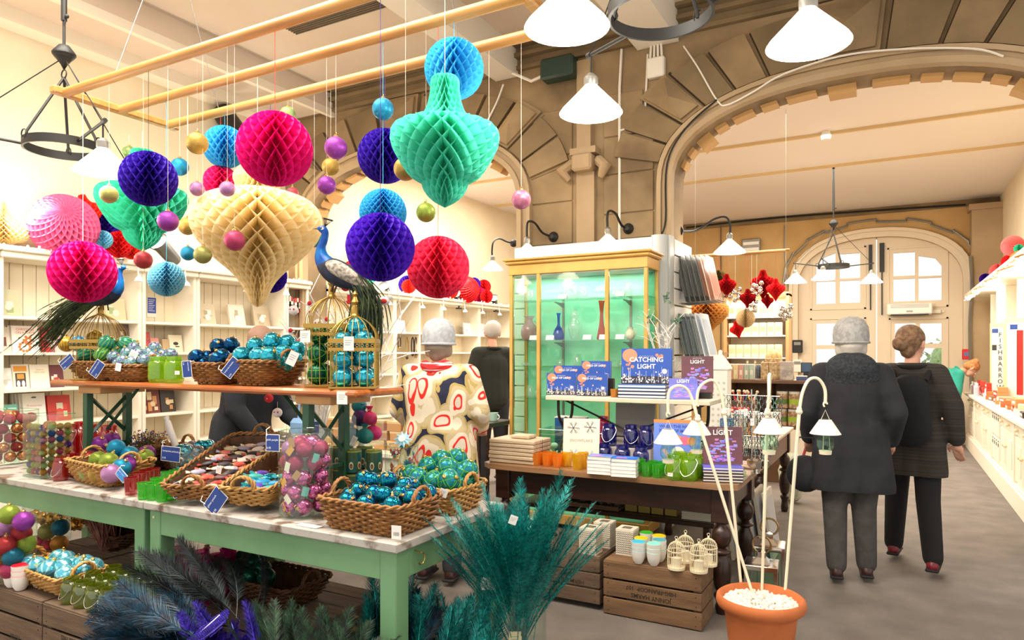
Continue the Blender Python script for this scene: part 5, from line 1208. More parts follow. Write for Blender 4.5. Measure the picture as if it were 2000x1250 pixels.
# back of the table: sprig basket, little basket, bowl
basket('dark wicker basket holding beaded sprigs behind the glitter baubles',(xat(288,2.66),2.66,T1),.34,.2,.13,m=WICKD,handles=None)
sp=thing('sprig_bunch','bunch of dark beaded sprigs with blue and red berries in the dark wicker basket','decoration',loc=(xat(288,2.66),2.66,T1+.1))
b=MB();rd=random.Random(9)
for k in range(160):
 a=rd.uniform(0,6.28);q=rd.uniform(.02,.14);b.tube([(q*.5*cos(a),q*.3*sin(a),0),(q*cos(a),q*.7*sin(a),rd.uniform(.05,.13))],.0015,3)
b.build('stems',mat('sprig_green','#5a5a34',.8),sp,kind='stuff')
for ci,cc in enumerate(('#2a4aa0','#a02a4a','#c8a030')):
 b=MB()
 for k in range(50):a=rd.uniform(0,6.28);q=rd.uniform(.02,.14);b.sph((q*cos(a),q*.7*sin(a),rd.uniform(.04,.13)),.005,6,4)
 b.build('berries',cov(cc),sp,kind='stuff')
basket('small wicker basket with a round handle and white decorations behind the bauble bowl',(xat(343,2.72),2.72,T1),.2,.17,.14,m=WICK,handles='y')
tub=thing('wrapped_candle','white rolled tissue sticking up out of the small round-handled basket','candle',loc=(xat(352,2.72),2.72,T1+.06));tub.rotation_euler=(0,R(-28),0)
MB().tube([(0,0,0),(0,0,.26)],[.022,.018],12).build('wrapping',FELTW,tub);MB().tube([(0,0,.26),(0,0,.29)],[.01,.018],8).build('twist',FELTW,tub)
bc_=V((xat(387,2.62),2.62,T1))
bowl=thing('glass_bowl','round glass fish bowl full of turquoise baubles with a blue label','bowl',loc=bc_)
MB().lathe([(0,0),(.07,0),(.12,.03),(.152,.09),(.15,.14),(.118,.185),(.115,.185),(.146,.14),(.148,.09),(.115,.034),(0,.01)],36).build('bowl_glass',GLASS,bowl)
fill(bc_.x,bc_.y,T1-.005,.125,.2,.068,['tealg','bluef','bluef','turq'],'small pale foil bauble','inside the round glass bowl','baubles in the round glass bowl',kind='plain',seed=8)
card('blue label on the round glass bowl',bc_+V((-.02,-.16,.15)),R(15),R(4),.125,.085,price='8.95',text_='turquoise printed glitter')
# trays
tr_rot=R(20)
tf=basket('large shallow wicker tray of striped pouches, propped up at the back',(-2.97,2.42,T1+.10),.36,.66,.075,rz=tr_rot,rx=R(15),flare=.03,m=WICK,handles='y',name='wicker_tray')
tg=basket('smaller wicker tray of teal and purple pouches beside the glass cylinder',(-2.62,2.36,T1+.07),.25,.5,.085,rz=tr_rot,rx=R(11),flare=.03,m=WICKL,handles='y',name='wicker_tray')
def traypt(t,x,y,z):
 M=Matrix.Translation(t.location)@t.rotation_euler.to_matrix().to_4x4();return M@V((x,y,z))
def pouch_fn():
 o=MB().sph((0,0,0),1,12,8,(.038,.02,.011)).build('pouch',cov('#d8c8b8'))
 MB().tube([(-.034,0,0),(-.056,0,.004)],[.008,.014],8,flat=.4).build('frill',cov('#c88a7a'),o)
 MB().tube([(-.036,.009*cos(a),.009*sin(a)*.6)for a in[k*pi/4 for k in range(8)]],.0022,4,True).build('drawstring',GOLD,o)
 return o
pc=['#e8d8c8','#2e1c1c','#b03a34','#e6c0b0','#c86a54','#5a2a2a','#e8dcb0','#a8a0b8','#d85a48','#3a3038'];rd=random.Random(2);cn=['cream','black','red','blush','brick','maroon','yellow','lilac grey','coral','charcoal']
k=0
for row in range(11):
 for c_ in range(4):
  i=rd.randrange(10);x=-.115+.077*c_+rd.uniform(-.01,.01);y=-.27+row*.052
  o=put('pouch',pouch_fn,traypt(tf,x,y,.042+rd.uniform(0,.012)),'%s patterned pouch in the large tray, %s row from its front, %s across'%(cn[i],nth(row),nth(c_)),'pouch','pouches in the large tray',mats={'':cov(pc[i]),'frill':cov(pc[(i+3)%10])})
  o.rotation_euler=(R(15)+rd.uniform(-.2,.2),rd.uniform(-.2,.2),tr_rot+rd.uniform(.3,1.2))
for k in range(13):
 i=rd.randrange(4);x=-.07+.065*(k%3);y=-.18+(k//3)*.055
 o=put('pouch',pouch_fn,traypt(tg,x,y,.04+rd.uniform(0,.02)),'%s sequin pouch in the smaller tray, %s from its front'%(['teal','blue','violet','sea green'][i],nth(k)),'pouch','pouches in the smaller tray',mats={'':[BM['turq'],cov('#1a8ab8'),cov('#5a3aa8'),cov('#3aa8a0')][i],'frill':cov('#2a9aa8')})
 o.rotation_euler=(R(11)+rd.uniform(-.2,.2),rd.uniform(-.2,.2),tr_rot+rd.uniform(.3,1.6));o.scale=(1.15,1.15,1.4)
wtag('small white tag among the striped pouches',traypt(tf,.0,-.12,.07),R(15),R(10),.03,.04)
card('large blue tag leaning on the front of the smaller tray',PY(421,979,2.07),R(12),R(-52),.115,.082,price='4.95',text_='glitter pouch')
card('small blue tag on the front corner of the striped pouch tray',PY(345,957,2.1),R(60),R(70),.07,.05,price='2.50',text_='silk pouch')
# candles, gift bags, star jar
PCAN=mat('candle_green','#3c4a1e',.35,c2='#0f5a5a',scale=9,lo=.45,hi=.6)
def candle_fn():
 t=bpy.data.objects.new('pillar_candle',None);COL.objects.link(t)
 MB().lathe([(0,0),(.04,0),(.041,.004),(.041,.108),(.036,.112),(.03,.108),(0,.106)],24).build('wax',PCAN,t)
 MB().lathe([(.041,.108),(.0415,.1),(.036,.112),(0,.107)],24).build('top_wax',cov('#8a8a2c'),t)
 for q in range(5):
  a=R(-62)+(q-2)*1.0;b=MB();M=TR(.0415*cos(a),.0415*sin(a),.035,0,0,a+pi/2)
  b.disc((0,-.0008,0),.011,12,M=M,ry=.02);b.k=1;b.disc((0,-.0014,-.002),.0075,12,M=M,ry=.013);b.k=2;b.disc((0,-.002,-.004),.004,10,M=M,ry=.007)
  b.k=3
  for j in range(5):b.tube([(0,-.001,.018+j*.01),(.008,-.001,.026+j*.01)],.0009,3,M=M).tube([(0,-.001,.018+j*.01),(-.008,-.001,.026+j*.01)],.0009,3,M=M)
  b.build('feather_motif',[cov('#d8cfa0'),cov('#1a5a4a'),cov('#c83a1c'),cov('#1f8a8a')],t)
 MB().tube([(0,0,.105),(0,0,.118)],.001,4).build('wick',IRON,t)
 return t
n_=0
for zi in range(2):
 for(px,Y)in((662,2.74),(690,2.66),(730,2.7),(712,2.8),(675,2.84)):
  put('candle',candle_fn,(xat(px,Y),Y,T1+zi*.1185),'peacock motif pillar candle, %s layer, %s in the stack behind the blue baubles'%(['lower','upper'][zi],['nearest the cylinder','in front middle','beside the stars','second row','rearmost'][n_%5]),'candle','peacock pattern candles');n_+=1
gbx=thing('glass_box','square glass box of organza gift bags behind the candles','glass box',loc=(xat(722,3.0)-.0,2.79+.0,T1));gbx.location=(-2.45,2.76,T1+.238)
q=.1
gbx.location=(-2.42,2.77,T1+.2385)
MB().box(-q,q,-.08,-.077,0,.16).box(-q,q,.077,.08,0,.16).box(-q,-q+.003,-.08,.08,0,.16).box(q-.003,q,-.08,.08,0,.16).box(-q,q,-.08,.08,0,.004).build('box_glass',GLASS,gbx)
for k,(x,y,z,c_,r_)in enumerate(((-.045,-.03,.05,'#1a6a72',.052),(.045,-.03,.05,'#1a8088',.05),(.05,.03,.06,'#e8287a',.05),(-.04,.03,.13,'#2a2a6a',.05),(.0,-.01,.15,'#5a2468',.045),(.05,.0,.14,'#d8246a',.045),(-.02,.0,.2,'#12828a',.045))):
 t=thing('gift_bag','%s organza gift bag in the glass box, %s'%(['dark teal','teal','hot pink','navy','plum','crimson pink','turquoise'][k],['low at the front','low beside the dark teal one','low at the back','in the second layer','tied with a knot in front','spilling over the edge','topmost of all'][k]),'gift bag','organza gift bags',loc=gbx.location+V((x,y,z)))
 MB().sph((0,0,0),r_,14,10,(1,.7,.8)).build('bag_body',mat('organza_%d'%k,c_,.5,trans=.3),t)
 MB().lathe([(.012,.03),(.01,.042),(.026,.062),(.02,.062),(.0,.045)],14,flute=.2,sy=.6).build('bag_frill',MATS['organza_%d'%k],t)
 MB().tube([(.012*cos(a),.012*sin(a),.042)for a in[j*pi/4 for j in range(8)]],.002,4,True).build('ribbon',GOLD,t)
wtag('white tag on the glass box of gift bags',gbx.location+V((.02,-.085,.03)),R(10),R(25),.03,.05)
sjx,sjy=-2.17,2.78
cyl_jar('glass cylinder of bright painted star and flower decorations at the back corner',sjx,sjy,.085,.25)
b0=['#c84a20','#e8a020','#1a7a80','#2a5a8a','#a02a30','#e8e0d0']
for k in range(34):
 a=rd.uniform(0,6.28);qr=.06*sqrt(rd.random());r_=.022;z=.03+.235*k/34
 if k<30:qr=.062;a=R(-62)+rd.uniform(-1.7,1.7)
 b=MB();vs=[(0,-.003,0)]
 for j in range(16):rr_=r_*(1 if j%2==0 else .55);vs.append((rr_*cos(j*pi/8),0,rr_*sin(j*pi/8)))
 b.add(vs+[(0,.003,0)],[(0,1+j,1+(j+1)%16)for j in range(16)]+[(17,1+(j+1)%16,1+j)for j in range(16)]);b.k=1;b.disc((0,-.005,0),.008,10)
 o=b.build('star_ornament',[cov(b0[k%6]),cov(b0[(k+1)%6])],smooth=False);o.location=(sjx+qr*cos(a),sjy+qr*sin(a),T1+z);o.rotation_euler=(rd.uniform(-.3,.3),rd.uniform(-1,1),a+pi/2)
 tag(o,'%s painted star decoration in the corner cylinder, %s from the bottom'%(['orange','amber','teal','blue','red','cream'][k%6],nth(k)),'ornament','painted stars in the corner cylinder')
b=MB();vs=[(0,-.012,0)]
for j in range(20):rr_=.05*(1 if j%2==0 else .6);vs.append((rr_*cos(j*pi/10),0,rr_*sin(j*pi/10)))
b.add(vs+[(0,.012,0)],[(0,1+j,1+(j+1)%20)for j in range(20)]+[(21,1+(j+1)%20,1+j)for j in range(20)]);b.k=1;b.disc((0,-.013,0),.02,12)
o=b.build('star_ornament',[cov('#a8dcec'),cov('#f4f8fa')],smooth=False);o.location=(sjx+.03,sjy-.03,T1+.285);o.rotation_euler=(R(-35),0,R(20));tag(o,'large pale blue and white star lying on top of the corner cylinder','ornament','painted stars in the corner cylinder')
# basket H and I
basket('big wicker basket of sequin baubles at the front corner of the green table',(-1.868,2.25,T1),.42,.315,.115,flare=.03,m=WICK)
basket('wicker basket of teal corded baubles at the back corner of the green table',(-1.87,2.64,T1),.40,.31,.11,flare=.03,m=WICKL)
H_=[(694,934,2.34),(726,939,2.36),(758,938,2.33),(660,966,2.25),(678,979,2.19),(714,985,2.16),(766,988,2.17),(806,973,2.25),(791,950,2.32),(837,963,2.36),(635,993,2.15),(659,998,2.13),(731,965,2.26),(699,959,2.28),(810,947,2.38),(742,1003,2.13),(645,975,2.24),(750,968,2.24),(782,965,2.27),(822,985,2.28)]
pile(H_,2.25,.078,'seq','blue and green sequin bauble','in the big front basket','sequin baubles in the big front basket',kind='tassel',lim=(-2.078,-1.658,2.1,2.4),z=T1)
I_=[(836,912,2.68),(868,897,2.76),(903,893,2.78),(874,914,2.62),(923,919,2.7),(877,943,2.52),(910,942,2.54),(816,934,2.56),(795,927,2.64),(945,947,2.7),(850,940,2.56),(934,955,2.6),(836,945,2.5),(895,925,2.66)]
pile(I_,2.6,.1,'tealg','teal mosaic bauble with lime cords','in the back corner basket','teal corded baubles in the back basket',kind='fancy',lim=(-2.07,-1.67,2.49,2.79),z=T1)
wtag('white barcode tag on the front corner of the big basket',PY(774,1040,2.085),R(10),0,.041,.052,True);wtag('white tag on the teal corded baubles',PY(866,963,2.44),R(30),R(20),.035,.036)
st_=thing('price_strip','strip of white paper lying on the table under the glass cylinder','paper',loc=(-2.12,2.1,T1));MB().box(-.06,.06,-.02,.02,0,.0008).build('paper_sheet',WHITE,st_)
# ---------------------------------------------------------------- under the green table: crates
CRATEW=mat('crate_wood','#8a6a4a',.8,c2='#6a4e36',scale=3,stretch=(1,10,10),lo=.3,hi=.7,bump=.2,bscale=20);CRATED=mat('crate_wood_grey','#77604c',.85,c2='#584636',scale=3,stretch=(1,10,10),lo=.3,hi=.7,bump=.2,bscale=20)
INK=mat('stencil_ink','#3a2c22',.9)
def crate(label,loc,L,W_,H,rz=0,lines=(),m=None,seed=0,rows=3,open_=False,topz=True):
 m=m or CRATEW;t=thing('wooden_crate',label,'crate','slatted wooden crates',loc=loc,rz=rz)
 hh=H/rows
 for k in range(rows):
  z0,z1=k*hh+.006,(k+1)*hh-.006
  for s_ in(-1,1):
   y=s_*(W_/2-.006);MB().rbox(-L/2,L/2,y-.006,y+.006,z0,z1,.002).build('slat',m,t)
   x=s_*(L/2-.006);MB().rbox(x-.006,x+.006,-W_/2+.013,W_/2-.013,z0,z1,.002).build('slat',m,t)
 for sx in(-1,1):
  for sy in(-1,1):MB().rbox(sx*(L/2-.03)-.017,sx*(L/2-.03)+.017,sy*(W_/2-.03)-.017,sy*(W_/2-.03)+.017,-.0,H-.003,.002).build('corner_post',CRATED,t)
 if topz:
  n=4
  for k in range(n):w_=W_/n;MB().rbox(-L/2+.004,L/2-.004,-W_/2+k*w_+.003,-W_/2+(k+1)*w_-.003,H-.008,H+.002,.002).build('slat',m,t)
 b=MB()
 for sx in(-1,1):
  for k in range(rows):
   for dz in(.25,.75):b.sph((sx*(L/2-.03),-W_/2-.0005,(k+dz)*hh),.003,6,4)
 b.build('nail',IRON,t,kind='stuff')
 if lines:
  mb=MB()
  for i,(s_,x,z,sz)in enumerate(lines):text(s_,sz,TR(x,-W_/2-.0008,z)@Matrix.Rotation(pi,4,'Y'),.02,mb)
  mb.build('stencil_lettering',INK,t,smooth=False)
 return t
crate('wooden crate stencilled JONNY HARMS upside down, under the wide dark table',(-1.18,3.87,0),.56,.28,.31,lines=(('HBG-FRANCOP  107',.0,.175,.032),('JONNY HARMS',-.0,.135,.034)))
crate('wooden crate on little feet with a half hidden stencil, beside the feather vase',(-1.77,3.9,.03),.56,.3,.28,m=CRATED,lines=(('VIER',.08,.16,.03),('HERMANN',.1,.12,.034)))
C2=[(-3.2,1.95,'stencilled crate in front at the foot of the green table, holding the lime jars',(('CHOUSE-VEDING 1902',.02,.2,.03),)),(-3.78,1.95,'front crate under the wicker basket of ice blue baubles',(('PETER',.05,.12,.032),)),(-4.36,1.95,'front crate under the jar of big glitter baubles',())]
for x,y,lab,ln in C2:crate(lab,(x,y+.0,0),.57,.36,.33,lines=ln,m=CRATED)
for k,x in enumerate((-4.3,-3.7,-3.1,-2.5)):crate('crate standing at the back under the green table, %s from the bookcase end'%nth(k),(x,2.46,0),.58,.5,.3,m=CRATED)
CZ=.3335
# bottom jar of big glitter baubles
p=PZ(10,1135,CZ)
jx,jy=PZ(5,1128,CZ).x,PZ(5,1128,CZ).y
t=thing('glass_jar','large glass jar of big glitter baubles on the front crate at the edge','glass jar','open glass jars of decorations',loc=(jx,jy,CZ+.001));MB().lathe([(0,0),(.15,0),(.15,.3),(.146,.3),(.146,.012),(0,.012)],36).build('jar_wall',GLASS,t);MB().tube([(.148*cos(a),.148*sin(a),.3)for a in[k*pi/16 for k in range(32)]],.003,5,True).build('rim',GLASSG,t)
for i,(px,py,mm)in enumerate(((18,1005,'green'),(10,1030,'lilac'),(46,1018,'purple'),(42,1042,'red'),(12,1066,'red'),(50,1062,'green'),(25,1088,'teal'),(50,1100,'olive'),(20,1112,'rose'),(-8,1050,'coral'),(-6,1090,'amber'))):
 pp=PW(px,py,3.43+.06*(i%2));put('bauble',KIND['plain'][1],pp,'big %s glitter bauble in the low glass jar, %s from the top'%(CN.get(mm,mm),nth(i)),'bauble','big baubles in the low glass jar',s=.048,mats={'':GL[mm]})
t=thing('glass_jar','second glass jar of dusky baubles standing back under the green table','glass jar','open glass jars of decorations',loc=(xat(92,2.4),2.4,.302));MB().lathe([(0,0),(.13,0),(.13,.3),(.126,.3),(.126,.012),(0,.012)],36).build('jar_wall',GLASS,t)
for i,(px,py,mm)in enumerate(((92,1038,'olive'),(96,1070,'red'),(116,1062,'amber'),(118,1030,'teal'),(78,1060,'coral'),(104,1095,'rose'))):
 pp=PY(px,py,2.33);put('bauble',KIND['plain'][1],pp,'dusky %s glitter bauble in the jar under the table, %s placed'%(CN.get(mm,mm),nth(i)),'bauble','baubles in the jar under the table',s=.05,mats={'':GL[mm]})
# golden crumpled foil decorations behind
for k in range(7):
 pp=PY(70+k*16,1008+(k%3)*14,2.62);o=MB().sph((0,0,0),.045,9,7).build('foil_ornament',mat('gold_foil','#b8863c',.25,.9));me=o.data
 for v in me.vertices:v.co*=1+random.uniform(-.3,.3)
 o.location=(pp.x,pp.y,max(pp.z,.36));tag(o,'crumpled gold foil ornament under the table, %s from the bookcase end'%nth(k),'ornament','gold foil ornaments')
t=thing('storage_box','white card box standing behind the gold foil ornaments','box',loc=(xat(110,2.72),2.66,.303));MB().rbox(-.35,.35,-.04,.06,0,.3,.004).build('box_body',WHITE,t);MB().rbox(-.355,.355,-.045,.065,.27,.305,.004).build('lid',WHITE,t)
# cups with coloured rims
def cup_fn():
 t=bpy.data.objects.new('ceramic_cup',None);COL.objects.link(t)
 MB().lathe([(0,0),(.022,0),(.034,.02),(.04,.05),(.042,.075),(.038,.075),(.034,.03),(0,.012)],24).build('cup_body',WHITE,t)
 MB().lathe([(.0385,.07),(.0415,.0755),(.038,.078),(.0,.0735)],24).build('cup_inside',cov('#e02030'),t)
 return t
def cups(lst,z,where,group,r=1.0):
 for px,py,c_,nm,st in lst:
  p=PZ(px,py,z)
  for k in range(st):put('cup',cup_fn,(p.x,p.y,z+.001+k*.026*r),'white cup lined in %s, %s, %s'%(nm,'topmost of its stack' if k==st-1 else '%s up in its stack'%nth(k),where),'cup',group,s=r,mats={'cup_inside':cov(c_)})
cups([(24,1146,'#6adcb0','mint',3),(40,1152,'#e01828','red',3),(66,1136,'#d01c2c','crimson',2),(78,1146,'#3aa828','green',3),(90,1128,'#f0a818','amber',2),(96,1146,'#e8a0c0','pink',2),(102,1136,'#2a8aa0','blue',2)],CZ,'beside the low glass jar','cups on the front crate',.95)
# ice blue baubles
cpos=PZ(118,1182,CZ)
basket('wicker basket of ice blue lined baubles on the front crate',(xat(100,1.9)+.0,1.93,CZ+.001),.5,.24,.09,rz=R(-3),m=WICKL)
IC=[(58,1138),(72,1144),(95,1162),(122,1150,1.82),(118,1108,2.0),(126,1120,1.92),(146,1102,2.04),(168,1102,2.0),(190,1118,2.0),(157,1138,1.86),(182,1124,1.95),(105,1136,1.9),(137,1128,1.95),(204,1096,2.1),(222,1106,2.1),(227,1118,2.05)]
pile([(q+(1.87,))[:3]for q in IC],1.87,.1,'ice','lined ice blue bauble','in the basket on the front crate','ice blue baubles in the low basket',lim=(xat(100,1.9)-.25,xat(100,1.9)+.25,1.81,2.05),z=CZ+.045)
# lime jars on the crate
for k in range(12):
 r_,c_=divmod(k,4);x,y=-3.36+c_*.1,1.83+r_*.1
 jar('lime green lidded jar with a wire handle on the front crate, %s row, %s along'%(nth(r_),nth(c_)),(x,y,CZ+.001),.044,.115,OLV,'olive','lime jars on the front crate',rz=R(-20+15*k))
# magenta bottles and jars
def bottle_fn(r,h,m):
 def f():
  t=bpy.data.objects.new('glass_bottle',None);COL.objects.link(t)
  MB().lathe([(0,0),(r,0),(r,h*.55),(r*.8,h*.66),(r*.32,h*.78),(r*.3,h*.92),(r*.42,h*.93),(r*.4,h*.97),(r*.25,h*.97),(r*.24,h*.78),(r*.7,h*.62),(r*.9,h*.5),(r*.9,.01),(0,.01)],16).build('bottle_body',m,t)
  MB().lathe([(0,h*.93),(r*.28,h*.93),(r*.3,h*1.04),(0,h*1.04)],10).build('cork',KRAFT,t);return t
 return f
bt=[(222,1040,2.62),(240,1045,2.6),(316,1075,2.3),(332,1070,2.42),(362,1100,2.22),(372,1085,2.34),(388,1095,2.28),(404,1080,2.42),(418,1090,2.32),(436,1098,2.4),(346,1110,2.25),(330,1105,2.2)]
for k,(px,py,Y)in enumerate(bt):put('bottle_mag',bottle_fn(.045,.2 if k%2 else .17,MAG),(xat(px,Y),Y,.303),'magenta glass bottle under the green table, %s along from the bookcase end'%nth(sorted(q[0]for q in bt).index(px)),'bottle','magenta bottles under the table')
mj=[(312,2.5),(330,2.32),(352,2.5),(372,2.18),(392,2.5),(410,2.2),(428,2.24),(445,2.34),(396,2.16),(440,2.44),(424,2.5)]
for k,(px,Y)in enumerate(sorted(mj)):put('votive_mag',votive_fn(.04,.105,MAG),(xat(px,Y),Y,.303),'magenta fluted glass under the green table, %s along from the middle leg'%nth(k),'votive glass','magenta glasses under the table')
for k,(px,Y)in enumerate(((414,2.24),(432,2.28),(446,2.38),(394,2.2))):put('votive_mag',None,(xat(px,Y-.03),Y-.03,.303+.106),'magenta fluted glass stacked on top under the table, %s one'%nth(k),'votive glass','magenta glasses under the table')
t=basket('dark tipped wicker basket of sticks behind the middle table leg',(xat(215,2.4),2.4,.40),.3,.22,.13,ry=R(25),m=WICKD,handles=None)
st_=thing('stick_bundle','fan of brown woven sticks leaning out of the tipped basket','decoration',loc=(xat(215,2.3),2.3,.40));b=MB()
for k in range(60):a=-.6+1.2*k/60;b.tube([(0,rd.uniform(-.05,.05),0),(.26*sin(a)-.1,rd.uniform(-.08,.05),.22*cos(a))],.004,4)
b.build('sticks',mat('brown_stick','#6a3428',.7,c2='#8a5a48',scale=20),st_)
basket('dark wicker basket of green sequin baubles on the back crate under the table',(-2.62,2.4,.303),.42,.3,.1,m=WICKD)
pile([(452,1122,2.3),(470,1108,2.34),(492,1098,2.4),(512,1112,2.36),(485,1125,2.28),(474,1090,2.46),(505,1090,2.48),(520,1128,2.3),(462,1100,2.42)],2.34,.09,'darkg','dark green sequin bauble','in the dark basket under the table','dark green baubles under the table')
# ---- feathers
def feather_mesh(L,W_,n,curve,m,seed,st=.22,droop=.5):
 rd=random.Random(seed);b=MB();pts=[]
 for i in range(n+1):f=i/n;pts.append(V((curve*f*f,0,L*f)))
 b.tube(pts[::max(1,n//8)]+[pts[-1]],[.0022]*len(pts[::max(1,n//8)])+[.0006],4)
 for i in range(int(n*st),n+1):
  p=pts[i];f=i/n;w_=W_*(max(0,sin(pi*min(1,(f-st+.06)/(1.06-st))))**.6 if f<.99 else .2)+W_*.15
  d=(pts[i]-pts[i-1]).normalized()
  for sg in(-1,1):
   for q in range(2):
    a=rd.uniform(.5,.95);e=p+d*w_*a*droop*2.2+V((rd.uniform(-.25,.25)*w_,sg*w_*a*.8,0));md=p.lerp(e,.5)+d*w_*.06
    t_=.0011
    b.add([p+d*t_*2,p-d*t_*2,md-d*t_,e,md+d*t_*1.5],[(0,1,2,4),(4,2,3)])
 return b.mesh('feather',m,smooth=False)
FT=mat('teal_glitter_feather','#0b6a68',.25,.45,c2='#18a8a0',scale=90,vor=True,lo=.3,hi=.8)
FB=mat('blue_feather','#041a2c',.45,.2,c2='#083c54',scale=30);FP=mat('purple_glitter','#1a0a6a',.3,.4,c2='#3c24a8',scale=120,vor=True,lo=.3,hi=.8);FG=mat('green_feather','#0e1c12',.6,.1,c2='#24482c',scale=30);FBK=mat('dark_feather','#080f10',.6,c2='#0c2226',scale=20)
FM={}
DIRS=['towards the aisle','towards the book table','towards the showcase','away behind','towards the bookcases','towards the far table end','forwards','forwards to the aisle']
def lean(a,t_):return '%s, leaning %s'%('upright' if t_<.16 else 'spreading' if t_<.33 else 'outermost',DIRS[int((a%6.2832)/.7854)%8])
def feather(key,L,W_,n,cv,m,loc,rot,label,group,cat='feather',s=1,name='feather',st=.22,q=None):
 if key not in FM:FM[key]=[feather_mesh(L,W_,n,cv[q_]if isinstance(cv,tuple)else cv*(1+.3*q_),m,q_+3,st)for q_ in range(3)]
 o=link(name,random.choice(FM[key])if q is None else FM[key][q]);o.location=loc;o.rotation_euler=rot;o.scale=(s,s,s)
 return tag(o,label,cat,group)
vx,vy=-1.33,2.46
vz=thing('glass_vase','tall clear glass vase on the floor holding the teal glitter feathers','vase',loc=(vx,vy,.001))
MB().lathe([(0,0),(.1,0),(.112,.02),(.116,.54),(.112,.54),(.106,.03),(0,.03)],40).build('vase_glass',GLASS,vz)
MB().tube([(.114*cos(a),.114*sin(a),.54)for a in[k*pi/18 for k in range(36)]],.003,5,True).build('rim',GLASSG,vz)
rd=random.Random(12)
TCV=(.03,.17,.3)
for k in range(110):
 a=2*pi*k/110*7+rd.uniform(-.1,.1);q=(0,1,1,2,2)[k%5];tl=rd.uniform(.02,.16)+.05*q
 e=(Matrix.Rotation(a,4,'Z')@Matrix.Rotation(tl,4,'Y')@Matrix.Rotation(rd.uniform(-.5,.5),4,'Z')).to_euler()
 r_=.0 if q==0 else-.05
 feather('teal',.86,.06,110,TCV,FT,(vx+r_*cos(a),vy+r_*sin(a),.04+.1*rd.random()),e,'teal glitter feather in the glass floor vase, '+lean(a,(.1,.3,.5)[q]),'teal glitter feathers in the vase',s=rd.uniform(.78,.98),st=.55,q=q)
feather('teal',.86,.06,110,TCV,FT,(vx+.04,vy+.02,.2),(0,R(10),R(-20)),'tallest teal glitter feather, sticking up out of the vase towards the book table','teal glitter feathers in the vase',s=1.0,st=.55,q=0)
for(x,y,z,lab,r_)in((-.08,-.1,.58,'large white price tag on the teal feathers at the vase rim',0),(.06,-.15,.86,'small white tag higher up in the teal feathers',20)):wtag(lab,(vx+x,vy+y,z),R(29),R(r_),.06 if z<.6 else .03,.05 if z<.6 else .035)
wtag('cream tag tied to the feather stems inside the glass vase',(vx+.02,vy-.06,.36),R(29),0,.05,.07,c='#d8c8a0')
# stems and piles in front at floor level
def fpile(key,n,L,W_,m,cx,cy,cz,az0,az1,el0,el1,lab,group,seed,s=(.8,1.1),sx=.1,sy=.1):
 rd=random.Random(seed)
 for k in range(n):
  a=rd.uniform(az0,az1);e=rd.uniform(el0,el1)
  M=Matrix.Rotation(a,4,'Z')@Matrix.Rotation(pi/2-e,4,'Y')@Matrix.Rotation(rd.uniform(0,3),4,'Z')
  feather(key,L,W_,100,.08,m,(cx+rd.uniform(-sx,sx),cy+rd.uniform(-sy,sy),cz+rd.uniform(-.03,.03)),M.to_euler(),lab+', '+['lying low','half raised','raised up'][min(2,int((e-el0)/max(el1-el0,.01)*3))]+' '+DIRS[int((a%6.2832)/.7854)%8],group,s=rd.uniform(*s))
fpile('blue',44,.34,.08,FB,-2.5,1.78,.36,R(150),R(205),R(-8),R(20),'dark blue feather of the sheaf on the crates','blue feathers in the sheaf',21,sx=.14,sy=.1)
fpile('dark',20,.4,.08,FBK,-2.5,1.98,.4,R(100),R(200),R(5),R(35),'black feather behind the blue sheaf','black feathers under the table',22,sx=.15,sy=.12)
fpile('purple',30,.28,.05,FP,-2.2,1.75,.26,R(20),R(170),R(0),R(30),'purple glitter feather between the table legs','purple glitter feathers',23,sx=.16,sy=.06)
fpile('greenf',60,.38,.055,FG,-1.92,1.86,.12,R(30),R(150),R(30),R(85),'dark green feather beside the front table leg','green feathers by the front leg',24,sx=.22,sy=.08)
fpile('teal2',34,.4,.07,FT,-1.7,2.35,.1,R(40),R(140),R(40),R(85),'dark teal feather behind the front leg','teal feathers under the table',25,sx=.3,sy=.15)
fpile('bluefr',18,.22,.06,mat('bright_blue_feather','#0848a0',.25,.4,c2='#109098',scale=60,vor=True),-1.58,1.95,.12,R(30),R(150),R(15),R(70),'bright blue feather at the vase foot','bright feathers by the vase foot',26,sx=.12,sy=.05)
b=MB()
for k in range(60):
 for q in range(2):
  pass
fl_=thing('glitter_flower','purple beaded leaf ornament lying among the purple feathers','ornament',loc=PW(410,1222,2.75));fl_.rotation_euler=(R(-60),0,R(-20))
b=MB()
for i in range(16):
 for j in range(24):
  u,v_=(i-7.5)/8,(j-11.5)/12
  if u*u+v_*v_<1 and abs(u)>.05:b.sph((u*.055,-.004+.02*u*u,v_*.085),.0042,5,4)
b.build('beads',FP,fl_,kind='stuff');MB().disc((0,.004,0),.055,20,ry=.085).build('leaf_back',FP,fl_);MB().tube([(0,0,-.08),(0,-.01,.05)],.0025,5).build('white_tie',WHITE,fl_)
basket('wicker basket of peacock feathers on the floor behind the front table leg',(-1.95,2.42,.002),.44,.34,.22,m=WICKL)
fpile('blueb',24,.22,.06,FB,-1.83,2.42,.2,R(0),R(360),R(10),R(80),'blue feather clip heaped in the floor basket','blue feathers in the floor basket',27,sx=.14,sy=.1)
basket('wicker basket under the purple feathers at the foot of the table',(-2.3,1.8,.002),.7,.3,.2,m=WICKD)
basket('wicker basket under the green feathers by the front leg',(-1.85,1.83,.002),.34,.26,.14,m=WICK)
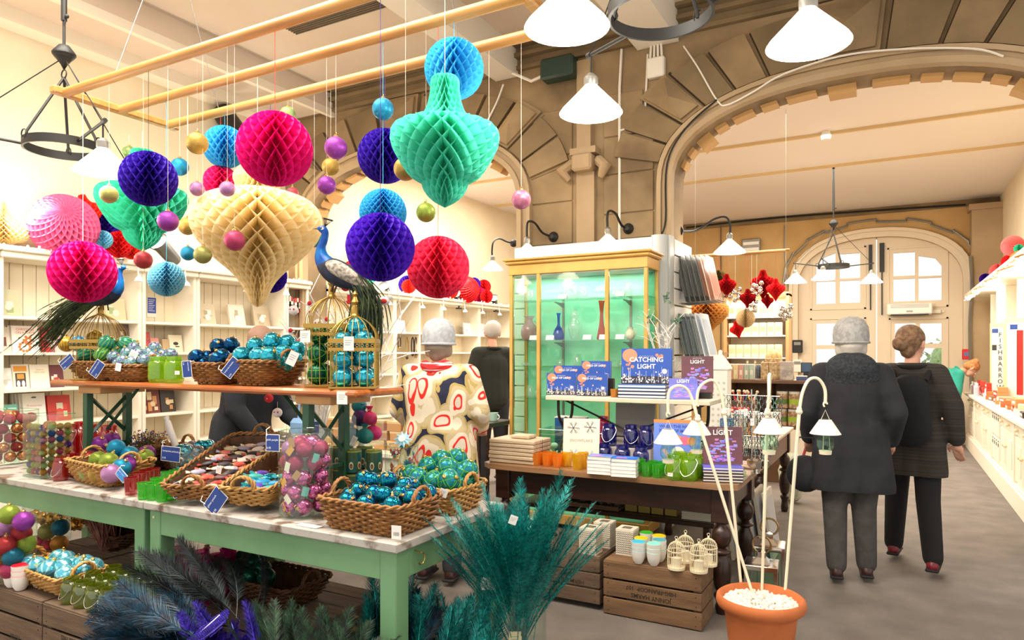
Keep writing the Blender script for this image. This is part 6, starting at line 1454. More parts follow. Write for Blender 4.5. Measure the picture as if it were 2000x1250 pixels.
# ---------------------------------------------------------------- dark wooden table with turned legs
DARKW=MATS['dark_wood'];TOPW=mat('oak_top','#a07a58',.35,c2='#85603f',scale=3,stretch=(1,12,12),lo=.35,hi=.65,coat=.2)
WZ=.76
def turned(mb,x,y,h,r=.045):
 mb.rbox(x-r,x+r,y-r,y+r,h-.2,h,.004)
 mb.lathe(spline([(r*.6,h-.2),(r*.55,h-.22),(r*1.0,h-.25),(r*1.1,h-.29),(r*.8,h-.33),(r*.5,h-.345),(r*1.0,h-.36),(r*1.05,h-.375),(r*.6,h-.39),(r*.95,h-.43),(r*1.1,h-.5),(r*.8,h-.58),(r*.5,h-.6),(r*.9,h-.62),(r*.6,h-.66),(r*.75,.04),(r*.6,0)],3),20,(x,y,0))
wt=thing('book_table','dark wooden table with turned legs and a lighter top carrying the books and jars','table')
tx0,tx1,ty0,ty1=-2.42,-.755,3.94,4.9
rr4=[(x,y)for x,y in rrect(tx1-tx0,ty1-ty0,.06,48)]
cx_,cy_=(tx0+tx1)/2,(ty0+ty1)/2
MB().add([(x+cx_,y+cy_,WZ-.032)for x,y in rr4]+[(x+cx_,y+cy_,WZ)for x,y in rr4],[tuple(range(48))[::-1],tuple(range(48,96))]+[(i,(i+1)%48,48+(i+1)%48,48+i)for i in range(48)]).build('table_top',TOPW,wt)
for(a,b_,c_,d_)in((tx0+.1,tx1-.1,ty0+.09,ty0+.115),(tx0+.1,tx1-.1,ty1-.115,ty1-.09),(tx0+.08,tx0+.105,ty0+.1,ty1-.1),(tx1-.105,tx1-.08,ty0+.1,ty1-.1)):MB().rbox(a,b_,c_,d_,WZ-.19,WZ-.032,.003).build('apron',DARKW,wt)
for x in(tx0+.13,tx1-.11):
 for y in(ty0+.12,ty1-.12):b=MB();turned(b,x,y,WZ-.034,.05);b.build('leg',DARKW,wt)
W1=WZ+.0015
def on(px,py,z):p=PZ(px,py,z);return p
# low dark bench behind the crates with silvery things
lb=thing('low_bench','low black bench under the book table holding silvery glassware','bench',loc=(0,0,0))
MB().rbox(-2.3,-.95,4.25,4.6,.43,.46,.004).build('bench_top',DARKW,lb)
for x in(-2.25,-1.0):
 for y in(4.28,4.56):MB().rbox(x-.02,x+.02,y-.02,y+.02,0,.43,.003).build('leg',DARKW,lb)
MB().rbox(-2.3,-.95,4.27,4.29,.2,.22,.002).build('stretcher',DARKW,lb)
trm=thing('wooden_tray','shallow wooden tray on the low black bench','tray',loc=(-1.85,4.36,.4615));MB().rbox(-.28,.28,-.09,.09,0,.012,.003).rbox(-.28,.28,-.09,-.08,.012,.03,.002).rbox(-.28,.28,.08,.09,.012,.03,.002).build('tray_body',CRATEW,trm)
MERC=mat('mercury_glass','#c8c0ac',.15,.8)
for k in range(5):
 t=thing('glass_tree','small mercury glass fir tree on the wooden tray, %s from the vase'%nth(k),'ornament','mercury glass trees',loc=(-2.07+.06*k,4.33+.03*(k%2),.474))
 MB().lathe([(0,0),(.03,0),(.008,.01),(.008,.02),(.032,.025),(.016,.05),(.026,.052),(.012,.075),(.02,.078),(0,.12)],14,flute=.12).build('tree_body',MERC,t)
SMOKE=glass('smoky_glass','#a8a08c',.3,dense=.25)
for k in range(8):put('votive_smoke',votive_fn(.03,.085,SMOKE),(-1.76+.055*(k%4),4.32+.06*(k//4),.474),'smoky fluted glass on the wooden tray, %s row, %s along'%(nth(k//4),nth(k%4)),'votive glass','smoky glasses on the tray')
for k in range(4):
 o=MB().rbox(-.04,.04,-.04,.04,0,.1,.003).build('gift_box',mat('gold_card','#a8904a',.4,.4));o.location=(-1.5+.088*k,4.36,.461);MB().rbox(-.041,.041,-.041,.041,.07,.102,.003).build('lid',mat('gold_lid','#c0a860',.35,.5),o)
 tag(o,'gold lidded gift box on the low bench, %s from the tray'%nth(k),'gift box','gold gift boxes on the low bench')
for k in range(9):
 o=MB().box(-.1,.1,-.07,.07,0,.008).build('card_folder',cov('#d8d0c4' if k<8 else '#e8e4dc'));o.location=(-1.06-.0+.003*(k%2),4.36,.461+k*.0095);MB().box(-.095,.095,-.0702,-.07,.001,.007).build('edge',PAGE,o)
 tag(o,'pale card folder stacked on the low bench, %s from the bottom'%nth(k),'folder','stacked card folders')
# on the crates
LAT=mat('lattice_cream','#e6dcc8',.7)
def lantern_box(label,loc):
 t=thing('lattice_lantern',label,'lantern','cream lattice tea light holders',loc=loc);s_=.052;h=.15
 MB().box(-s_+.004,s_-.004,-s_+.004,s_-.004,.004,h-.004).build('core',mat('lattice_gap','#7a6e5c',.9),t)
 b=MB()
 for k in range(4):
  M=TR(rz=k*pi/2)
  for i in range(9):
   for j in range(11):
    u,z=-s_+(i+.5)*2*s_/9,.012+j*.0125
    b.tube([(u-.005,-s_,z),(u+.005,-s_,z+.009)],.0022,3,M=M,caps=False).tube([(u+.005,-s_,z),(u-.005,-s_,z+.009)],.0022,3,M=M,caps=False)
  b.box(-s_,s_,-s_-.002,-s_+.004,0,.008,M).box(-s_,s_,-s_-.002,-s_+.004,h-.014,h,M)
 b.build('lattice_side',LAT,t)
 MB().lathe([(.04,h-.002),(.075,h-.002),(.075,h+.001),(.04,h+.001)],4,M=TR(rz=R(45))).lathe([(.036,h-.03),(.042,h+.001),(.046,h+.002)],20).build('top_rim',LAT,t)
 return t
crA=.312;
for(px,py,lab)in((1150,1083,'cream lattice tea light holder in front on the smaller crate'),(1178,1070,'cream lattice tea light holder behind the front one on the smaller crate'),(1222,1085,'cream lattice tea light holder on the stencilled crate')):p=PZ(px,py-2,crA);lantern_box(lab,(p.x,p.y+.03,crA+.001))
cups([(1247,1100,'#4ac0e0','sky blue',3),(1277,1104,'#90e8d8','mint',3),(1252,1092,'#f0c818','yellow',3),(1262,1080,'#3aa828','green',3),(1287,1087,'#f0c818','pale yellow',3),(1288,1096,'#58a8b8','blue grey',3)],crA,'on the stencilled crate','cups on the stencilled crate',.95)
def rcage_fn():
 t=bpy.data.objects.new('birdcage',None);COL.objects.link(t);r=.047;h=.1;m=mat('cream_metal','#efe2c0',.5)
 MB().lathe([(0,0),(r,0),(r,.012),(r-.002,.014),(0,.012)],24).build('base_plate',m,t)
 for k in range(20):
  a=2*pi*k/20;MB().tube([(r*cos(a),r*sin(a),.01),(r*cos(a),r*sin(a),h)]+[(r*cos(q)*cos(a),r*cos(q)*sin(a),h+.05*sin(q))for q in(.4,.8,1.2,1.5)],.0013,4).build('bar',m,t)
 MB().tube([(r*cos(a),r*sin(a),h)for a in[k*pi/10 for k in range(20)]],.003,5,True).tube([(r*cos(a),r*sin(a),h-.03)for a in[k*pi/10 for k in range(20)]],.0015,4,True).build('hoop',m,t)
 MB().sph((0,0,h+.055),.007,8,6).tube([(.008*cos(a),0,h+.07+.008*sin(a))for a in[k*pi/4 for k in range(8)]],.0015,4,True).build('finial',m,t)
 MB().lathe([(0,.013),(.025,.013),(.025,.06),(0,.058)],16).build('candle',mat('wax','#f3e8cc',.6),t)
 return t
for(px,py,lab)in((1320,1112,'small cream wire birdcage in front on the stencilled crate beside the cups'),(1364,1118,'small cream wire birdcage at the front corner of the stencilled crate'),(1338,1098,'small cream wire birdcage in the back row beside the cups'),(1383,1105,'small cream wire birdcage in the back row next to the table leg')):
 p=PZ(px,py,crA);put('rcage',rcage_fn,(p.x,min(p.y+.01,3.97),crA+.001),lab,'birdcage','small cream birdcages on the crate')
# ---------------------------------------------------------------- goods on the book table
# rustic wooden boards/frames stack
PALEW=mat('pale_driftwood','#dccab0',.75,c2='#c4ae90',scale=5,stretch=(1,6,6),bump=.2)
p=PZ(1002,912,WZ)
for k in range(6):
 t=MB().rbox(-.17,.17,-.13,.13,0,.024,.005).build('driftwood_board',PALEW);t.location=(-2.22+random.uniform(-.008,.008),4.14+random.uniform(-.005,.005),W1+k*.0262);t.rotation_euler=(0,0,random.uniform(-.03,.03))
 MB().box(-.171,.171,-.002,.002,.0,.024).build('seam',CRATED,t)
 tag(t,'pale rough wooden board in the stack beside the orange glasses, %s from the bottom'%nth(k),'board','stacked pale wooden boards')
t=MB().rbox(-.07,.07,-.06,.06,0,.022,.005).build('driftwood_board',PALEW);t.location=(-2.2,4.15,W1+.158);tag(t,'small pale wooden board lying on top of the stack','board','stacked pale wooden boards')
ac=thing('acrylic_box','clear acrylic box with small white parcels behind the pale frames','box',loc=(-2.08,4.44,W1));q=.1
MB().box(-q,q,-q,-q+.003,0,.2).box(-q,q,q-.003,q,0,.2).box(-q,-q+.003,-q,q,0,.2).box(q-.003,q,-q,q,0,.2).build('box_wall',GLASSG,ac)
MB().tube([(-q,-q,.2),(q,-q,.2),(q,q,.2),(-q,q,.2)],.002,4,True).build('edge',GLASSG,ac)
for k in range(4):o=MB().sph((0,0,0),.03,10,8,(1,1,.7)).build('parcel',WHITE);o.location=(-2.14+.04*k,4.42,W1+.03+.05*(k%2));tag(o,'small white tissue parcel in the acrylic box, %s along'%nth(k),'parcel','parcels in the acrylic box')
bbx=thing('gift_box','tall royal blue box with a tan emblem behind the pale frames','gift box',loc=(-2.08,4.68,W1),rz=R(8));MB().rbox(-.11,.11,-.07,.07,0,.26,.004).build('box_body',cov('#1a5a9a'),bbx);MB().disc((0,-.0712,.17),.04,20).build('emblem',cov('#c8a878'),bbx);MB().box(-.112,.112,-.072,.072,.258,.264).build('lid',WHITE,bbx)
# orange and yellow glasses
votives([(1048,4.04),(1068,4.04),(1088,4.03),(1059,4.12),(1078,4.12),(1099,4.11)],'o',.032,.08,ORG,W1,'fluted orange tea light glass','beside the pale wooden frames','orange tea light glasses')
votives([(1108,4.1),(1128,4.02),(1119,4.18),(1139,4.1),(1129,4.2)],'y',.036,.095,YELG,W1,'fluted yellow tea light glass','between the orange glasses and the white paperbacks','yellow tea light glasses')
votives([(1240,4.0),(1251,4.1),(1263,3.99),(1276,4.08),(1283,3.98),(1294,4.08)],'g2',.032,.08,GRNG,W1,'fluted green tea light glass','in front of the navy jars','green tea light glasses on the book table')
# snowflake book
def a_snow(mb,w_,h):
 for i,(u,v_)in enumerate(((-.22,.8),(.24,.82),(-.2,.24),(.24,.22))):
  mb.k=0 if v_>.5 else 1
  for k in range(6):
   a=k*pi/3;c=V((u*w_,-.001,v_*h));e=c+V((cos(a),0,sin(a)))*w_*.17;n_=V((-sin(a),0,cos(a)))
   mb.add([c-n_*.0022,e-n_*.0012,e+n_*.0012,c+n_*.0022],[(0,1,2,3)])
   for f in(.5,.75):
    for sg in(-1,1):p0=c.lerp(e,f);p1=p0+(V((cos(a),0,sin(a)))+n_*sg)*w_*.045;mb.add([p0,p1,p1+V((.0018,0,.0018)),p0+V((.0018,0,.0018))],[(0,1,2,3)])
book('book','large cream book with four snowflakes leaning on the iron leg of the white shelf',.235,.31,.03,'#efe4cf',(xat(1134,4.12),4.12,W1),rz=R(16),lean=.16,art=a_snow,artc=('#4a4a5a','#8aa4d0'),title='SNOWFLAKE',tcol='#a8a298',tz=.54,ts=.11)
book('book','plain grey linen book standing behind the navy jars',.27,.22,.03,'#8a857c',(xat(1240,4.5),4.5,W1+.17),rz=R(5),lean=.05)
for k in range(2):book('book',['thick cream book standing under the grey linen one','second cream book behind the navy jars'][k],.3,.165,.03,'#d8d0c0',(xat(1240,4.5),4.5+.04*k,W1),rz=R(5),lean=.0)
# navy and pink jars
for i,(px,Y,z,lab)in enumerate(((1190,4.36,.115,'upper navy jar of the row nearest the snowflake book'),(1233,4.36,.115,'upper navy jar in the middle of the row'),(1262,4.34,.115,'upper navy jar nearest the picture book poster'),(1180,4.22,0,'lower navy jar nearest the snowflake book'),(1216,4.2,0,'lower navy jar behind the white paperbacks'),(1252,4.18,0,'lower navy jar nearest the green glasses'))):
 jar(lab,(xat(px,Y),Y,W1+z+.001),.05,.145,BLUG,'navy','navy glass jars',rz=.3*i)
ps=thing('display_block','low grey display block raising the back row of navy jars','block',loc=(xat(1225,4.37),4.37,W1));MB().rbox(-.18,.18,-.06,.06,0,.114,.003).build('block_body',cov('#b8b4ac'),ps)
for i,(px,Y,z,lab)in enumerate(((1178,4.5,.1,'pink glass jar stacked high behind the snowflake book'),(1177,4.5,.0,'pink glass jar below the high pink one'),(1166,4.44,0,'pink glass jar half hidden by the snowflake book'))):
 jar(lab,(xat(px,Y),Y,W1+z*1.5),.045,.145,PNKG,'pink','pink glass jars',rz=.5*i)
# paperbacks
def flatbook(label,x,y,z,w_,d_,th,c,rz,group,artc=None):
 t=thing('book',label,'book',group,loc=(x,y,z),rz=rz)
 MB().box(-w_/2+.002,w_/2-.002,-d_/2+.002,d_/2-.002,.001,th-.001).build('pages',WHITE if not artc else PAGE,t)
 ct=.001 if c=='#f4f4f6' or d_<.13 else .0045
 MB().box(-w_/2,w_/2,-d_/2,d_/2,0,ct).box(-w_/2,w_/2,-d_/2,d_/2,th-ct,th).box(-w_/2,-w_/2+.001,-d_/2,d_/2,0,th).build('cover',cov(c),t)
 if artc:
  b=MB();b.add([(-w_*.35,-d_*.3,th+.0005),(w_*.1,-d_*.3,th+.0005),(w_*.1,d_*.1,th+.0005),(-w_*.35,d_*.1,th+.0005)],[(0,1,2,3)]);b.k=1
  b.add([(-w_*.1,-d_*.05,th+.0009),(w_*.35,-d_*.05,th+.0009),(w_*.35,d_*.35,th+.0009),(-w_*.1,d_*.35,th+.0009)],[(0,1,2,3)]);b.build('cover_print',[cov(q)for q in artc],t,smooth=False)
 return t
for s_,(px,py,n_,cc)in enumerate(((1166,925,5,'#7a90e0'),(1212,930,5,'#2a78e0'))):
 p=PZ(px,py,WZ)
 for k in range(n_):flatbook('white edged paperback, %s stack, %s from the bottom'%(['pale blue topped','bright blue topped'][s_],nth(k)),p.x+.02,p.y+.03,W1+k*.0215,.15,.12,.021,cc if k==n_-1 else '#f4f4f6',R([3,8][s_]+random.uniform(-2,2)),'paperbacks on the book table',('#c878c8','#5a8af0')if k==n_-1 else None)
# lime mason jars
for i,(px,Y,lab)in enumerate(((1318,3.98,'lime mason jar in front nearest the green glasses'),(1345,3.99,'lime mason jar in front beside the purple book stack'),(1329,4.09,'lime mason jar in the back row, partly hidden by the front pair'),(1358,4.1,'lime mason jar in the back row beside the purple book stack'))):jar(lab,(xat(px,Y),Y,W1),.052,.145,LIME,'lime_tab','lime mason jars on the book table',rz=-.6+i*.5)
wtag('tiny barcode tag on the lime mason jar in front',PY(1309,927,3.92),R(20),R(5),.03,.02)
# child picture poster
def a_child(mb,w_,h):
 for i,(u,v_,r_)in enumerate(((.0,.58,.11),(.16,.57,.1),(.3,.56,.09),(-.14,.56,.1))):mb.k=i%2;mb.disc((u*w_,-.0006-i*.0001,v_*h),r_*w_,18)
 mb.k=2;mb.disc((.02*w_,-.0014,.28*h),.15*w_,20,ry=.17*w_);mb.k=3;mb.disc((.02*w_,-.0018,.24*h),.12*w_,18,ry=.1*w_)
 mb.k=4
 for sg in(-1,1):mb.add([(.02*w_+sg*.05*w_,-.001,.1*h),(.02*w_+sg*.1*w_,-.001,.02*h),(.02*w_+sg*.34*w_,-.001,.36*h),(.02*w_+sg*.28*w_,-.001,.4*h)],[(0,1,2,3)])
 mb.rect(-.16*w_,.2*w_,.0,.14*h,-.0009);mb.k=0;mb.rect(-.5*w_,.5*w_,.93*h,h,-.0008)
book('book','picture book with a child reaching for balloons on light blue, behind the lime jars',.29,.30,.012,'#6a8ae0',(xat(1322,4.28),4.28,W1+.015),rz=R(12),lean=.14,art=a_child,artc=('#f08a50','#e86a8a','#f4e6dc','#5ac0a8','#f0a0b4'),title='WHEN THE NIGHT\nIS FULL OF MOONS',tcol='#3a4ab8',tz=.86,ts=.09,bold=.01)
t=thing('red_glass','bright red glass dish between the lime jars and the purple books','dish',loc=(xat(1372,4.22),4.22,W1));MB().lathe([(0,0),(.04,0),(.05,.12),(.046,.12),(.036,.01),(0,.01)],20).build('dish_body',REDG,t)
# light books
def a_catch(mb,w_,h):
 rd=random.Random(4)
 mb.k=0;mb.rect(-.5*w_,.5*w_,0,.22*h,-.0004)
 mb.k=1;mb.disc((-.33*w_,-.001,.8*h),.15*w_,24,ry=.19*h);mb.add([(-.36*w_,-.001,.63*h),(-.3*w_,-.001,.63*h),(-.32*w_,-.001,.55*h),(-.34*w_,-.001,.55*h)],[(0,1,2,3)])
 for i in range(9):r_=rd.uniform(.02,.04)*w_;mb.disc((rd.uniform(-.45,.45)*w_,-.0012,rd.uniform(.3,.9)*h),r_,10)
 mb.k=2
 for i in range(75):u=rd.uniform(-.49,.49)*w_;z=abs(rd.gauss(.12,.1))*h+.02*h;mb.disc((u,-.0016,min(z,.6*h)),rd.uniform(.006,.02)*w_,7)
 for i in range(26):u=rd.uniform(-.49,.49)*w_;mb.rect(u,u+.0012,.02*h,rd.uniform(.15,.5)*h,-.0014)
 mb.disc((.36*w_,-.0018,.36*h),.05*w_,14)
 mb.k=3;mb.rect(-.5*w_,.5*w_,0,.03*h,-.0018)
def a_purple(mb,w_,h):
 rd=random.Random(6)
 for i in range(70):
  mb.k=rd.randrange(4);u=rd.uniform(-.4,.3);z=rd.uniform(.05,.66);
  if(u+.05)**2+(z-.3)**2<.2:mb.rect(u*w_,(u+rd.uniform(.06,.16))*w_,z*h,(z+.04)*h,-.0006-i*.000012)
 mb.k=4
 for i in range(22):u=-.5+i/22;mb.rect(u*w_,(u+.008)*w_,.72*h,h,-.0006)
SQ=lambda mb,w_,h:None
def scribble(t,w_,h,z,x=0):
 pts=[(x+w_*(-.14+.28*k/12),-.0024,z+h*.022*(1 if k%2 else-1))for k in range(13)]
 MB().tube(pts,.0011,4).build('script_line',WHITE,t)
SZ=1.2
def cb(label,px,Y,w_,h,th,z,rz=R(12),lean=.06,kind='c',title='FIELD OF LIGHT',ts=.1,tz=.78,**k):
 artc=('#2a2a3c','#f08a6a','#f0e8e0','#20202c')if kind=='c' else('#a878d0','#7a6ad8','#c880b8','#8aa0f0','#4a2c38')
 t=book('book',label,w_,h,th,'#2450a8' if kind=='c' else('#6a4048' if kind=='p' else '#6a70d8'),(xat(px,Y),Y,z),rz=rz,lean=lean,art=a_catch if kind=='c' else a_purple,artc=artc,title=title,tcol='#f4f2f0',bold=.02,ts=ts,tz=tz,group='light festival books',**k)
 scribble(t,w_,h,h*(tz+.1));return t
ws=thing('white_shelf','narrow cream shelf board on curly black iron legs standing on the book table','shelf',loc=(0,0,0))
MB().rbox(-2.11,-.985,4.3,4.62,SZ-.03,SZ,.004).build('shelf_board',mat('limed_board','#e4d8c2',.6,c2='#d6c8ae',scale=4,stretch=(1,8,8)),ws)
for x in(-2.03,-1.06):
 for y0_,y1_,sg in((4.34,4.58,1),):
  b=MB()
  b.tube(spline([(x,4.34,SZ-.03),(x,4.35,SZ-.14),(x,4.42,SZ-.22),(x,4.46,SZ-.27),(x,4.38,SZ-.34),(x,4.34,W1+.01)],5),.011,6)
  b.tube(spline([(x,4.58,SZ-.03),(x,4.57,SZ-.14),(x,4.50,SZ-.22),(x,4.46,SZ-.27),(x,4.54,SZ-.34),(x,4.58,W1+.01)],5),.011,6)
  b.tube([(x,4.46+.045*cos(a),SZ-.2+.04*sin(a))for a in[k*pi/6 for k in range(12)]],.006,5,True)
  b.build('iron_leg',IRON,ws)
MB().tube([(-2.03,4.46,SZ-.04),(-1.545,4.46,SZ-.24),(-1.06,4.46,SZ-.04)],.007,6).tube([(-2.03,4.46,SZ-.27),(-1.06,4.46,SZ-.27)],.006,6).build('cross_brace',IRON,ws)
for px,Y,z,lab in((1096,4.42,0,'blue light festival book at the end of the cream shelf, in front'),(1156,4.40,0,'blue light festival book beside the amber candle glass, in front'),(1109,4.58,.05,'blue light festival book raised behind the end one'),(1164,4.57,.085,'blue light festival book standing highest behind the amber candle glass')):
 cb(lab,px,Y,.21,.152,.04,SZ+.001+z,title='FIELD OF LIGHT',ts=.09)
for k,(px,hh)in enumerate(((1109,.05),(1164,.085))):o=MB().rbox(-.09,.09,-.02,.04,0,hh,.002).build('book_riser',cov('#d8d0c4'));o.location=(xat(px,4.57),4.57,SZ+.0005);tag(o,['low riser under the end blue book','taller riser under the highest blue book'][k],'riser','risers on the cream shelf')
cb('largest blue book, titled Catching Light, standing on the stack of four',1262,4.42,.33,.235,.035,SZ+.0905,kind='c',title='CATCHING\nLIGHT',ts=.13,tz=.68,rz=R(10))
for k in range(4):t=flatbook('navy spined hardback in the stack under the largest blue book, %s from the bottom'%nth(k),xat(1258,4.45)+.0,4.46,SZ+.001+k*.0222,.31,.24,.022,'#1c2c50' if k<3 else '#3a6ab0',R(8),'navy hardbacks under the largest book')
am=thing('candle_glass','amber candle glass with a black rim holder on the cream shelf','candle glass',loc=(xat(1200,4.36),4.36,SZ+.001));MB().lathe([(0,0),(.024,0),(.027,.055),(.024,.055),(.02,.008),(0,.008)],20).build('glass_body',glass('amber_glass','#e8b050',dense=.4),am);MB().lathe([(0,.0),(.019,.008),(.019,.03),(0,.028)],14).build('candle',MATS['wax'],am)
bb=thing('candle_glass','black box behind the amber candle glass','box',loc=(xat(1190,4.5),4.5,SZ+.001));MB().rbox(-.025,.035,-.02,.02,0,.12,.003).build('box_body',IRON,bb)
cb('brown and purple light book standing at the end of the cream shelf',1362,4.5,.2,.235,.03,SZ+.04,kind='p',title='LIGHT',ts=.16,tz=.84,rz=R(14))
o=MB().rbox(-.09,.09,-.03,.04,0,.038,.002).build('book_riser',IRON);o.location=(xat(1362,4.53),4.53,SZ+.0005);tag(o,'black riser under the brown and purple light book','riser','risers on the cream shelf')
cb('lilac light book leaning back in front of the brown and purple one',1336,4.38,.18,.14,.012,SZ+.003,kind='l',title='LIGHT',ts=.16,tz=.84,rz=R(22),lean=.4)
cb('brown and purple light book standing on the stack behind the lantern poles',1412,4.1,.22,.215,.02,W1+.09,kind='p',title='LIGHT',ts=.18,tz=.84,rz=R(18),lean=.1)
for k in range(5):flatbook('black spined light book in the stack behind the lantern poles, %s from the bottom'%nth(k),xat(1408,4.08),4.1,W1+k*.0172,.22,.19,.017,'#3a2c34' if k<4 else '#6a6ad0',R(16+(k%3)),'light books in the stack')
# silver twigs with butterflies
SILT=mat('silver_twig','#dcd8d0',.35,.3)
t3,tips3=twig_tree('silvery white branch with butterflies behind the largest blue book',(xat(1293,4.56),4.56,SZ+.02),.52,.13,SILT,31,8)
t=thing('twig_pot','black pot holding the silvery branch on the cream shelf','pot',loc=(xat(1293,4.56),4.56,SZ+.001));MB().lathe([(0,0),(.03,0),(.036,.06),(.03,.06),(.026,.01),(0,.01)],16).build('pot_body',IRON,t)
b=MB();
for k in range(60):a=random.uniform(0,6.28);b.tube([(0,0,0),(.05*cos(a),.04*sin(a),.1),(.15*cos(a),.06*sin(a),random.uniform(.08,.26))],.0012,3)
b.build('tinsel_grass',SILT,t3,kind='stuff')
for k,(px,py,lab,ry)in enumerate(((1273,627,'small green butterfly clipped low on the silvery branch',20),(1302,583,'dark butterfly at the tip of the silvery branch',80),(1322,625,'dark green butterfly on the twig pointing to the print racks',-40))):
 t=thing('butterfly',lab,'butterfly','butterflies on the silvery branch',loc=PY(px,py,4.5),rz=R(25));t.rotation_euler=(0,R(ry),R(25))
 for sg in(-1,1):MB().add([(0,0,.0),(sg*.035,-.008,.028),(sg*.042,-.008,.008),(sg*.02,-.002,0),(sg*.028,-.006,-.024),(sg*.006,0,-.02)],[(0,1,2,3),(0,3,4,5)]).build('wing',mat('wing_green','#26402e',.5,c2='#5a7a58',scale=80),t)
 MB().tube([(0,0,-.022),(0,0,.018)],[.002,.003],6).build('butterfly_body',IRON,t)
# jewellery stand
js=thing('jewellery_stand','chrome stand hung with beaded necklaces at the end of the book table','stand',loc=(xat(1468,4.62),4.62,W1))
MB().lathe([(0,0),(.07,0),(.07,.008),(.01,.014)],24).tube([(0,0,.01),(0,0,.5)],.005,8).build('stand_pole',CHROME,js)
jx0=js.location
for lv,(z,r_)in enumerate(((.46,.17),(.34,.15),(.2,.1))):
 MB().tube([(-r_,0,z),(r_,0,z)],.003,5).tube([(0,-r_*.6,z),(0,r_*.6,z)],.003,5).build('hanging_bar',CHROME,js)
JB=[mat('jbead_%d'%i,c,.2,.4)for i,c in enumerate(('#cfcac0','#3f6a66','#2f3a58','#b8a088','#8ab8a8','#1f2328'))]
n_=0
for lv,(z,r_)in enumerate(((.46,.17),(.34,.15),(.2,.1))):
 for k in range(12):
  f=-1+2*k/11;L_=[.22,.2,.16][lv]*random.uniform(.8,1.1)
  t=thing('necklace','beaded necklace on the %s bar of the chrome stand, %s from the purple books'%(['top','middle','lowest'][lv],nth(k)),'necklace','beaded necklaces on the chrome stand',loc=jx0+V((r_*f,random.uniform(-.03,.03),z)))
  b=MB();b2=MB()
  for q in range(int(L_/.0085)):
   for sg in(-1,1):(b if(q+k)%3 else b2).sph((sg*(.008+.004*sin(q)),-.004,-q*.0088),.0042,5,4)
  b.build('beads',JB[k%3],t,kind='stuff');b2.build('accent_beads',JB[3+k%3],t,kind='stuff')
for k,(x,z)in enumerate(((-.09,.24),(.02,.3),(.1,.13),(-.13,.36),(-.02,.36))):wtag('white jewellery tag on the chrome stand, %s from its foot'%['second','third','first','fifth','fourth'][k],jx0+V((x,-.09,z)),R(25),0,.025,.045)
t=thing('ring_holder','small ornate silver ring bowl at the foot of the chrome stand','bowl',loc=(xat(1476,4.42),4.42,W1));MB().lathe([(0,0),(.03,0),(.012,.012),(.05,.05),(.055,.08),(.05,.08),(.0,.03)],18,flute=.1).build('bowl_body',CHROME,t)
for k,(px,Y)in enumerate(((1452,4.25),(1500,4.6))):t=thing('glass_bottle',['tiny clear perfume bottle near the purple book stack','tiny clear perfume bottle near the table corner'][k],'bottle',loc=(xat(px,Y),Y,W1));MB().lathe([(0,0),(.014,0),(.016,.03),(.006,.04),(.008,.05),(0,.055)],12).build('bottle_body',GLASSG,t)
# ---------------------------------------------------------------- terracotta pot with four lantern crooks
TERRA=mat('terracotta','#c8703c',.75,c2='#b86430',scale=5,bump=.05,bscale=60)
pcx,pcy,prz=-.517,3.22,.42
pt=thing('terracotta_pot','large terracotta pot of white pebbles standing in the aisle','plant pot',loc=(pcx,pcy,.001));pt.scale=(.9,.9,1)
MB().lathe([(0,0),(.125,0),(.17,.34),(.178,.355),(.205,.372),(.212,.39),(.208,.412),(.195,.42),(.185,.412),(.175,.37),(.15,.34),(0,.33)],48).build('pot_body',TERRA,pt,ang=50)
PEB=mat('white_pebble','#efe8dc',.7,c2='#d8c8b0',scale=30,lo=.5,hi=.75)
b=MB();b.sph((0,0,.0),1,7,5);bm_=[]
pm=[]
for q in range(4):
 mb=MB().sph((0,0,0),1,7,5);rq=random.Random(q);mb.v=[tuple(V(v_)*rq.uniform(.8,1.15))for v_ in mb.v];pm.append(mb.mesh('pebble',PEB,ang=60))
b=MB()
for k in range(620):
 a=random.uniform(0,6.28);q=.178*sqrt(random.random());s_=random.uniform(.007,.0115);mbs=pm[k%4]
 M=TR(q*cos(a),q*sin(a),.385+random.uniform(0,.018)*(1-q/.2),random.random()*6,random.random()*6,0)@Matrix.Diagonal((s_*1.2,s_,s_*.8,1))
 b.add([v_.co.copy()for v_ in mbs.vertices],[tuple(p_.vertices)for p_ in mbs.polygons],M)
b.lathe([(0,.383),(.176,.383)],24).build('pebbles',PEB,pt,kind='stuff',ang=60)
MB().lathe([(0,.36),(.175,.375)],24).build('soil',CRATED,pt)
CRM=mat('cream_enamel','#efe4c8',.4)
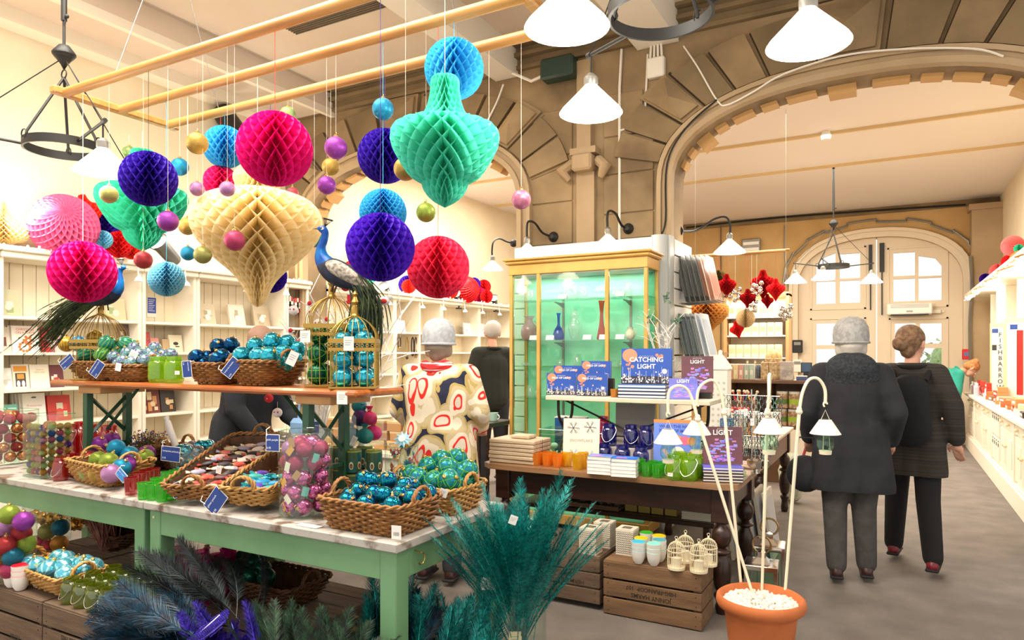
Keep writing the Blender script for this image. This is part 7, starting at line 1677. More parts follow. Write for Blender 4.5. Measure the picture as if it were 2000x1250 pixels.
def crook(label,base,knob,pts,hook,lamp_label):
 t=thing('lantern_crook',label,'lantern crook','cream lantern crooks in the pot')
 MB().tube([base,base.lerp(knob,.5),knob],[.0065,.0075,.008],8).build('pole',CRM,t)
 MB().sph(tuple(knob),.015,12,8).sph(tuple(knob+V((0,0,.012))),.012,12,8).build('knob',CRM,t)
 sp_=spline([tuple(knob)]+[tuple(p)for p in pts]+[tuple(hook)],8)
 MB().tube(sp_,.0072,8).tube([tuple(V(hook)+V((.008*cos(a),0,-.004+.012*sin(a))))for a in[k*pi/5 for k in range(8)]],.004,6).build('crook_top',CRM,t)
 l=thing('hanging_lantern',lamp_label,'lantern','hanging glass lanterns with white cone shades',loc=V(hook)+V((0,0,-.03)))
 r_=.068
 MB().tube([(.02,0,-.05),(0,0,0),(-.02,0,-.05)],.0016,5).build('wire_bail',CRM,l)
 MB().lathe([(.024,-.045),(.026,-.045),(r_,-.11),(r_*.97,-.112),(.02,-.05)],28).build('cone_shade',WHITE,l)
 MB().lathe([(.022,-.115),(.03,-.122),(.038,-.145),(.036,-.17),(.024,-.188)],24).build('glass_globe',GLASSG,l)
 for a in(0,2.1,4.2):MB().tube([(.012*cos(a),.012*sin(a),-.06),(.02*cos(a),.02*sin(a),-.19)],.0013,4).build('strut',CRM,l)
 MB().lathe([(0,-.205),(.026,-.205),(.028,-.188),(0,-.188)],20).build('base_cup',CRM,l)
D=3.2
crook('cream lantern crook leaning furthest towards the book table',PW(1470,1160,3.16),PW(1363,819,3.28),[PW(1350,775,3.3),PW(1338,757,3.3),PW(1320,754,3.3),PW(1306,768,3.3)],PW(1305,808,3.3),'white shaded lantern hanging lowest in front of the picture book')
crook('cream lantern crook crossing behind the leaning one',PW(1448,1150,3.26),PW(1415,806,3.4),[PW(1408,768,3.4),PW(1395,744,3.4),PW(1378,746,3.4),PW(1364,762,3.4)],PW(1361,792,3.4),'white shaded lantern hanging between the two leaning poles')
crook('upright cream lantern crook seen edge on in the middle of the pot',PW(1488,1158,3.22),PW(1499,806,3.25),[PW(1502,770,3.25),PW(1504,733,3.2),PW(1502,738,3.12),PW(1502,765,3.08)],PW(1502,784,3.08),'white shaded lantern in front of the necklace stand')
crook('cream lantern crook nearest the dark coats',PW(1533,1162,3.16),PW(1561,804,3.2),[PW(1567,768,3.2),PW(1580,742,3.2),PW(1598,740,3.2),PW(1611,760,3.2)],PW(1612,788,3.2),'white shaded lantern hanging in front of the long black coat')
# chrome lanterns on the floor
for k,(px,py,h_)in enumerate(((1480,1165,.3),(1500,1125,.34))):
 p=PZ(px,py,0);t=thing('chrome_lantern',['chrome lantern with a round handle on the floor behind the terracotta pot','taller chrome lantern behind the first one'][k],'lantern','chrome lanterns on the floor',loc=(-.66+.0*k,4.15+.28*k,.001),rz=R(5))
 q=.08
 for x in(-q,q):
  for y in(-q,q):MB().rbox(x-.01,x+.01,y-.01,y+.01,0,h_-.02,.002).build('corner_post',CHROME,t)
 MB().rbox(-q-.012,q+.012,-q-.012,q+.012,0,.025,.003).build('base_plate',CHROME,t);MB().rbox(-q-.012,q+.012,-q-.012,q+.012,h_-.03,h_,.004).lathe([(.07,h_),(.03,h_+.03),(.028,h_+.06),(0,h_+.07)],4,M=TR(rz=R(45))).build('lantern_roof',CHROME,t)
 MB().tube([(.05*cos(a),0,h_+.1+.05*sin(a))for a in[j*pi/8 for j in range(16)]],.006,6,True).build('ring_handle',mat('brass_handle','#b8a070',.25,.9),t)
 MB().box(-q,q,-q,-q+.002,.025,h_-.03).box(q-.002,q,-q,q,.025,h_-.03).build('glass_pane',GLASSG,t)
# ---------------------------------------------------------------- second dark table behind, framed prints leaning on it
w2=thing('side_table','dark table with a pale top behind the necklace stand in the door room','table')
MB().rbox(-1.7,-.83,5.5,7.05,.76,.79,.006).build('table_top',mat('pale_top','#d8c8b4',.35),w2)
for(a,b_,c_,d_)in((-1.65,-.88,5.55,5.57),(-.89,-.87,5.55,7.0)):MB().rbox(a,b_,c_,d_,.58,.76,.003).build('apron',mat('mauve_wood','#6a4c42',.4),w2)
for x in(-1.62,-.9):
 for y in(5.6,6.95):b=MB();turned(b,x,y,.76,.045);b.build('leg',DARKW,w2)
for k in range(6):
 o=MB().box(0,.02,0,.34,0,.5-.02*(k%2)).build('framed_print',cov(['#e8dcc4','#d8ccb4','#f0e8d8','#e0d4bc','#c8c0b4','#e8e0d0'][k]));o.location=(-1.02+.05*k,5.12+.06*(k%3),.002);o.rotation_euler=(0,R(-8),0)
 MB().box(.02,.0215,.03,.31,.04,.45-.02*(k%2)).build('glazing',cov('#d0d4dc'),o)
 tag(o,'pale framed print leaning against the dark tables, %s from the wall side'%nth(k),'framed print','framed prints on the floor')
# goods on the second table
for k,(px,Y,c,w_,h_,lab)in enumerate(((1420,5.9,'#2a6aa0',.09,.16,'blue card box with a bird beside the white magazine files'),(1446,6.2,'#dfe4e6',.1,.2,'white magazine file nearest the blue box'),(1468,6.2,'#e4e0da',.1,.2,'second white magazine file in the row'),(1492,6.2,'#e8d4c8',.08,.19,'pinkish magazine file in the row'),(1514,6.3,'#e8dcc8',.08,.19,'cream magazine file at the end of the row'))):
 t=thing('magazine_file',lab,'box','card files on the second table',loc=(xat(px,Y),Y,.7915));MB().rbox(-w_/2,w_/2,-.06,.06,0,h_,.003).build('file_body',cov(c),t);MB().disc((0,-.0612,h_*.6),.015,10).build('label_mark',cov('#a8b4bc' if k else '#1a9ab8'),t)
for k in range(7):
 t=thing('wooden_figure','pale wooden cone figure on the second table, %s from the magazine files'%nth(k),'figurine','wooden cone figures',loc=(-1.13+.05*(k%4),6.1+.1*(k//4),.7915));MB().lathe([(0,0),(.022,0),(.008,.12),(0,.13)],12).build('cone_body',PINE,t);MB().sph((0,0,.135),.012,8,6).build('head',PINE,t)
# ---------------------------------------------------------------- till counter and lit shelves in the door room
BRN=mat('brown_shelf','#7a5a40',.5,c2='#684a34',scale=3)
tc_=thing('till_counter','cream till counter with brown shelves of food gifts in the door room','counter')
def cu(x0,x1,y0,y1,z0,z1,nm,m,p=tc_):return MB().rbox(x0,x1,y0,y1,z0,z1,.004).build(nm,m,p)
X0,X1=xat(1425,8.4),xat(1584,8.4)
cu(X0,X1,8.4,8.9,1.14,1.18,'counter_top',BRN);cu(X0,X1,8.42,8.88,.62,.66,'shelf',BRN);cu(X0,X1,8.75,8.78,.66,1.14,'back_panel',BRN)
cu(X0,X1,8.40,8.88,.3,.62,'cream_panel',CREAM);cu(X0+.04,X1-.04,8.45,8.85,0,.3,'plinth',BRN)
for x in(X0,(X0+X1)/2,X1-.02):cu(x,x+.02,8.42,8.88,.66,1.14,'upright',BRN)
def item(name,label,px,Y,z,prof_or_box,m,cat,group,lid=None,stripe=None):
 t=thing(name,label,cat,group,loc=(xat(px,Y),Y,z+.001))
 if prof_or_box[0]=='b':
  _,w_,d_,h_=prof_or_box;MB().rbox(-w_/2,w_/2,-d_/2,d_/2,0,h_,.004).build('body',m,t)
  if lid:MB().rbox(-w_/2-.001,w_/2+.001,-d_/2-.001,d_/2+.001,h_*.78,h_+.002,.003).build('lid',lid,t)
  if stripe:
   b=MB()
   for k in range(4):u=-w_/2+w_*(k+.3)/4;b.box(u,u+w_/10,-d_/2-.0015,-d_/2,.01,h_-.01)
   b.build('stripes',stripe,t);MB().rbox(-w_*.22,w_*.22,-d_/2-.003,-d_/2,h_*.3,h_*.6,.001).build('label',cov('#f0ead8'),t)
 else:
  _,r,h_=prof_or_box;MB().lathe([(0,0),(r,0),(r,h_*.62),(r*.9,h_*.7),(r*.35,h_*.8),(r*.35,h_),(0,h_)]if prof_or_box[0]=='o' else[(0,0),(r,0),(r,h_*.86),(r*.9,h_*.88),(0,h_*.88)],14).build('body',m,t)
  if lid:MB().lathe([(0,h_*.86),(r*(.95 if prof_or_box[0]=='j' else .42),h_*.86),(r*(.95 if prof_or_box[0]=='j' else .42),h_),(0,h_)],12).build('lid',lid,t)
  if stripe:MB().lathe([(r*1.01,h_*.25),(r*1.015,h_*.55)],14).build('label',stripe,t)
 return t
for k,c in enumerate(('#d84a3c','#e8d040','#d03040','#3a9a8a','#6ab8a8')):
 item('striped_tin','%s striped tin on the till counter, %s from the white lantern'%(['red','yellow','crimson','green','pale green'][k],nth(k)),1427+10.5*k,8.48,1.18,('b',.058,.06,.18),cov('#f2ecdc'),'tin','striped tins on the till counter',stripe=cov(c))
item('glass_dome','curved clear screen on the till counter beside the striped tins',1482,8.6,1.18,('j',.07,.2),glass('screen','#e8eef0',.3),'screen',None)
for k,px in enumerate((1494,1510,1502,1520)):item('sweet_bag','cellophane bag of cream sweets on the till counter, %s one'%nth(k),px,8.5 if k<2 else 8.62,1.18,('b',.085,.06,.2 if k<2 else .25),mat('sweets','#d8c498',.4,c2='#a8845c',scale=30),'sweets','bags of sweets on the counter')
item('clear_box','clear box with a white gingerbread card on the till counter',1537,8.48,1.18,('b',.14,.08,.21),mat('grey_clear','#a09a94',.3,c2='#c8c0b4',scale=14),'box',None,lid=cov('#b8aca8'))
item('card_reader','small blue and white card machine on the till counter',1566,8.48,1.18,('b',.11,.06,.05),cov('#4a5a90'),'card machine',None,lid=cov('#e8e4dc'))
t=thing('till_screen','dark till screen standing behind the sweets','monitor',loc=(xat(1575,8.75),8.75,1.181));MB().rbox(-.06,.06,-.01,.01,.08,.2,.004).build('screen_panel',IRON,t);MB().rbox(-.05,.05,-.012,-.01,.09,.19,.001).build('display',cov('#3a5a78'),t);MB().rbox(-.03,.03,-.03,.03,0,.08,.004).build('stand',IRON,t)
for k in range(9):item('jam_jar','striped preserve jar on the shelf under the till counter, %s along'%nth(k),1500+7*(k%5),8.46+.1*(k//5),.66+.0,('j',.032,.12 if k<5 else .2),cov(['#a85a3a','#3a8a70','#c88a48','#5a9a7a','#b04a3a'][k%5]),'jar','preserve jars under the counter',lid=cov(['#d8904a','#2a6a58'][k%2]),stripe=cov('#e8dcc0'))
for k in range(4):item('spice_jar','glass jar with a green label on the lower till shelf, %s along'%nth(k),[1526,1550,1528,1552][k],8.46,.66+.2*(k//2),('j',.065,.19),mat('spice','#8a6a50',.4,c2='#c8a888',scale=30),'jar','green labelled jars',lid=cov('#c8c8c0'),stripe=cov('#9ab83a' if k%2 else '#5a7a3a'))
cr_=random.Random(3)
for k in range(8):
 t=thing('christmas_cracker','%s wooden Christmas toy in the box on the till shelf, %s along'%(['red','white','orange','red','navy','yellow','red','white'][k],nth(k)),'toy','small toys on the till shelf',loc=(xat(1436+5.5*k,8.4),8.38,.97));t.rotation_euler=(0,cr_.uniform(-.6,.6),0)
 MB().tube([(0,0,-.06),(0,0,.06)],[.014,.01],8).build('toy_body',cov(['#d8302c','#f0ece4','#e8903a','#c82a3a','#2a3a88','#e8c040','#d8302c','#f0ece4'][k]),t);MB().sph((0,0,.075),.018,10,8).build('toy_head',cov('#f0dcc0'),t)
t=thing('toy_box','box holding the small wooden toys','box',loc=(xat(1455,8.38),8.38,.663));MB().rbox(-.14,.14,-.05,.05,0,.27,.004).build('box_body',BRN,t)
for k,px in enumerate((1432,1452)):
 t=item('red_box',['red box with white print on the second table end','red box with a round emblem beside the other red box'][k],px,7.2,.89,('b',.1,.08,.055),cov('#d8302a'),'box','red boxes');MB().rbox(-.035,.01,-.042,-.04,.02,.04,.0005).build('print',cov('#f0e8e0'),t)
o=thing('box_stand','pale stand under the red boxes','stand',loc=(xat(1442,7.2),7.2,0));MB().rbox(-.14,.14,-.08,.08,0,.888,.004).build('stand_body',CREAM,o)
# white pierced metal lantern on the counter end, near
t=thing('pierced_lantern','tall white pierced metal lantern beside the brown light book','lantern',loc=(xat(1407,6.0),6.0,.7915));MB().rbox(-.075,.075,-.075,.075,0,.56,.004).build('lantern_body',WHITE,t)
MB().lathe([(.115,.56),(.12,.57),(.1,.6),(.05,.66),(.02,.69),(.02,.72),(0,.73)],4,M=TR(rz=R(45))).build('lantern_roof',WHITE,t)
b=MB()
for z in(.08,.3):
 for k in range(3):
  for j in range(4):b.disc((-.045+.045*k,-.0765,z+.05*j),.012,8)
b.build('pierced_pattern',cov('#cfc8ba'),t)
# lit back shelves
xs0,xs1,ys=xat(1413,11.2),xat(1541,11.2),11.2
ls=thing('lit_shelving','brightly lit wooden shelving of cream food packets behind the till','shelving')
for x in(xs0,xs1-.05):MB().rbox(x,x+.05,ys,ys+.35,0,2.4,.004).build('side_panel',mat('shelf_side','#b88a5a',.5),ls)
MB().rbox(xs0,xs1,ys,ys+.35,2.36,2.42,.004).build('top_board',MATS['shelf_side'],ls);MB().rbox(xs0,xs1,ys+.32,ys+.35,0,2.38,.002).build('back_panel',CREAM,ls)
SHZ=[.4,.75,1.08,1.42,1.76,2.05]
for z in SHZ:MB().rbox(xs0+.05,xs1-.05,ys+.01,ys+.32,z-.02,z,.002).build('shelf',WHITE,ls)
area('lit_shelving_strip',((xs0+xs1)/2,ys+.1,2.33),.8,.05,14)
for zi,z in enumerate(SHZ[1:]):
 for k in range(7 if zi else 6):
  x=xs0+.12+k*(xs1-xs0-.22)/6.5
  if zi==1 and k>1:
   t=thing('oil_bottle','golden oil bottle on the lit shelving, %s of the row'%nth(k-2),'bottle','golden bottles on the lit shelving',loc=(x,ys+.08,z+.001));MB().lathe([(0,0),(.04,0),(.04,.17),(.014,.21),(.014,.27),(0,.27)],14).build('bottle_body',mat('golden_oil','#b8a01c',.2),t);MB().lathe([(0,.25),(.017,.25),(.017,.29),(0,.29)],10).build('cap',WHITE,t)
  else:
   t=thing('food_packet','%s packet on the %s lit shelf, %s along'%(['brown labelled','brown labelled','cream','cream','ivory'][zi],['lowest','second','third','fourth','top'][zi],nth(k)),'packet','packets on the lit shelving',loc=(x,ys+.09,z+.001));MB().rbox(-.055,.055,-.04,.04,0,.2 if zi>1 else .24,.01).build('packet_body',cov(['#8a4a2c','#a8623c','#ecd8b0','#efdcb8','#f4e8d0'][zi]),t);MB().rbox(-.04,.04,-.042,-.04,.06,.14,.001).build('label',cov('#d8b88a' if zi>1 else '#e8c890'),t)
for k in range(2):t=thing('wall_phone',['black intercom box on the wall between the shelving and the doors','white switch box under the black intercom'][k],'wall device',loc=(xat(1558,YD-.02),YD,1.62-.38*k));MB().rbox(-.09,.09,-.08,-.01,-.13,.12,.01).build('device_body',IRON if k==0 else OFFW,t);MB().box(-.06,.06,-.083,-.08,.02,.08).build('device_face',GREY,t)
fa=thing('fire_alarm','red fire alarm box on the wall beside the street doors','fire alarm',loc=PY(1887,692,YD-.36));MB().rbox(-.06,.06,-.03,.01,-.09,.09,.008).build('alarm_body',cov('#c8141c'),fa);MB().rbox(-.035,.035,-.034,-.03,-.03,.04,.001).build('alarm_face',cov('#6a6a98'),fa)
ht=thing('air_heater','white air heater mounted over the glazed street door','heater');p=PY(1776,605,YD-.06)
MB().rbox(p.x-.36,p.x+.36,YD-.2,YD+.04,p.z-.09,p.z+.11,.02).build('heater_body',WHITE,ht);MB().box(p.x-.3,p.x+.3,YD-.19,YD-.1,p.z-.11,p.z-.085).build('air_outlet',IRON,ht)
b=MB()
for k in range(4):b.box(p.x-.3,p.x+.3,YD-.205,YD-.2,p.z+.03+.018*k,p.z+.036+.018*k)
b.build('grille',GREY,ht);MB().rbox(p.x-.05,p.x+.05,YD-.206,YD-.2,p.z-.05,p.z-.02,.001).build('badge',GREY,ht)
p=PY(1468,482,YD-.02);t=thing('wall_light','twin tube light in a wire guard high on the far wall','light',loc=(p.x,YD-.04,p.z));MB().rbox(-.18,.18,-.05,.03,-.15,.15,.01).build('light_frame',GREY,t);MB().box(-.15,.15,-.06,-.05,.03,.09).box(-.15,.15,-.06,-.05,-.09,-.03).build('tube',WHITE,t)
cable([PY(1408,440,YD-.03),PY(1408,520,YD-.03),PY(1408,700,YD-.03)],.012,'brown pipe running down the far wall beside the lit shelves',mat('pipe_brown','#6a5240',.6))
cable([PY(1533,440,YD-.03),PY(1533,500,YD-.03),PY(1545,590,YD-.03)],.012,'grey pipe running down the far wall towards the doors',GREY)
cable([PY(1895,500,YD-.39),PY(1898,560,YD-.39),PY(1894,640,YD-.39),PY(1897,760,YD-.39)],.025,'thick bundle of grey cables down the pilaster by the fire alarm',GREY)
cable([PY(1886,400,YD-.04),PY(1700,412,YD-.04),PY(1500,427,YD-.04),PY(1340,445,YD-.04)],.018,'black cable along the top of the far wall',IRON)
# low stone bollard/cabinet end by the doors
t=thing('cupboard','narrow beige cupboard at the far end of the cream counter','cupboard',loc=(.92,13.55,0));MB().rbox(-.12,.4,-.2,.3,.2,.82,.004).build('cupboard_body',DOORP,t);MB().rbox(-.14,.42,-.22,.3,0,.22,.004).build('cupboard_plinth',DOORP,t)
# ---------------------------------------------------------------- cream counter on the aisle's far side
rc=thing('shop_counter','long cream counter of cupboards and drawers along the aisle wall','counter')
ry0,ry1=6.45,13.1
MB().rbox(.98,1.6,ry0,ry1+.05,.83,.865,.006).build('counter_top',OFFW,rc)
MB().rbox(1.06,1.6,ry0,ry1,.2,.83,.003).build('carcass',CREAM,rc);MB().rbox(1.0,1.6,ry0,ry1,0,.2,.006).rbox(1.02,1.6,ry0,ry1,.2,.225,.004).build('plinth',CREAM,rc)
y=ry1-.06;k=0
KN=mat('cream_knob','#efdcb0',.3)
while y>ry0+.4:
 if k in(3,):
  for i in range(4):
   for j in range(2):
    yy=y-.16*i;z0=.25+j*.29
    d=MB().rbox(1.035,1.06,yy-.15,yy,z0,z0+.27,.003).build('drawer',OFFW,rc);MB().lathe([(0,0),(.022,0),(.022,.003),(0,.003)],14,M=TR(1.035,yy-.075,z0+.2,ry=R(-90))).build('finger_hole',IRON,d)
    MB().box(1.033,1.035,yy-.1,yy-.05,z0+.235,z0+.25).build('label_slot',mat('label_green','#3a4a3a',.6),d)
  y-=.7
 else:
  w_=1.05 if k else .9
  MB().rbox(1.03,1.06,y-w_,y-w_+.1,.225,.83,.004).build('stile',CREAM,rc)
  for i in range(2):
   ya,yb=y-(w_-.1)*(i+1)/2+.02,y-(w_-.1)*i/2
   d=MB().rbox(1.04,1.06,ya,yb,.7,.81,.003).build('drawer',CREAM,rc);MB().sph((1.02,(ya+yb)/2,.755),.018,10,8).build('knob',KN,d)
   d=MB().rbox(1.04,1.06,ya,yb,.25,.68,.003).build('cupboard_door',CREAM,rc);MB().rbox(1.034,1.042,ya+.07,yb-.07,.32,.61,.003).build('door_panel',CREAM,d);MB().sph((1.02,yb-.05 if i else ya+.05,.52),.018,10,8).build('knob',KN,d)
  y-=w_
 k+=1
# wall shelving above the counter
wsx=thing('wall_shelving','cream shelving above the aisle counter with a lit canopy','shelving')
MB().rbox(1.1,1.6,6.6,14.1,2.42,2.46,.004).build('canopy',CREAM,wsx)
MB().tube([(1.08,6.6,2.47),(1.08,14.1,2.47)],.02,8).build('front_rail',WHITE,wsx)
for y in(7.6,8.6,9.6,10.6,11.6,12.6,13.3):MB().rbox(1.35,1.6,y,y+.03,.87,2.42,.003).build('upright',CREAM,wsx)
for z in(1.2,1.5,1.8):MB().rbox(1.37,1.6,11.63,13.3,z,z+.02,.002).build('shelf',CREAM,wsx)
for k in range(40):MB().rbox(1.585,1.605,7.63+k*.145,7.63+(k+1)*.145-.004,.87,2.42,.003).build('back_board',BOARD,wsx)
for k in range(5):MB().tube([(1.1,7.6+1.2*k,2.4),(.95,7.6+1.2*k,2.35)],.008,6).build('lamp_arm',PINE,wsx)
b=MB()
for k in range(150):b.sph((1.1+.03*sin(k*2.1),6.7+k*.05,2.43+.02*sin(k*1.3)-.02),.011,6,4)
fl2=thing('fairy_lights','string of warm fairy lights along the canopy over the aisle counter','fairy lights');b.build('bulb',MATS['fairy_glow'],fl2,kind='stuff')
# framed long signs
for k,(px0,px1,lab)in enumerate(((1937,1961,'tall narrow framed sign of stacked letters on the aisle counter'),(1970,2004,'tall narrow framed sign with a red stripe nearest on the aisle counter'))):
 a,b_=PX(px0,700,1.3),PX(px1,700,1.3);L_=abs(a.y-b_.y);t=thing('framed_sign',lab,'sign','tall framed signs on the counter',loc=(1.3,(a.y+b_.y)/2,.866),rz=R(-30));L_=.2+.06*k
 MB().rbox(-L_/2,L_/2,0,.03,.03,1.05,.003).build('frame',mat('frame_maple','#e6cf9c',.4),t);MB().rbox(-L_/2+.025,L_/2-.025,-.002,.0,.09,.99,.001).build('mat_board',OFFW,t)
 MB().rbox(L_/2+.01,L_/2+.04,-.01,.03,0,1.12,.003).rbox(-L_/2-.02,L_/2+.04,0,.035,0,.03,.003).build('stand',CREAM,t)
 mb=MB()
 if k==0:
  for i,ch in enumerate('FISHBARROW'):text(ch,.085,TR(.035,-.004,.88-i*.083),.01,mb)
  mb.rect(-.07,-.01,.66,.74,-.003)
 else:mb.rect(.0,.07,.12,.9,-.003)
 mb.build('print',cov('#2c2a28' if k==0 else '#d8201c'),t,smooth=False)
 mb=MB().rect(-.07,.01,.91,.97,-.0035);mb.build('blue_label',BLUECARD,t,smooth=False)
# goods on the aisle counter
G=[('#c83a2c',.1,.06,.07),('#f0ece8',.09,.06,.06),('#b86a3a',.3,.12,.05),('#3a302a',.22,.12,.06),('#c88a58',.16,.1,.07),('#e8e4dc',.12,.1,.05),('#8a6a50',.14,.1,.06),('#e8d4b8',.18,.12,.05)]
rd=random.Random(11);y=12.9;k=0
while y>6.2:
 c,w_,d_,h_=G[rd.randrange(8)]if y<11.5 else G[rd.randrange(2)]
 for q in range(rd.choice((1,2,2,3))):
  t=thing('gift_box','%s boxed gift on the aisle counter, %s batch from the street doors, %s up'%({'#c83a2c':'red','#f0ece8':'white','#b86a3a':'tan','#3a302a':'dark','#c88a58':'kraft','#e8e4dc':'pale grey','#8a6a50':'brown','#e8d4b8':'cream'}[c],nth(k),nth(q)),'gift','gifts on the aisle counter',loc=(1.16+rd.uniform(-.02,.02),y,.866+q*(h_+.001)),rz=R(-90)+rd.uniform(-.2,.2))
  MB().rbox(-w_/2,w_/2,-d_/2,d_/2,0,h_,.004).build('box_body',cov(c),t);MB().rbox(-w_*.3,w_*.3,-d_/2-.001,-d_/2,h_*.3,h_*.7,.0005).build('label',cov('#efe8dc'),t)
 y-=w_+.06;k+=1
for k in range(9):
 t=thing('bath_bottle','%s bottle at the street-door end of the aisle counter, %s in the row'%(['pink','clear lilac','white'][k%3],nth(k)),'bottle','bottles at the counter end',loc=(1.08+.07*(k%2),12.2+.09*k,.866));MB().lathe([(0,0),(.03,0),(.03,.12),(.012,.14),(.012,.17),(0,.17)],12).build('bottle_body',cov(['#f0b8c0','#d8d0e8','#f4f0ea'][k%3]),t);MB().lathe([(0,.15),(.014,.15),(.014,.18),(0,.18)],10).build('cap',WHITE,t)
for k in range(24):
 z=[1.22,1.52,1.82,.87][k%4];t=thing('shelf_gift','%s small box on the %s shelf over the counter, %s from the doors'%(['red','white','blue','black','pale'][k%5],['low','middle','high','counter level'][k%4],nth(k//4)),'box','small boxes on the wall shelves',loc=(1.46,13.1-(k//4)*.24,z+.0015),rz=R(-90));MB().rbox(-.07,.07,-.05,.05,0,.1+.02*(k%3),.004).build('box_body',cov(['#c8302c','#f0ece4','#4a6ab0','#22201f','#d8e0e4'][k%5]),t);MB().rbox(-.04,.04,-.052,-.05,.03,.07,.0005).build('label',WHITE,t)
# paper ornaments on the canopy
def cp(shape,px,py,r,m,label,rot=(0,0,0),X=1.35,**k):
 c=PX(px,py,X);pball(shape,c,r*WD(c)/FOC,m,label,group='paper ornaments on the canopy',rot=rot,**k)
cp('ballsmall',1925,545,11,'violet','violet paper ball on the canopy over the aisle counter');cp('ballfine',1949,530,15,'candy','pink striped paper ball on the canopy');cp('ballsmall',1957,548,14,'orange','orange paper ball below the pink striped one on the canopy')
cp('ballfine',1978,480,20,'candy','pink and white paper fan high on the canopy end',(R(80),0,R(-60)));cp('ballsmall',1972,512,15,'red','red paper ball under the pink and white fan');cp('ballfine',1996,510,22,'tan','tan paper ball at the very end of the canopy');cp('ballsmall',1990,486,9,'teal','teal paper ball between the fan and the tan ball')
p=PX(1938,432,1.5);t=thing('spotlight','white box spotlight high on the wall over the canopy','spotlight',loc=p);t.rotation_euler=(R(20),R(25),R(20));MB().rbox(-.14,.14,-.1,.1,-.08,.08,.01).build('lamp_housing',OFFW,t);MB().box(-.12,.12,-.09,.09,-.083,-.08).build('lamp_glass',GREY,t);MB().tube([(0,0,0),(.12,0,.05)],.015,6).build('bracket',GREY,t)
# pictures of red frame trolley beside counter
t=thing('red_stand','red wooden easel stand between the tables and the till','stand',loc=(xat(1566,7.6),7.6,0));rm=cov('#a02838')
MB().tube([(-.12,0,0),(.1,.1,.75)],.014,6).tube([(.22,0,0),(.1,.1,.75)],.014,6).tube([(-.08,.02,.15),(.2,.02,.3)],.014,6).build('stand_frame',rm,t)
t=thing('gift_basket','pale green crinkled gift packs on the floor beside the red stand','gift',loc=(xat(1548,7.4),7.4,0));b=MB().sph((0,0,.25),.13,14,10,(1,.8,1.9));b.v=[tuple(V(v_)+V((random.uniform(-.015,.015),)*3))for v_ in b.v];b.build('pack_body',mat('pale_green_pack','#c8d8c0',.4,c2='#e4dcc8',scale=20),t)
# ---------------------------------------------------------------- people
SKIN=mat('skin','#d8a288',.6)
def cloth(n,c,c2=None,**k):return mat('cloth_'+n,c,.9,c2=c2,bump=.15,bscale=160,**k)
def seg(a,b_,r0,r1,st=(1,1)):return(a,b_,r0,r1,st)
def hand(w_,d,side,r=.0085):
 """palm and five fingers hanging from the wrist w_ along d"""
 d=V(d).normalized();x=V((0,0,1)).cross(d);x=x.normalized()if x.length>.2 else V((1,0,0));n=d.cross(x);w_=V(w_)
 out=[(w_,w_+d*.045,.024,.026),(w_+d*.05-x*.018,w_+d*.075-x*.022,.018,.014),(w_+d*.05+x*.018,w_+d*.075+x*.022,.018,.014)]
 for i,L in enumerate((.058,.07,.074,.066)):
  o=w_+d*.08+x*(-.026+.0175*i);m_=o+d*L*.55+n*.012;out+=[(o,m_,r,r*.95),(m_,m_+(d*.7+n*.5).normalized()*L*.5,r*.95,r*.8)]
 t0=w_+d*.03+x*.026*side;t1=t0+(d*.6+x*side*.8).normalized()*.038;out+=[(t0,t1,.011,.0095),(t1,t1+(d*.9+n*.3).normalized()*.028,.0095,.008)]
 return out
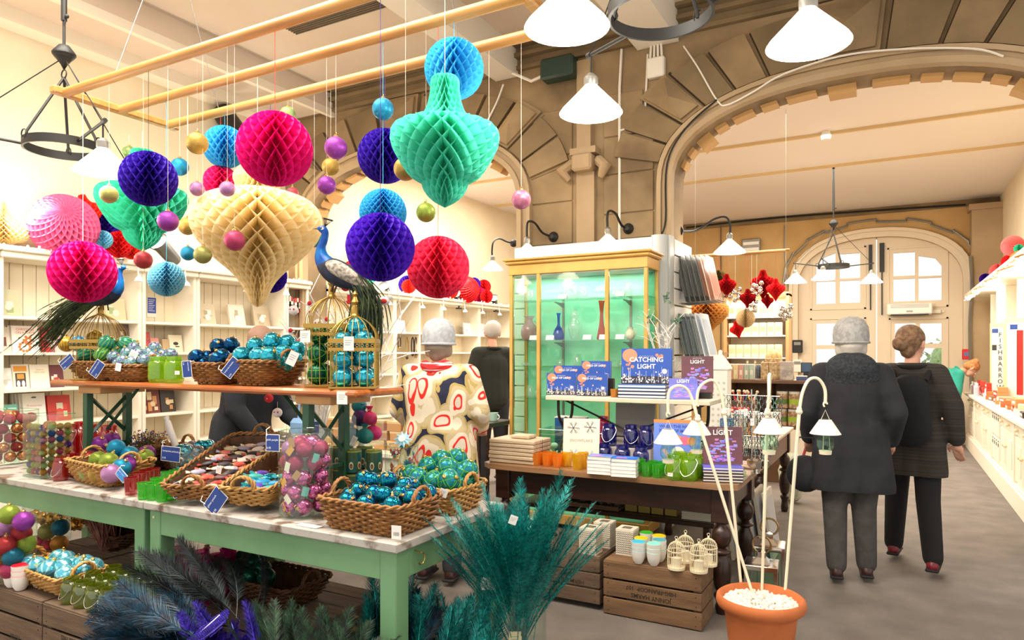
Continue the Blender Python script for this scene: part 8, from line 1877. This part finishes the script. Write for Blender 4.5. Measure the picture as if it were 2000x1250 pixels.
def person(label,loc,rz,H=1.68,lean=0,legs=None,arms=None,build=1.0,headturn=0,headtilt=0,coat=None,trousers=None,shoes=None,hair=None,hat=None,extra=None,bend=0,coatlen=.9,vox=.011):
 """faces -y in its own frame; y is its back. bend tips the trunk forward from the hips"""
 t=thing('person',label,'person',loc=loc,rz=rz);k=H/1.68;B=build
 hip=V((0,0,.88*k));Rb=Matrix.Rotation(bend,3,'X')
 def up(x,y,z):return hip+Rb@(V((x,y,z))*k)
 hipL,hipR=V((.09*k,0,.86*k)),V((-.09*k,0,.86*k))
 legs=legs or(((.1,-.01,.48),(.1,.01,.08)),((-.1,-.01,.48),(-.1,.01,.08)))
 arms=arms or(((.25,.02,.28),(.27,-.03,.03)),((-.25,.02,.28),(-.27,-.03,.03)))
 sh=[up(.165*B,0,.50),up(-.165*B,0,.50)]
 neck,chin=up(0,.01,.56),up(0,-.01,.62)
 hc=up(0,-.02-.03*bool(bend),.715);Rh=Matrix.Translation(hc)@Matrix.Rotation(headturn,4,'Z')@Matrix.Rotation(bend+headtilt,4,'X')@Matrix.Scale(k,4)
 def hd(x,y,z):return Rh@V((x,y,z))
 ch=[(hip,up(0,0,.12),.13*k*B,.12*k*B,(1.15,.85)),(up(0,0,.12),up(0,.0,.36),.12*k*B,.14*k*B,(1.15,.82)),(up(0,0,.36),up(0,.01,.47),.13*k*B,.09*k,(1.3,.8)),(neck,chin,.052*k,.05*k)]
 ch+=[(sh[0],sh[1],.06*k,.06*k)]
 ch+=[(hd(0,.015,.03),hd(0,.02,.045),.088*k,.086*k),(hd(0,-.03,-.03),hd(0,-.035,-.07),.062*k,.042*k),(hd(0,-.09,-.01),hd(0,-.108,-.028),.012*k,.014*k)]
 for sx in(-1,1):ch+=[(hd(sx*.082,.015,-.02),hd(sx*.088,.02,.015),.012,.014)]
 LG=[]
 for i,(kn,an)in enumerate(legs):
  h0=(hipL,hipR)[i];kn,an=V(kn)*k,V(an)*k;LG.append((h0,kn,an))
  ch+=[(h0,kn,.085*k*B,.055*k),(kn,an,.053*k,.036*k),(an,an+V((0,-.13,-.045))*k,.036,.03),(an+V((0,.03,-.04)),an+V((0,0,0)),.03,.034)]
 AR=[]
 for i,(el,wr)in enumerate(arms):
  el,wr=up(*el),up(*wr);AR.append((sh[i],el,wr));ch+=[(sh[i],el,.05*k,.038*k),(el,wr,.038*k,.026*k)]+hand(wr,wr-el,1 if i else-1)
 body=blob(ch,vox*.62);body.materials.append(SKIN);body.name='body';link('body',body,t)
# face
 for sx in(-1,1):
  MB().sph(tuple(hd(sx*.032,-.078,.005)),.011,10,8).build('eye',WHITE,t);MB().sph(tuple(hd(sx*.032,-.086,.005)),.0055,8,6).build('iris',cov('#3a4a58'),t)
 MB().tube([hd(-.025,-.088,-.062),hd(0,-.094,-.06),hd(.025,-.088,-.062)],[.003,.006,.003],8).build('mouth',cov('#b06058'),t)
 if trousers:
  c=[]
  for(h0,kn,an)in LG:c+=[(h0,kn,.105*k*B,.08*k),(kn,an+V((0,.0,.0)),.08*k,.066*k)]
  c+=[(hip,up(0,0,.08),.14*k*B,.135*k*B,(1.15,.9))]
  m_=blob(c,vox);m_.materials.append(trousers);link('trousers',m_,t)
 if shoes:
  for(h0,kn,an)in LG:
   q=blob([(an+V((0,.035,-.048)),an+V((0,-.12,-.052)),.036,.034,(1.05,1)),(an+V((0,-.0,-.01)),an+V((0,.02,-.03)),.044,.042)],.009);q.materials.append(shoes[0]);o=link('shoe',q,t)
   MB().rbox(an.x-.04,an.x+.04,an.y-.155,an.y+.075,an.z-.082,an.z-.062,.008).build('sole',shoes[1],o)
 if coat:
  m_,fl=coat;c=[(up(0,0,.02),up(0,0,.2),.165*k*B,.155*k*B,(1.2,.88)),(up(0,0,.2),up(0,.0,.38),.155*k*B,.16*k*B,(1.25,.85)),(up(0,0,.38),up(0,.01,.49),.15*k*B,.1*k,(1.35,.85)),(sh[0],sh[1],.082*k,.082*k)]
  for(s0,el,wr)in AR:c+=[(s0,el,.08*k,.07*k),(el,el.lerp(wr,.93),.07*k,.056*k)]
  zb=coatlen*k
  if zb<.86*k:
   for sx in(-1,0,1):c+=[(hip+V((sx*.07,0,.1)),V((sx*.11*k+fl*sx,.02,zb)),.14*k*B,.13*k*B)]
  q=blob(c,vox,4);q.materials.append(m_)
  if zb<.86*k:
# cut the hem flat
   bm=bmesh.new();bm.from_mesh(q);bmesh.ops.bisect_plane(bm,geom=bm.verts[:]+bm.edges[:]+bm.faces[:],plane_co=(0,0,zb-.02),plane_no=(0,0,-1),clear_outer=True);bm.to_mesh(q);bm.free()
  o=link('coat',q,t)
  MB().lathe([(.062,.0),(.085,.01),(.1,.035),(.085,.05),(.065,.03)],24,M=Matrix.Translation(up(0,.01,.53))@Rb.to_4x4()).build('collar',m_,o)
 if hair:
  m_,style=hair
  c=[(hd(0,.03,.045),hd(0,.035,.05),.099*k,.098*k)]
  if style=='bob':c+=[(hd(0,.06,-.02),hd(0,.055,-.06),.075,.06),(hd(.06,.03,0),hd(.065,.02,-.06),.04,.035),(hd(-.06,.03,0),hd(-.065,.02,-.06),.04,.035)]
  if style=='curly':c+=[(hd(random.Random(i).uniform(-.07,.07),.05+.05*random.Random(i+9).random(),random.Random(i+5).uniform(-.07,.13)),)*2+(.04,.035)for i in range(22)]
  if style=='bun':c+=[(hd(0,.05,-.01),hd(0,.06,-.05),.07,.05),(hd(.02,.13,.0),hd(.02,.14,.01),.045,.04)]
  c=[(a,b_+V((0,0,.001)),r0,r1)for a,b_,r0,r1 in c]
  q=blob(c,.012,2)
  bm=bmesh.new();bm.from_mesh(q);f0=hd(0,-.062,.03);nrm=(hd(0,-1,.75)-hd(0,0,0)).normalized()
  bmesh.ops.bisect_plane(bm,geom=bm.verts[:]+bm.edges[:]+bm.faces[:],plane_co=hd(0,-.052,.055),plane_no=(hd(0,-1,-.55)-hd(0,0,0)).normalized(),clear_outer=True);bm.to_mesh(q);bm.free()
  q.materials.append(m_);link('hair',q,t)
 if hat:MB().lathe([(.1,-.03),(.112,-.028),(.114,.02),(.108,.075),(.085,.12),(.045,.143),(0,.15)],28,M=Rh@Matrix.Translation((0,.02,.03))@Matrix.Diagonal((1,1.08,1,1))).tube([Rh@V((.112*cos(a),.02+.12*sin(a),.0))for a in[j*pi/14 for j in range(28)]],.009,6,True).build('hat',hat,t)
 if extra:extra(t,hd,up,k)
 return t
BLK=cloth('black','#1d1e22','#26262c',scale=8);DKB=cloth('charcoal','#3c3b3b');OLVC=cloth('brown_stripe','#3a342e','#2a2522',scale=3,stretch=(.3,.3,30));TEALC=cloth('teal','#2f9a8a','#268878',scale=3);DENIM=cloth('navy','#1c2c44','#24364e',scale=6)
REDS=mat('red_leather','#7a1822',.35);SOLE=mat('rubber_sole','#1f1c1c',.8);BRS=mat('brown_leather','#3a1c1a',.4)
KNIT=cloth('grey_knit','#a9a8a4','#94928e',scale=40)
# long black coat with a fur collar, back to us
def ex1(t,hd,up,k):
 q=blob([(up(0,.03,.50),up(0,.05,.53),.135,.12,(1.35,.9)),(up(.12,.0,.48),up(-.12,0,.48),.075,.075)],.013,1);q.materials.append(mat('fur_collar','#23262b',.95,c2='#33373c',scale=60,bump=.6,bscale=90));link('fur_collar',q,t)
p1=PZ(1662,1137,0)
person('person in a long black coat with a fur collar and grey knitted hat, back turned',(p1.x,p1.y,.035),pi+R(6),1.61,coat=(BLK,.02),coatlen=.62,trousers=cloth('grey','#4e4b49','#45423f',scale=20),shoes=(BRS,SOLE),hair=(cov('#c8c0b4'),'bob'),hat=KNIT,build=1.1,extra=ex1,legs=(((.1,.0,.48),(.09,.03,.085)),((-.08,-.02,.48),(-.1,-.07,.085))),arms=(((.27,.04,.25),(.26,-.1,.04)),((-.27,.04,.25),(-.25,-.1,.04))))
hb_=thing('handbag','black handbag carried low beside the long black coat','bag',loc=PW(1572,925,4.6));MB().sph((0,0,0),.13,16,10,(.9,.55,.95)).build('bag_body',BLK,hb_);MB().tube([(-.06,0,.1),(-.04,0,.24),(.05,0,.24),(.06,0,.1)],.008,6).build('strap',BLK,hb_)
# companion striding, red shoes
def ex2(t,hd,up,k):
 q=blob([(up(0,.15,.4),up(0,.15,.1),.1,.11,(1.2,.7))],.014,2);q.materials.append(cloth('rucksack','#131416'));o=link('rucksack',q,t)
 for sx in(-1,1):MB().tube([up(sx*.1,.15,.46),up(sx*.12,.02,.56),up(sx*.12,-.14,.4)],.016,6).build('strap',cloth('rucksack','#131416'),o)
p2=PZ(1782,1112,0)
person('person in a brown striped jacket, dark rucksack and red shoes, striding away',(p2.x,p2.y,.035),pi-R(8),1.6,coat=(OLVC,.0),coatlen=.68,trousers=cloth('blackwool','#181719'),shoes=(REDS,SOLE),hair=(mat('brown_hair','#6a4a34',.7,c2='#8a6a4c',scale=40),'bun'),build=.92,extra=ex2,headturn=R(-25),legs=(((.12,-.14,.5),(.15,-.22,.09)),((-.1,.02,.48),(-.14,.12,.1))))
# teal coat bending over the counter
p3=PZ(1850,880,0)
person('person in a teal jacket bending over the far end of the aisle counter',(p3.x-.3,p3.y,.035),R(100),1.66,bend=R(58),coat=(TEALC,0),trousers=cloth('navyblack','#1b2030'),shoes=(REDS,SOLE),hair=(mat('red_hair','#a86a3c',.7,c2='#c88a54',scale=40),'curly'),arms=(((.2,-.22,.32),(.15,-.4,.2)),((-.2,-.22,.32),(-.15,-.4,.2))),coatlen=.9)
# patterned coat
def pattern_mat():
 m,nt,b=newmat('cloth_patterned');b.inputs['Roughness'].default_value=.9
 tc=nt.nodes.new('ShaderNodeTexCoord');mp=nt.nodes.new('ShaderNodeMapping');mp.inputs['Scale'].default_value=(1,1,.8);nt.links.new(tc.outputs['Object'],mp.inputs[0])
 nz=nt.nodes.new('ShaderNodeTexNoise');nz.inputs['Scale'].default_value=3;nt.links.new(mp.outputs[0],nz.inputs['Vector'])
 ad=nt.nodes.new('ShaderNodeMixRGB');ad.inputs[0].default_value=.22;nt.links.new(mp.outputs[0],ad.inputs[1]);nt.links.new(nz.outputs['Color'],ad.inputs[2])
 v=nt.nodes.new('ShaderNodeTexVoronoi');v.inputs['Scale'].default_value=10;v.inputs['Randomness'].default_value=1;v.distance='EUCLIDEAN';nt.links.new(ad.outputs[0],v.inputs['Vector'])
 cr=nt.nodes.new('ShaderNodeValToRGB');cr.color_ramp.interpolation='CONSTANT';e=cr.color_ramp.elements;e[0].position=0;e[0].color=lin('#d8ccb8');e[1].position=.24;e[1].color=lin('#e02a20')
 for pos,c in((.34,'#e6d8c0'),(.52,'#c8b48a'),(.66,'#b8a060'),(.74,'#20243c')):q=e.new(pos);q.color=lin(c)
 nt.links.new(v.outputs['Distance'],cr.inputs[0]);nt.links.new(cr.outputs[0],b.inputs['Base Color']);return m
PAT=pattern_mat()
def ex4(t,hd,up,k):MB().tube([up(.085*cos(a),.02+.085*sin(a),.56+.012*sin(a*3))for a in[j*pi/10 for j in range(20)]],.034,8,True).build('scarf',cloth('scarf_red','#d8282c','#f0e8e8',scale=2,stretch=(1,1,26),lo=.55,hi=.6),t)
p4=V((-2.60,3.72,.035))
person('person in a cream and red patterned coat, red scarf and grey hat',p4,pi+R(12),1.6,coat=(PAT,.03),coatlen=.58,trousers=cloth('greyleg','#3a3a40'),shoes=(BRS,SOLE),hair=(cov('#8a7a6a'),'bob'),hat=cloth('pale_knit','#b8bcc0','#a4a8ac',scale=40),build=1.3,extra=ex4,arms=(((.3,.0,.26),(.26,-.14,.14)),((-.3,.0,.26),(-.26,-.14,.14))))
# grey-haired man
person('grey-haired person in a dark jumper facing the shelves in the book room',(PW(962,700,7.9).x,PW(962,700,7.9).y,.035),pi+R(50),1.76,coat=(cloth('darkgreen','#23261f'),0),trousers=BLK,shoes=(BRS,SOLE),hair=(mat('grey_hair','#c9c2ba',.7),'short'),coatlen=.9,headtilt=R(10))
# person behind the bauble table
def ex6(t,hd,up,k):
 q=thing('tote_bag','pale blue tote bag beside the dark coat behind the bench','bag',loc=(-3.72,3.66,.86));MB().rbox(-.14,.14,-.05,.05,-.2,.16,.03).build('bag_body',cloth('paleblue','#8ab0d8'),q);MB().tube([(-.08,0,.15),(-.06,0,.36),(.06,0,.36),(.08,0,.15)],.008,6).build('strap',cloth('paleblue','#8ab0d8'),q)
person('person in a dark navy coat reaching towards the bookcases behind the bench',(-4.15,3.45,.035),R(100),1.62,coat=(cloth('inky','#15171c','#1c2028',scale=5),.05),coatlen=.55,trousers=BLK,shoes=(BRS,SOLE),hair=(mat('mid_brown_hair','#8a6a58',.7),'bob'),bend=R(12),build=1.2,arms=(((.24,-.2,.2),(.16,-.46,.16)),((-.24,-.1,.26),(-.2,-.3,.1))),extra=ex6)
# clerk
person('fair-haired person in dark blue bent over the till',(xat(1508,9.35),9.35,.035),R(10),1.64,bend=R(42),coat=(DENIM,0),trousers=BLK,shoes=(BRS,SOLE),hair=(mat('fair_hair','#b8925c',.6,c2='#d8b880',scale=30,stretch=(1,1,.1)),'bob'),arms=(((.2,-.15,.3),(.12,-.36,.22)),((-.2,-.15,.3),(-.12,-.36,.22))))
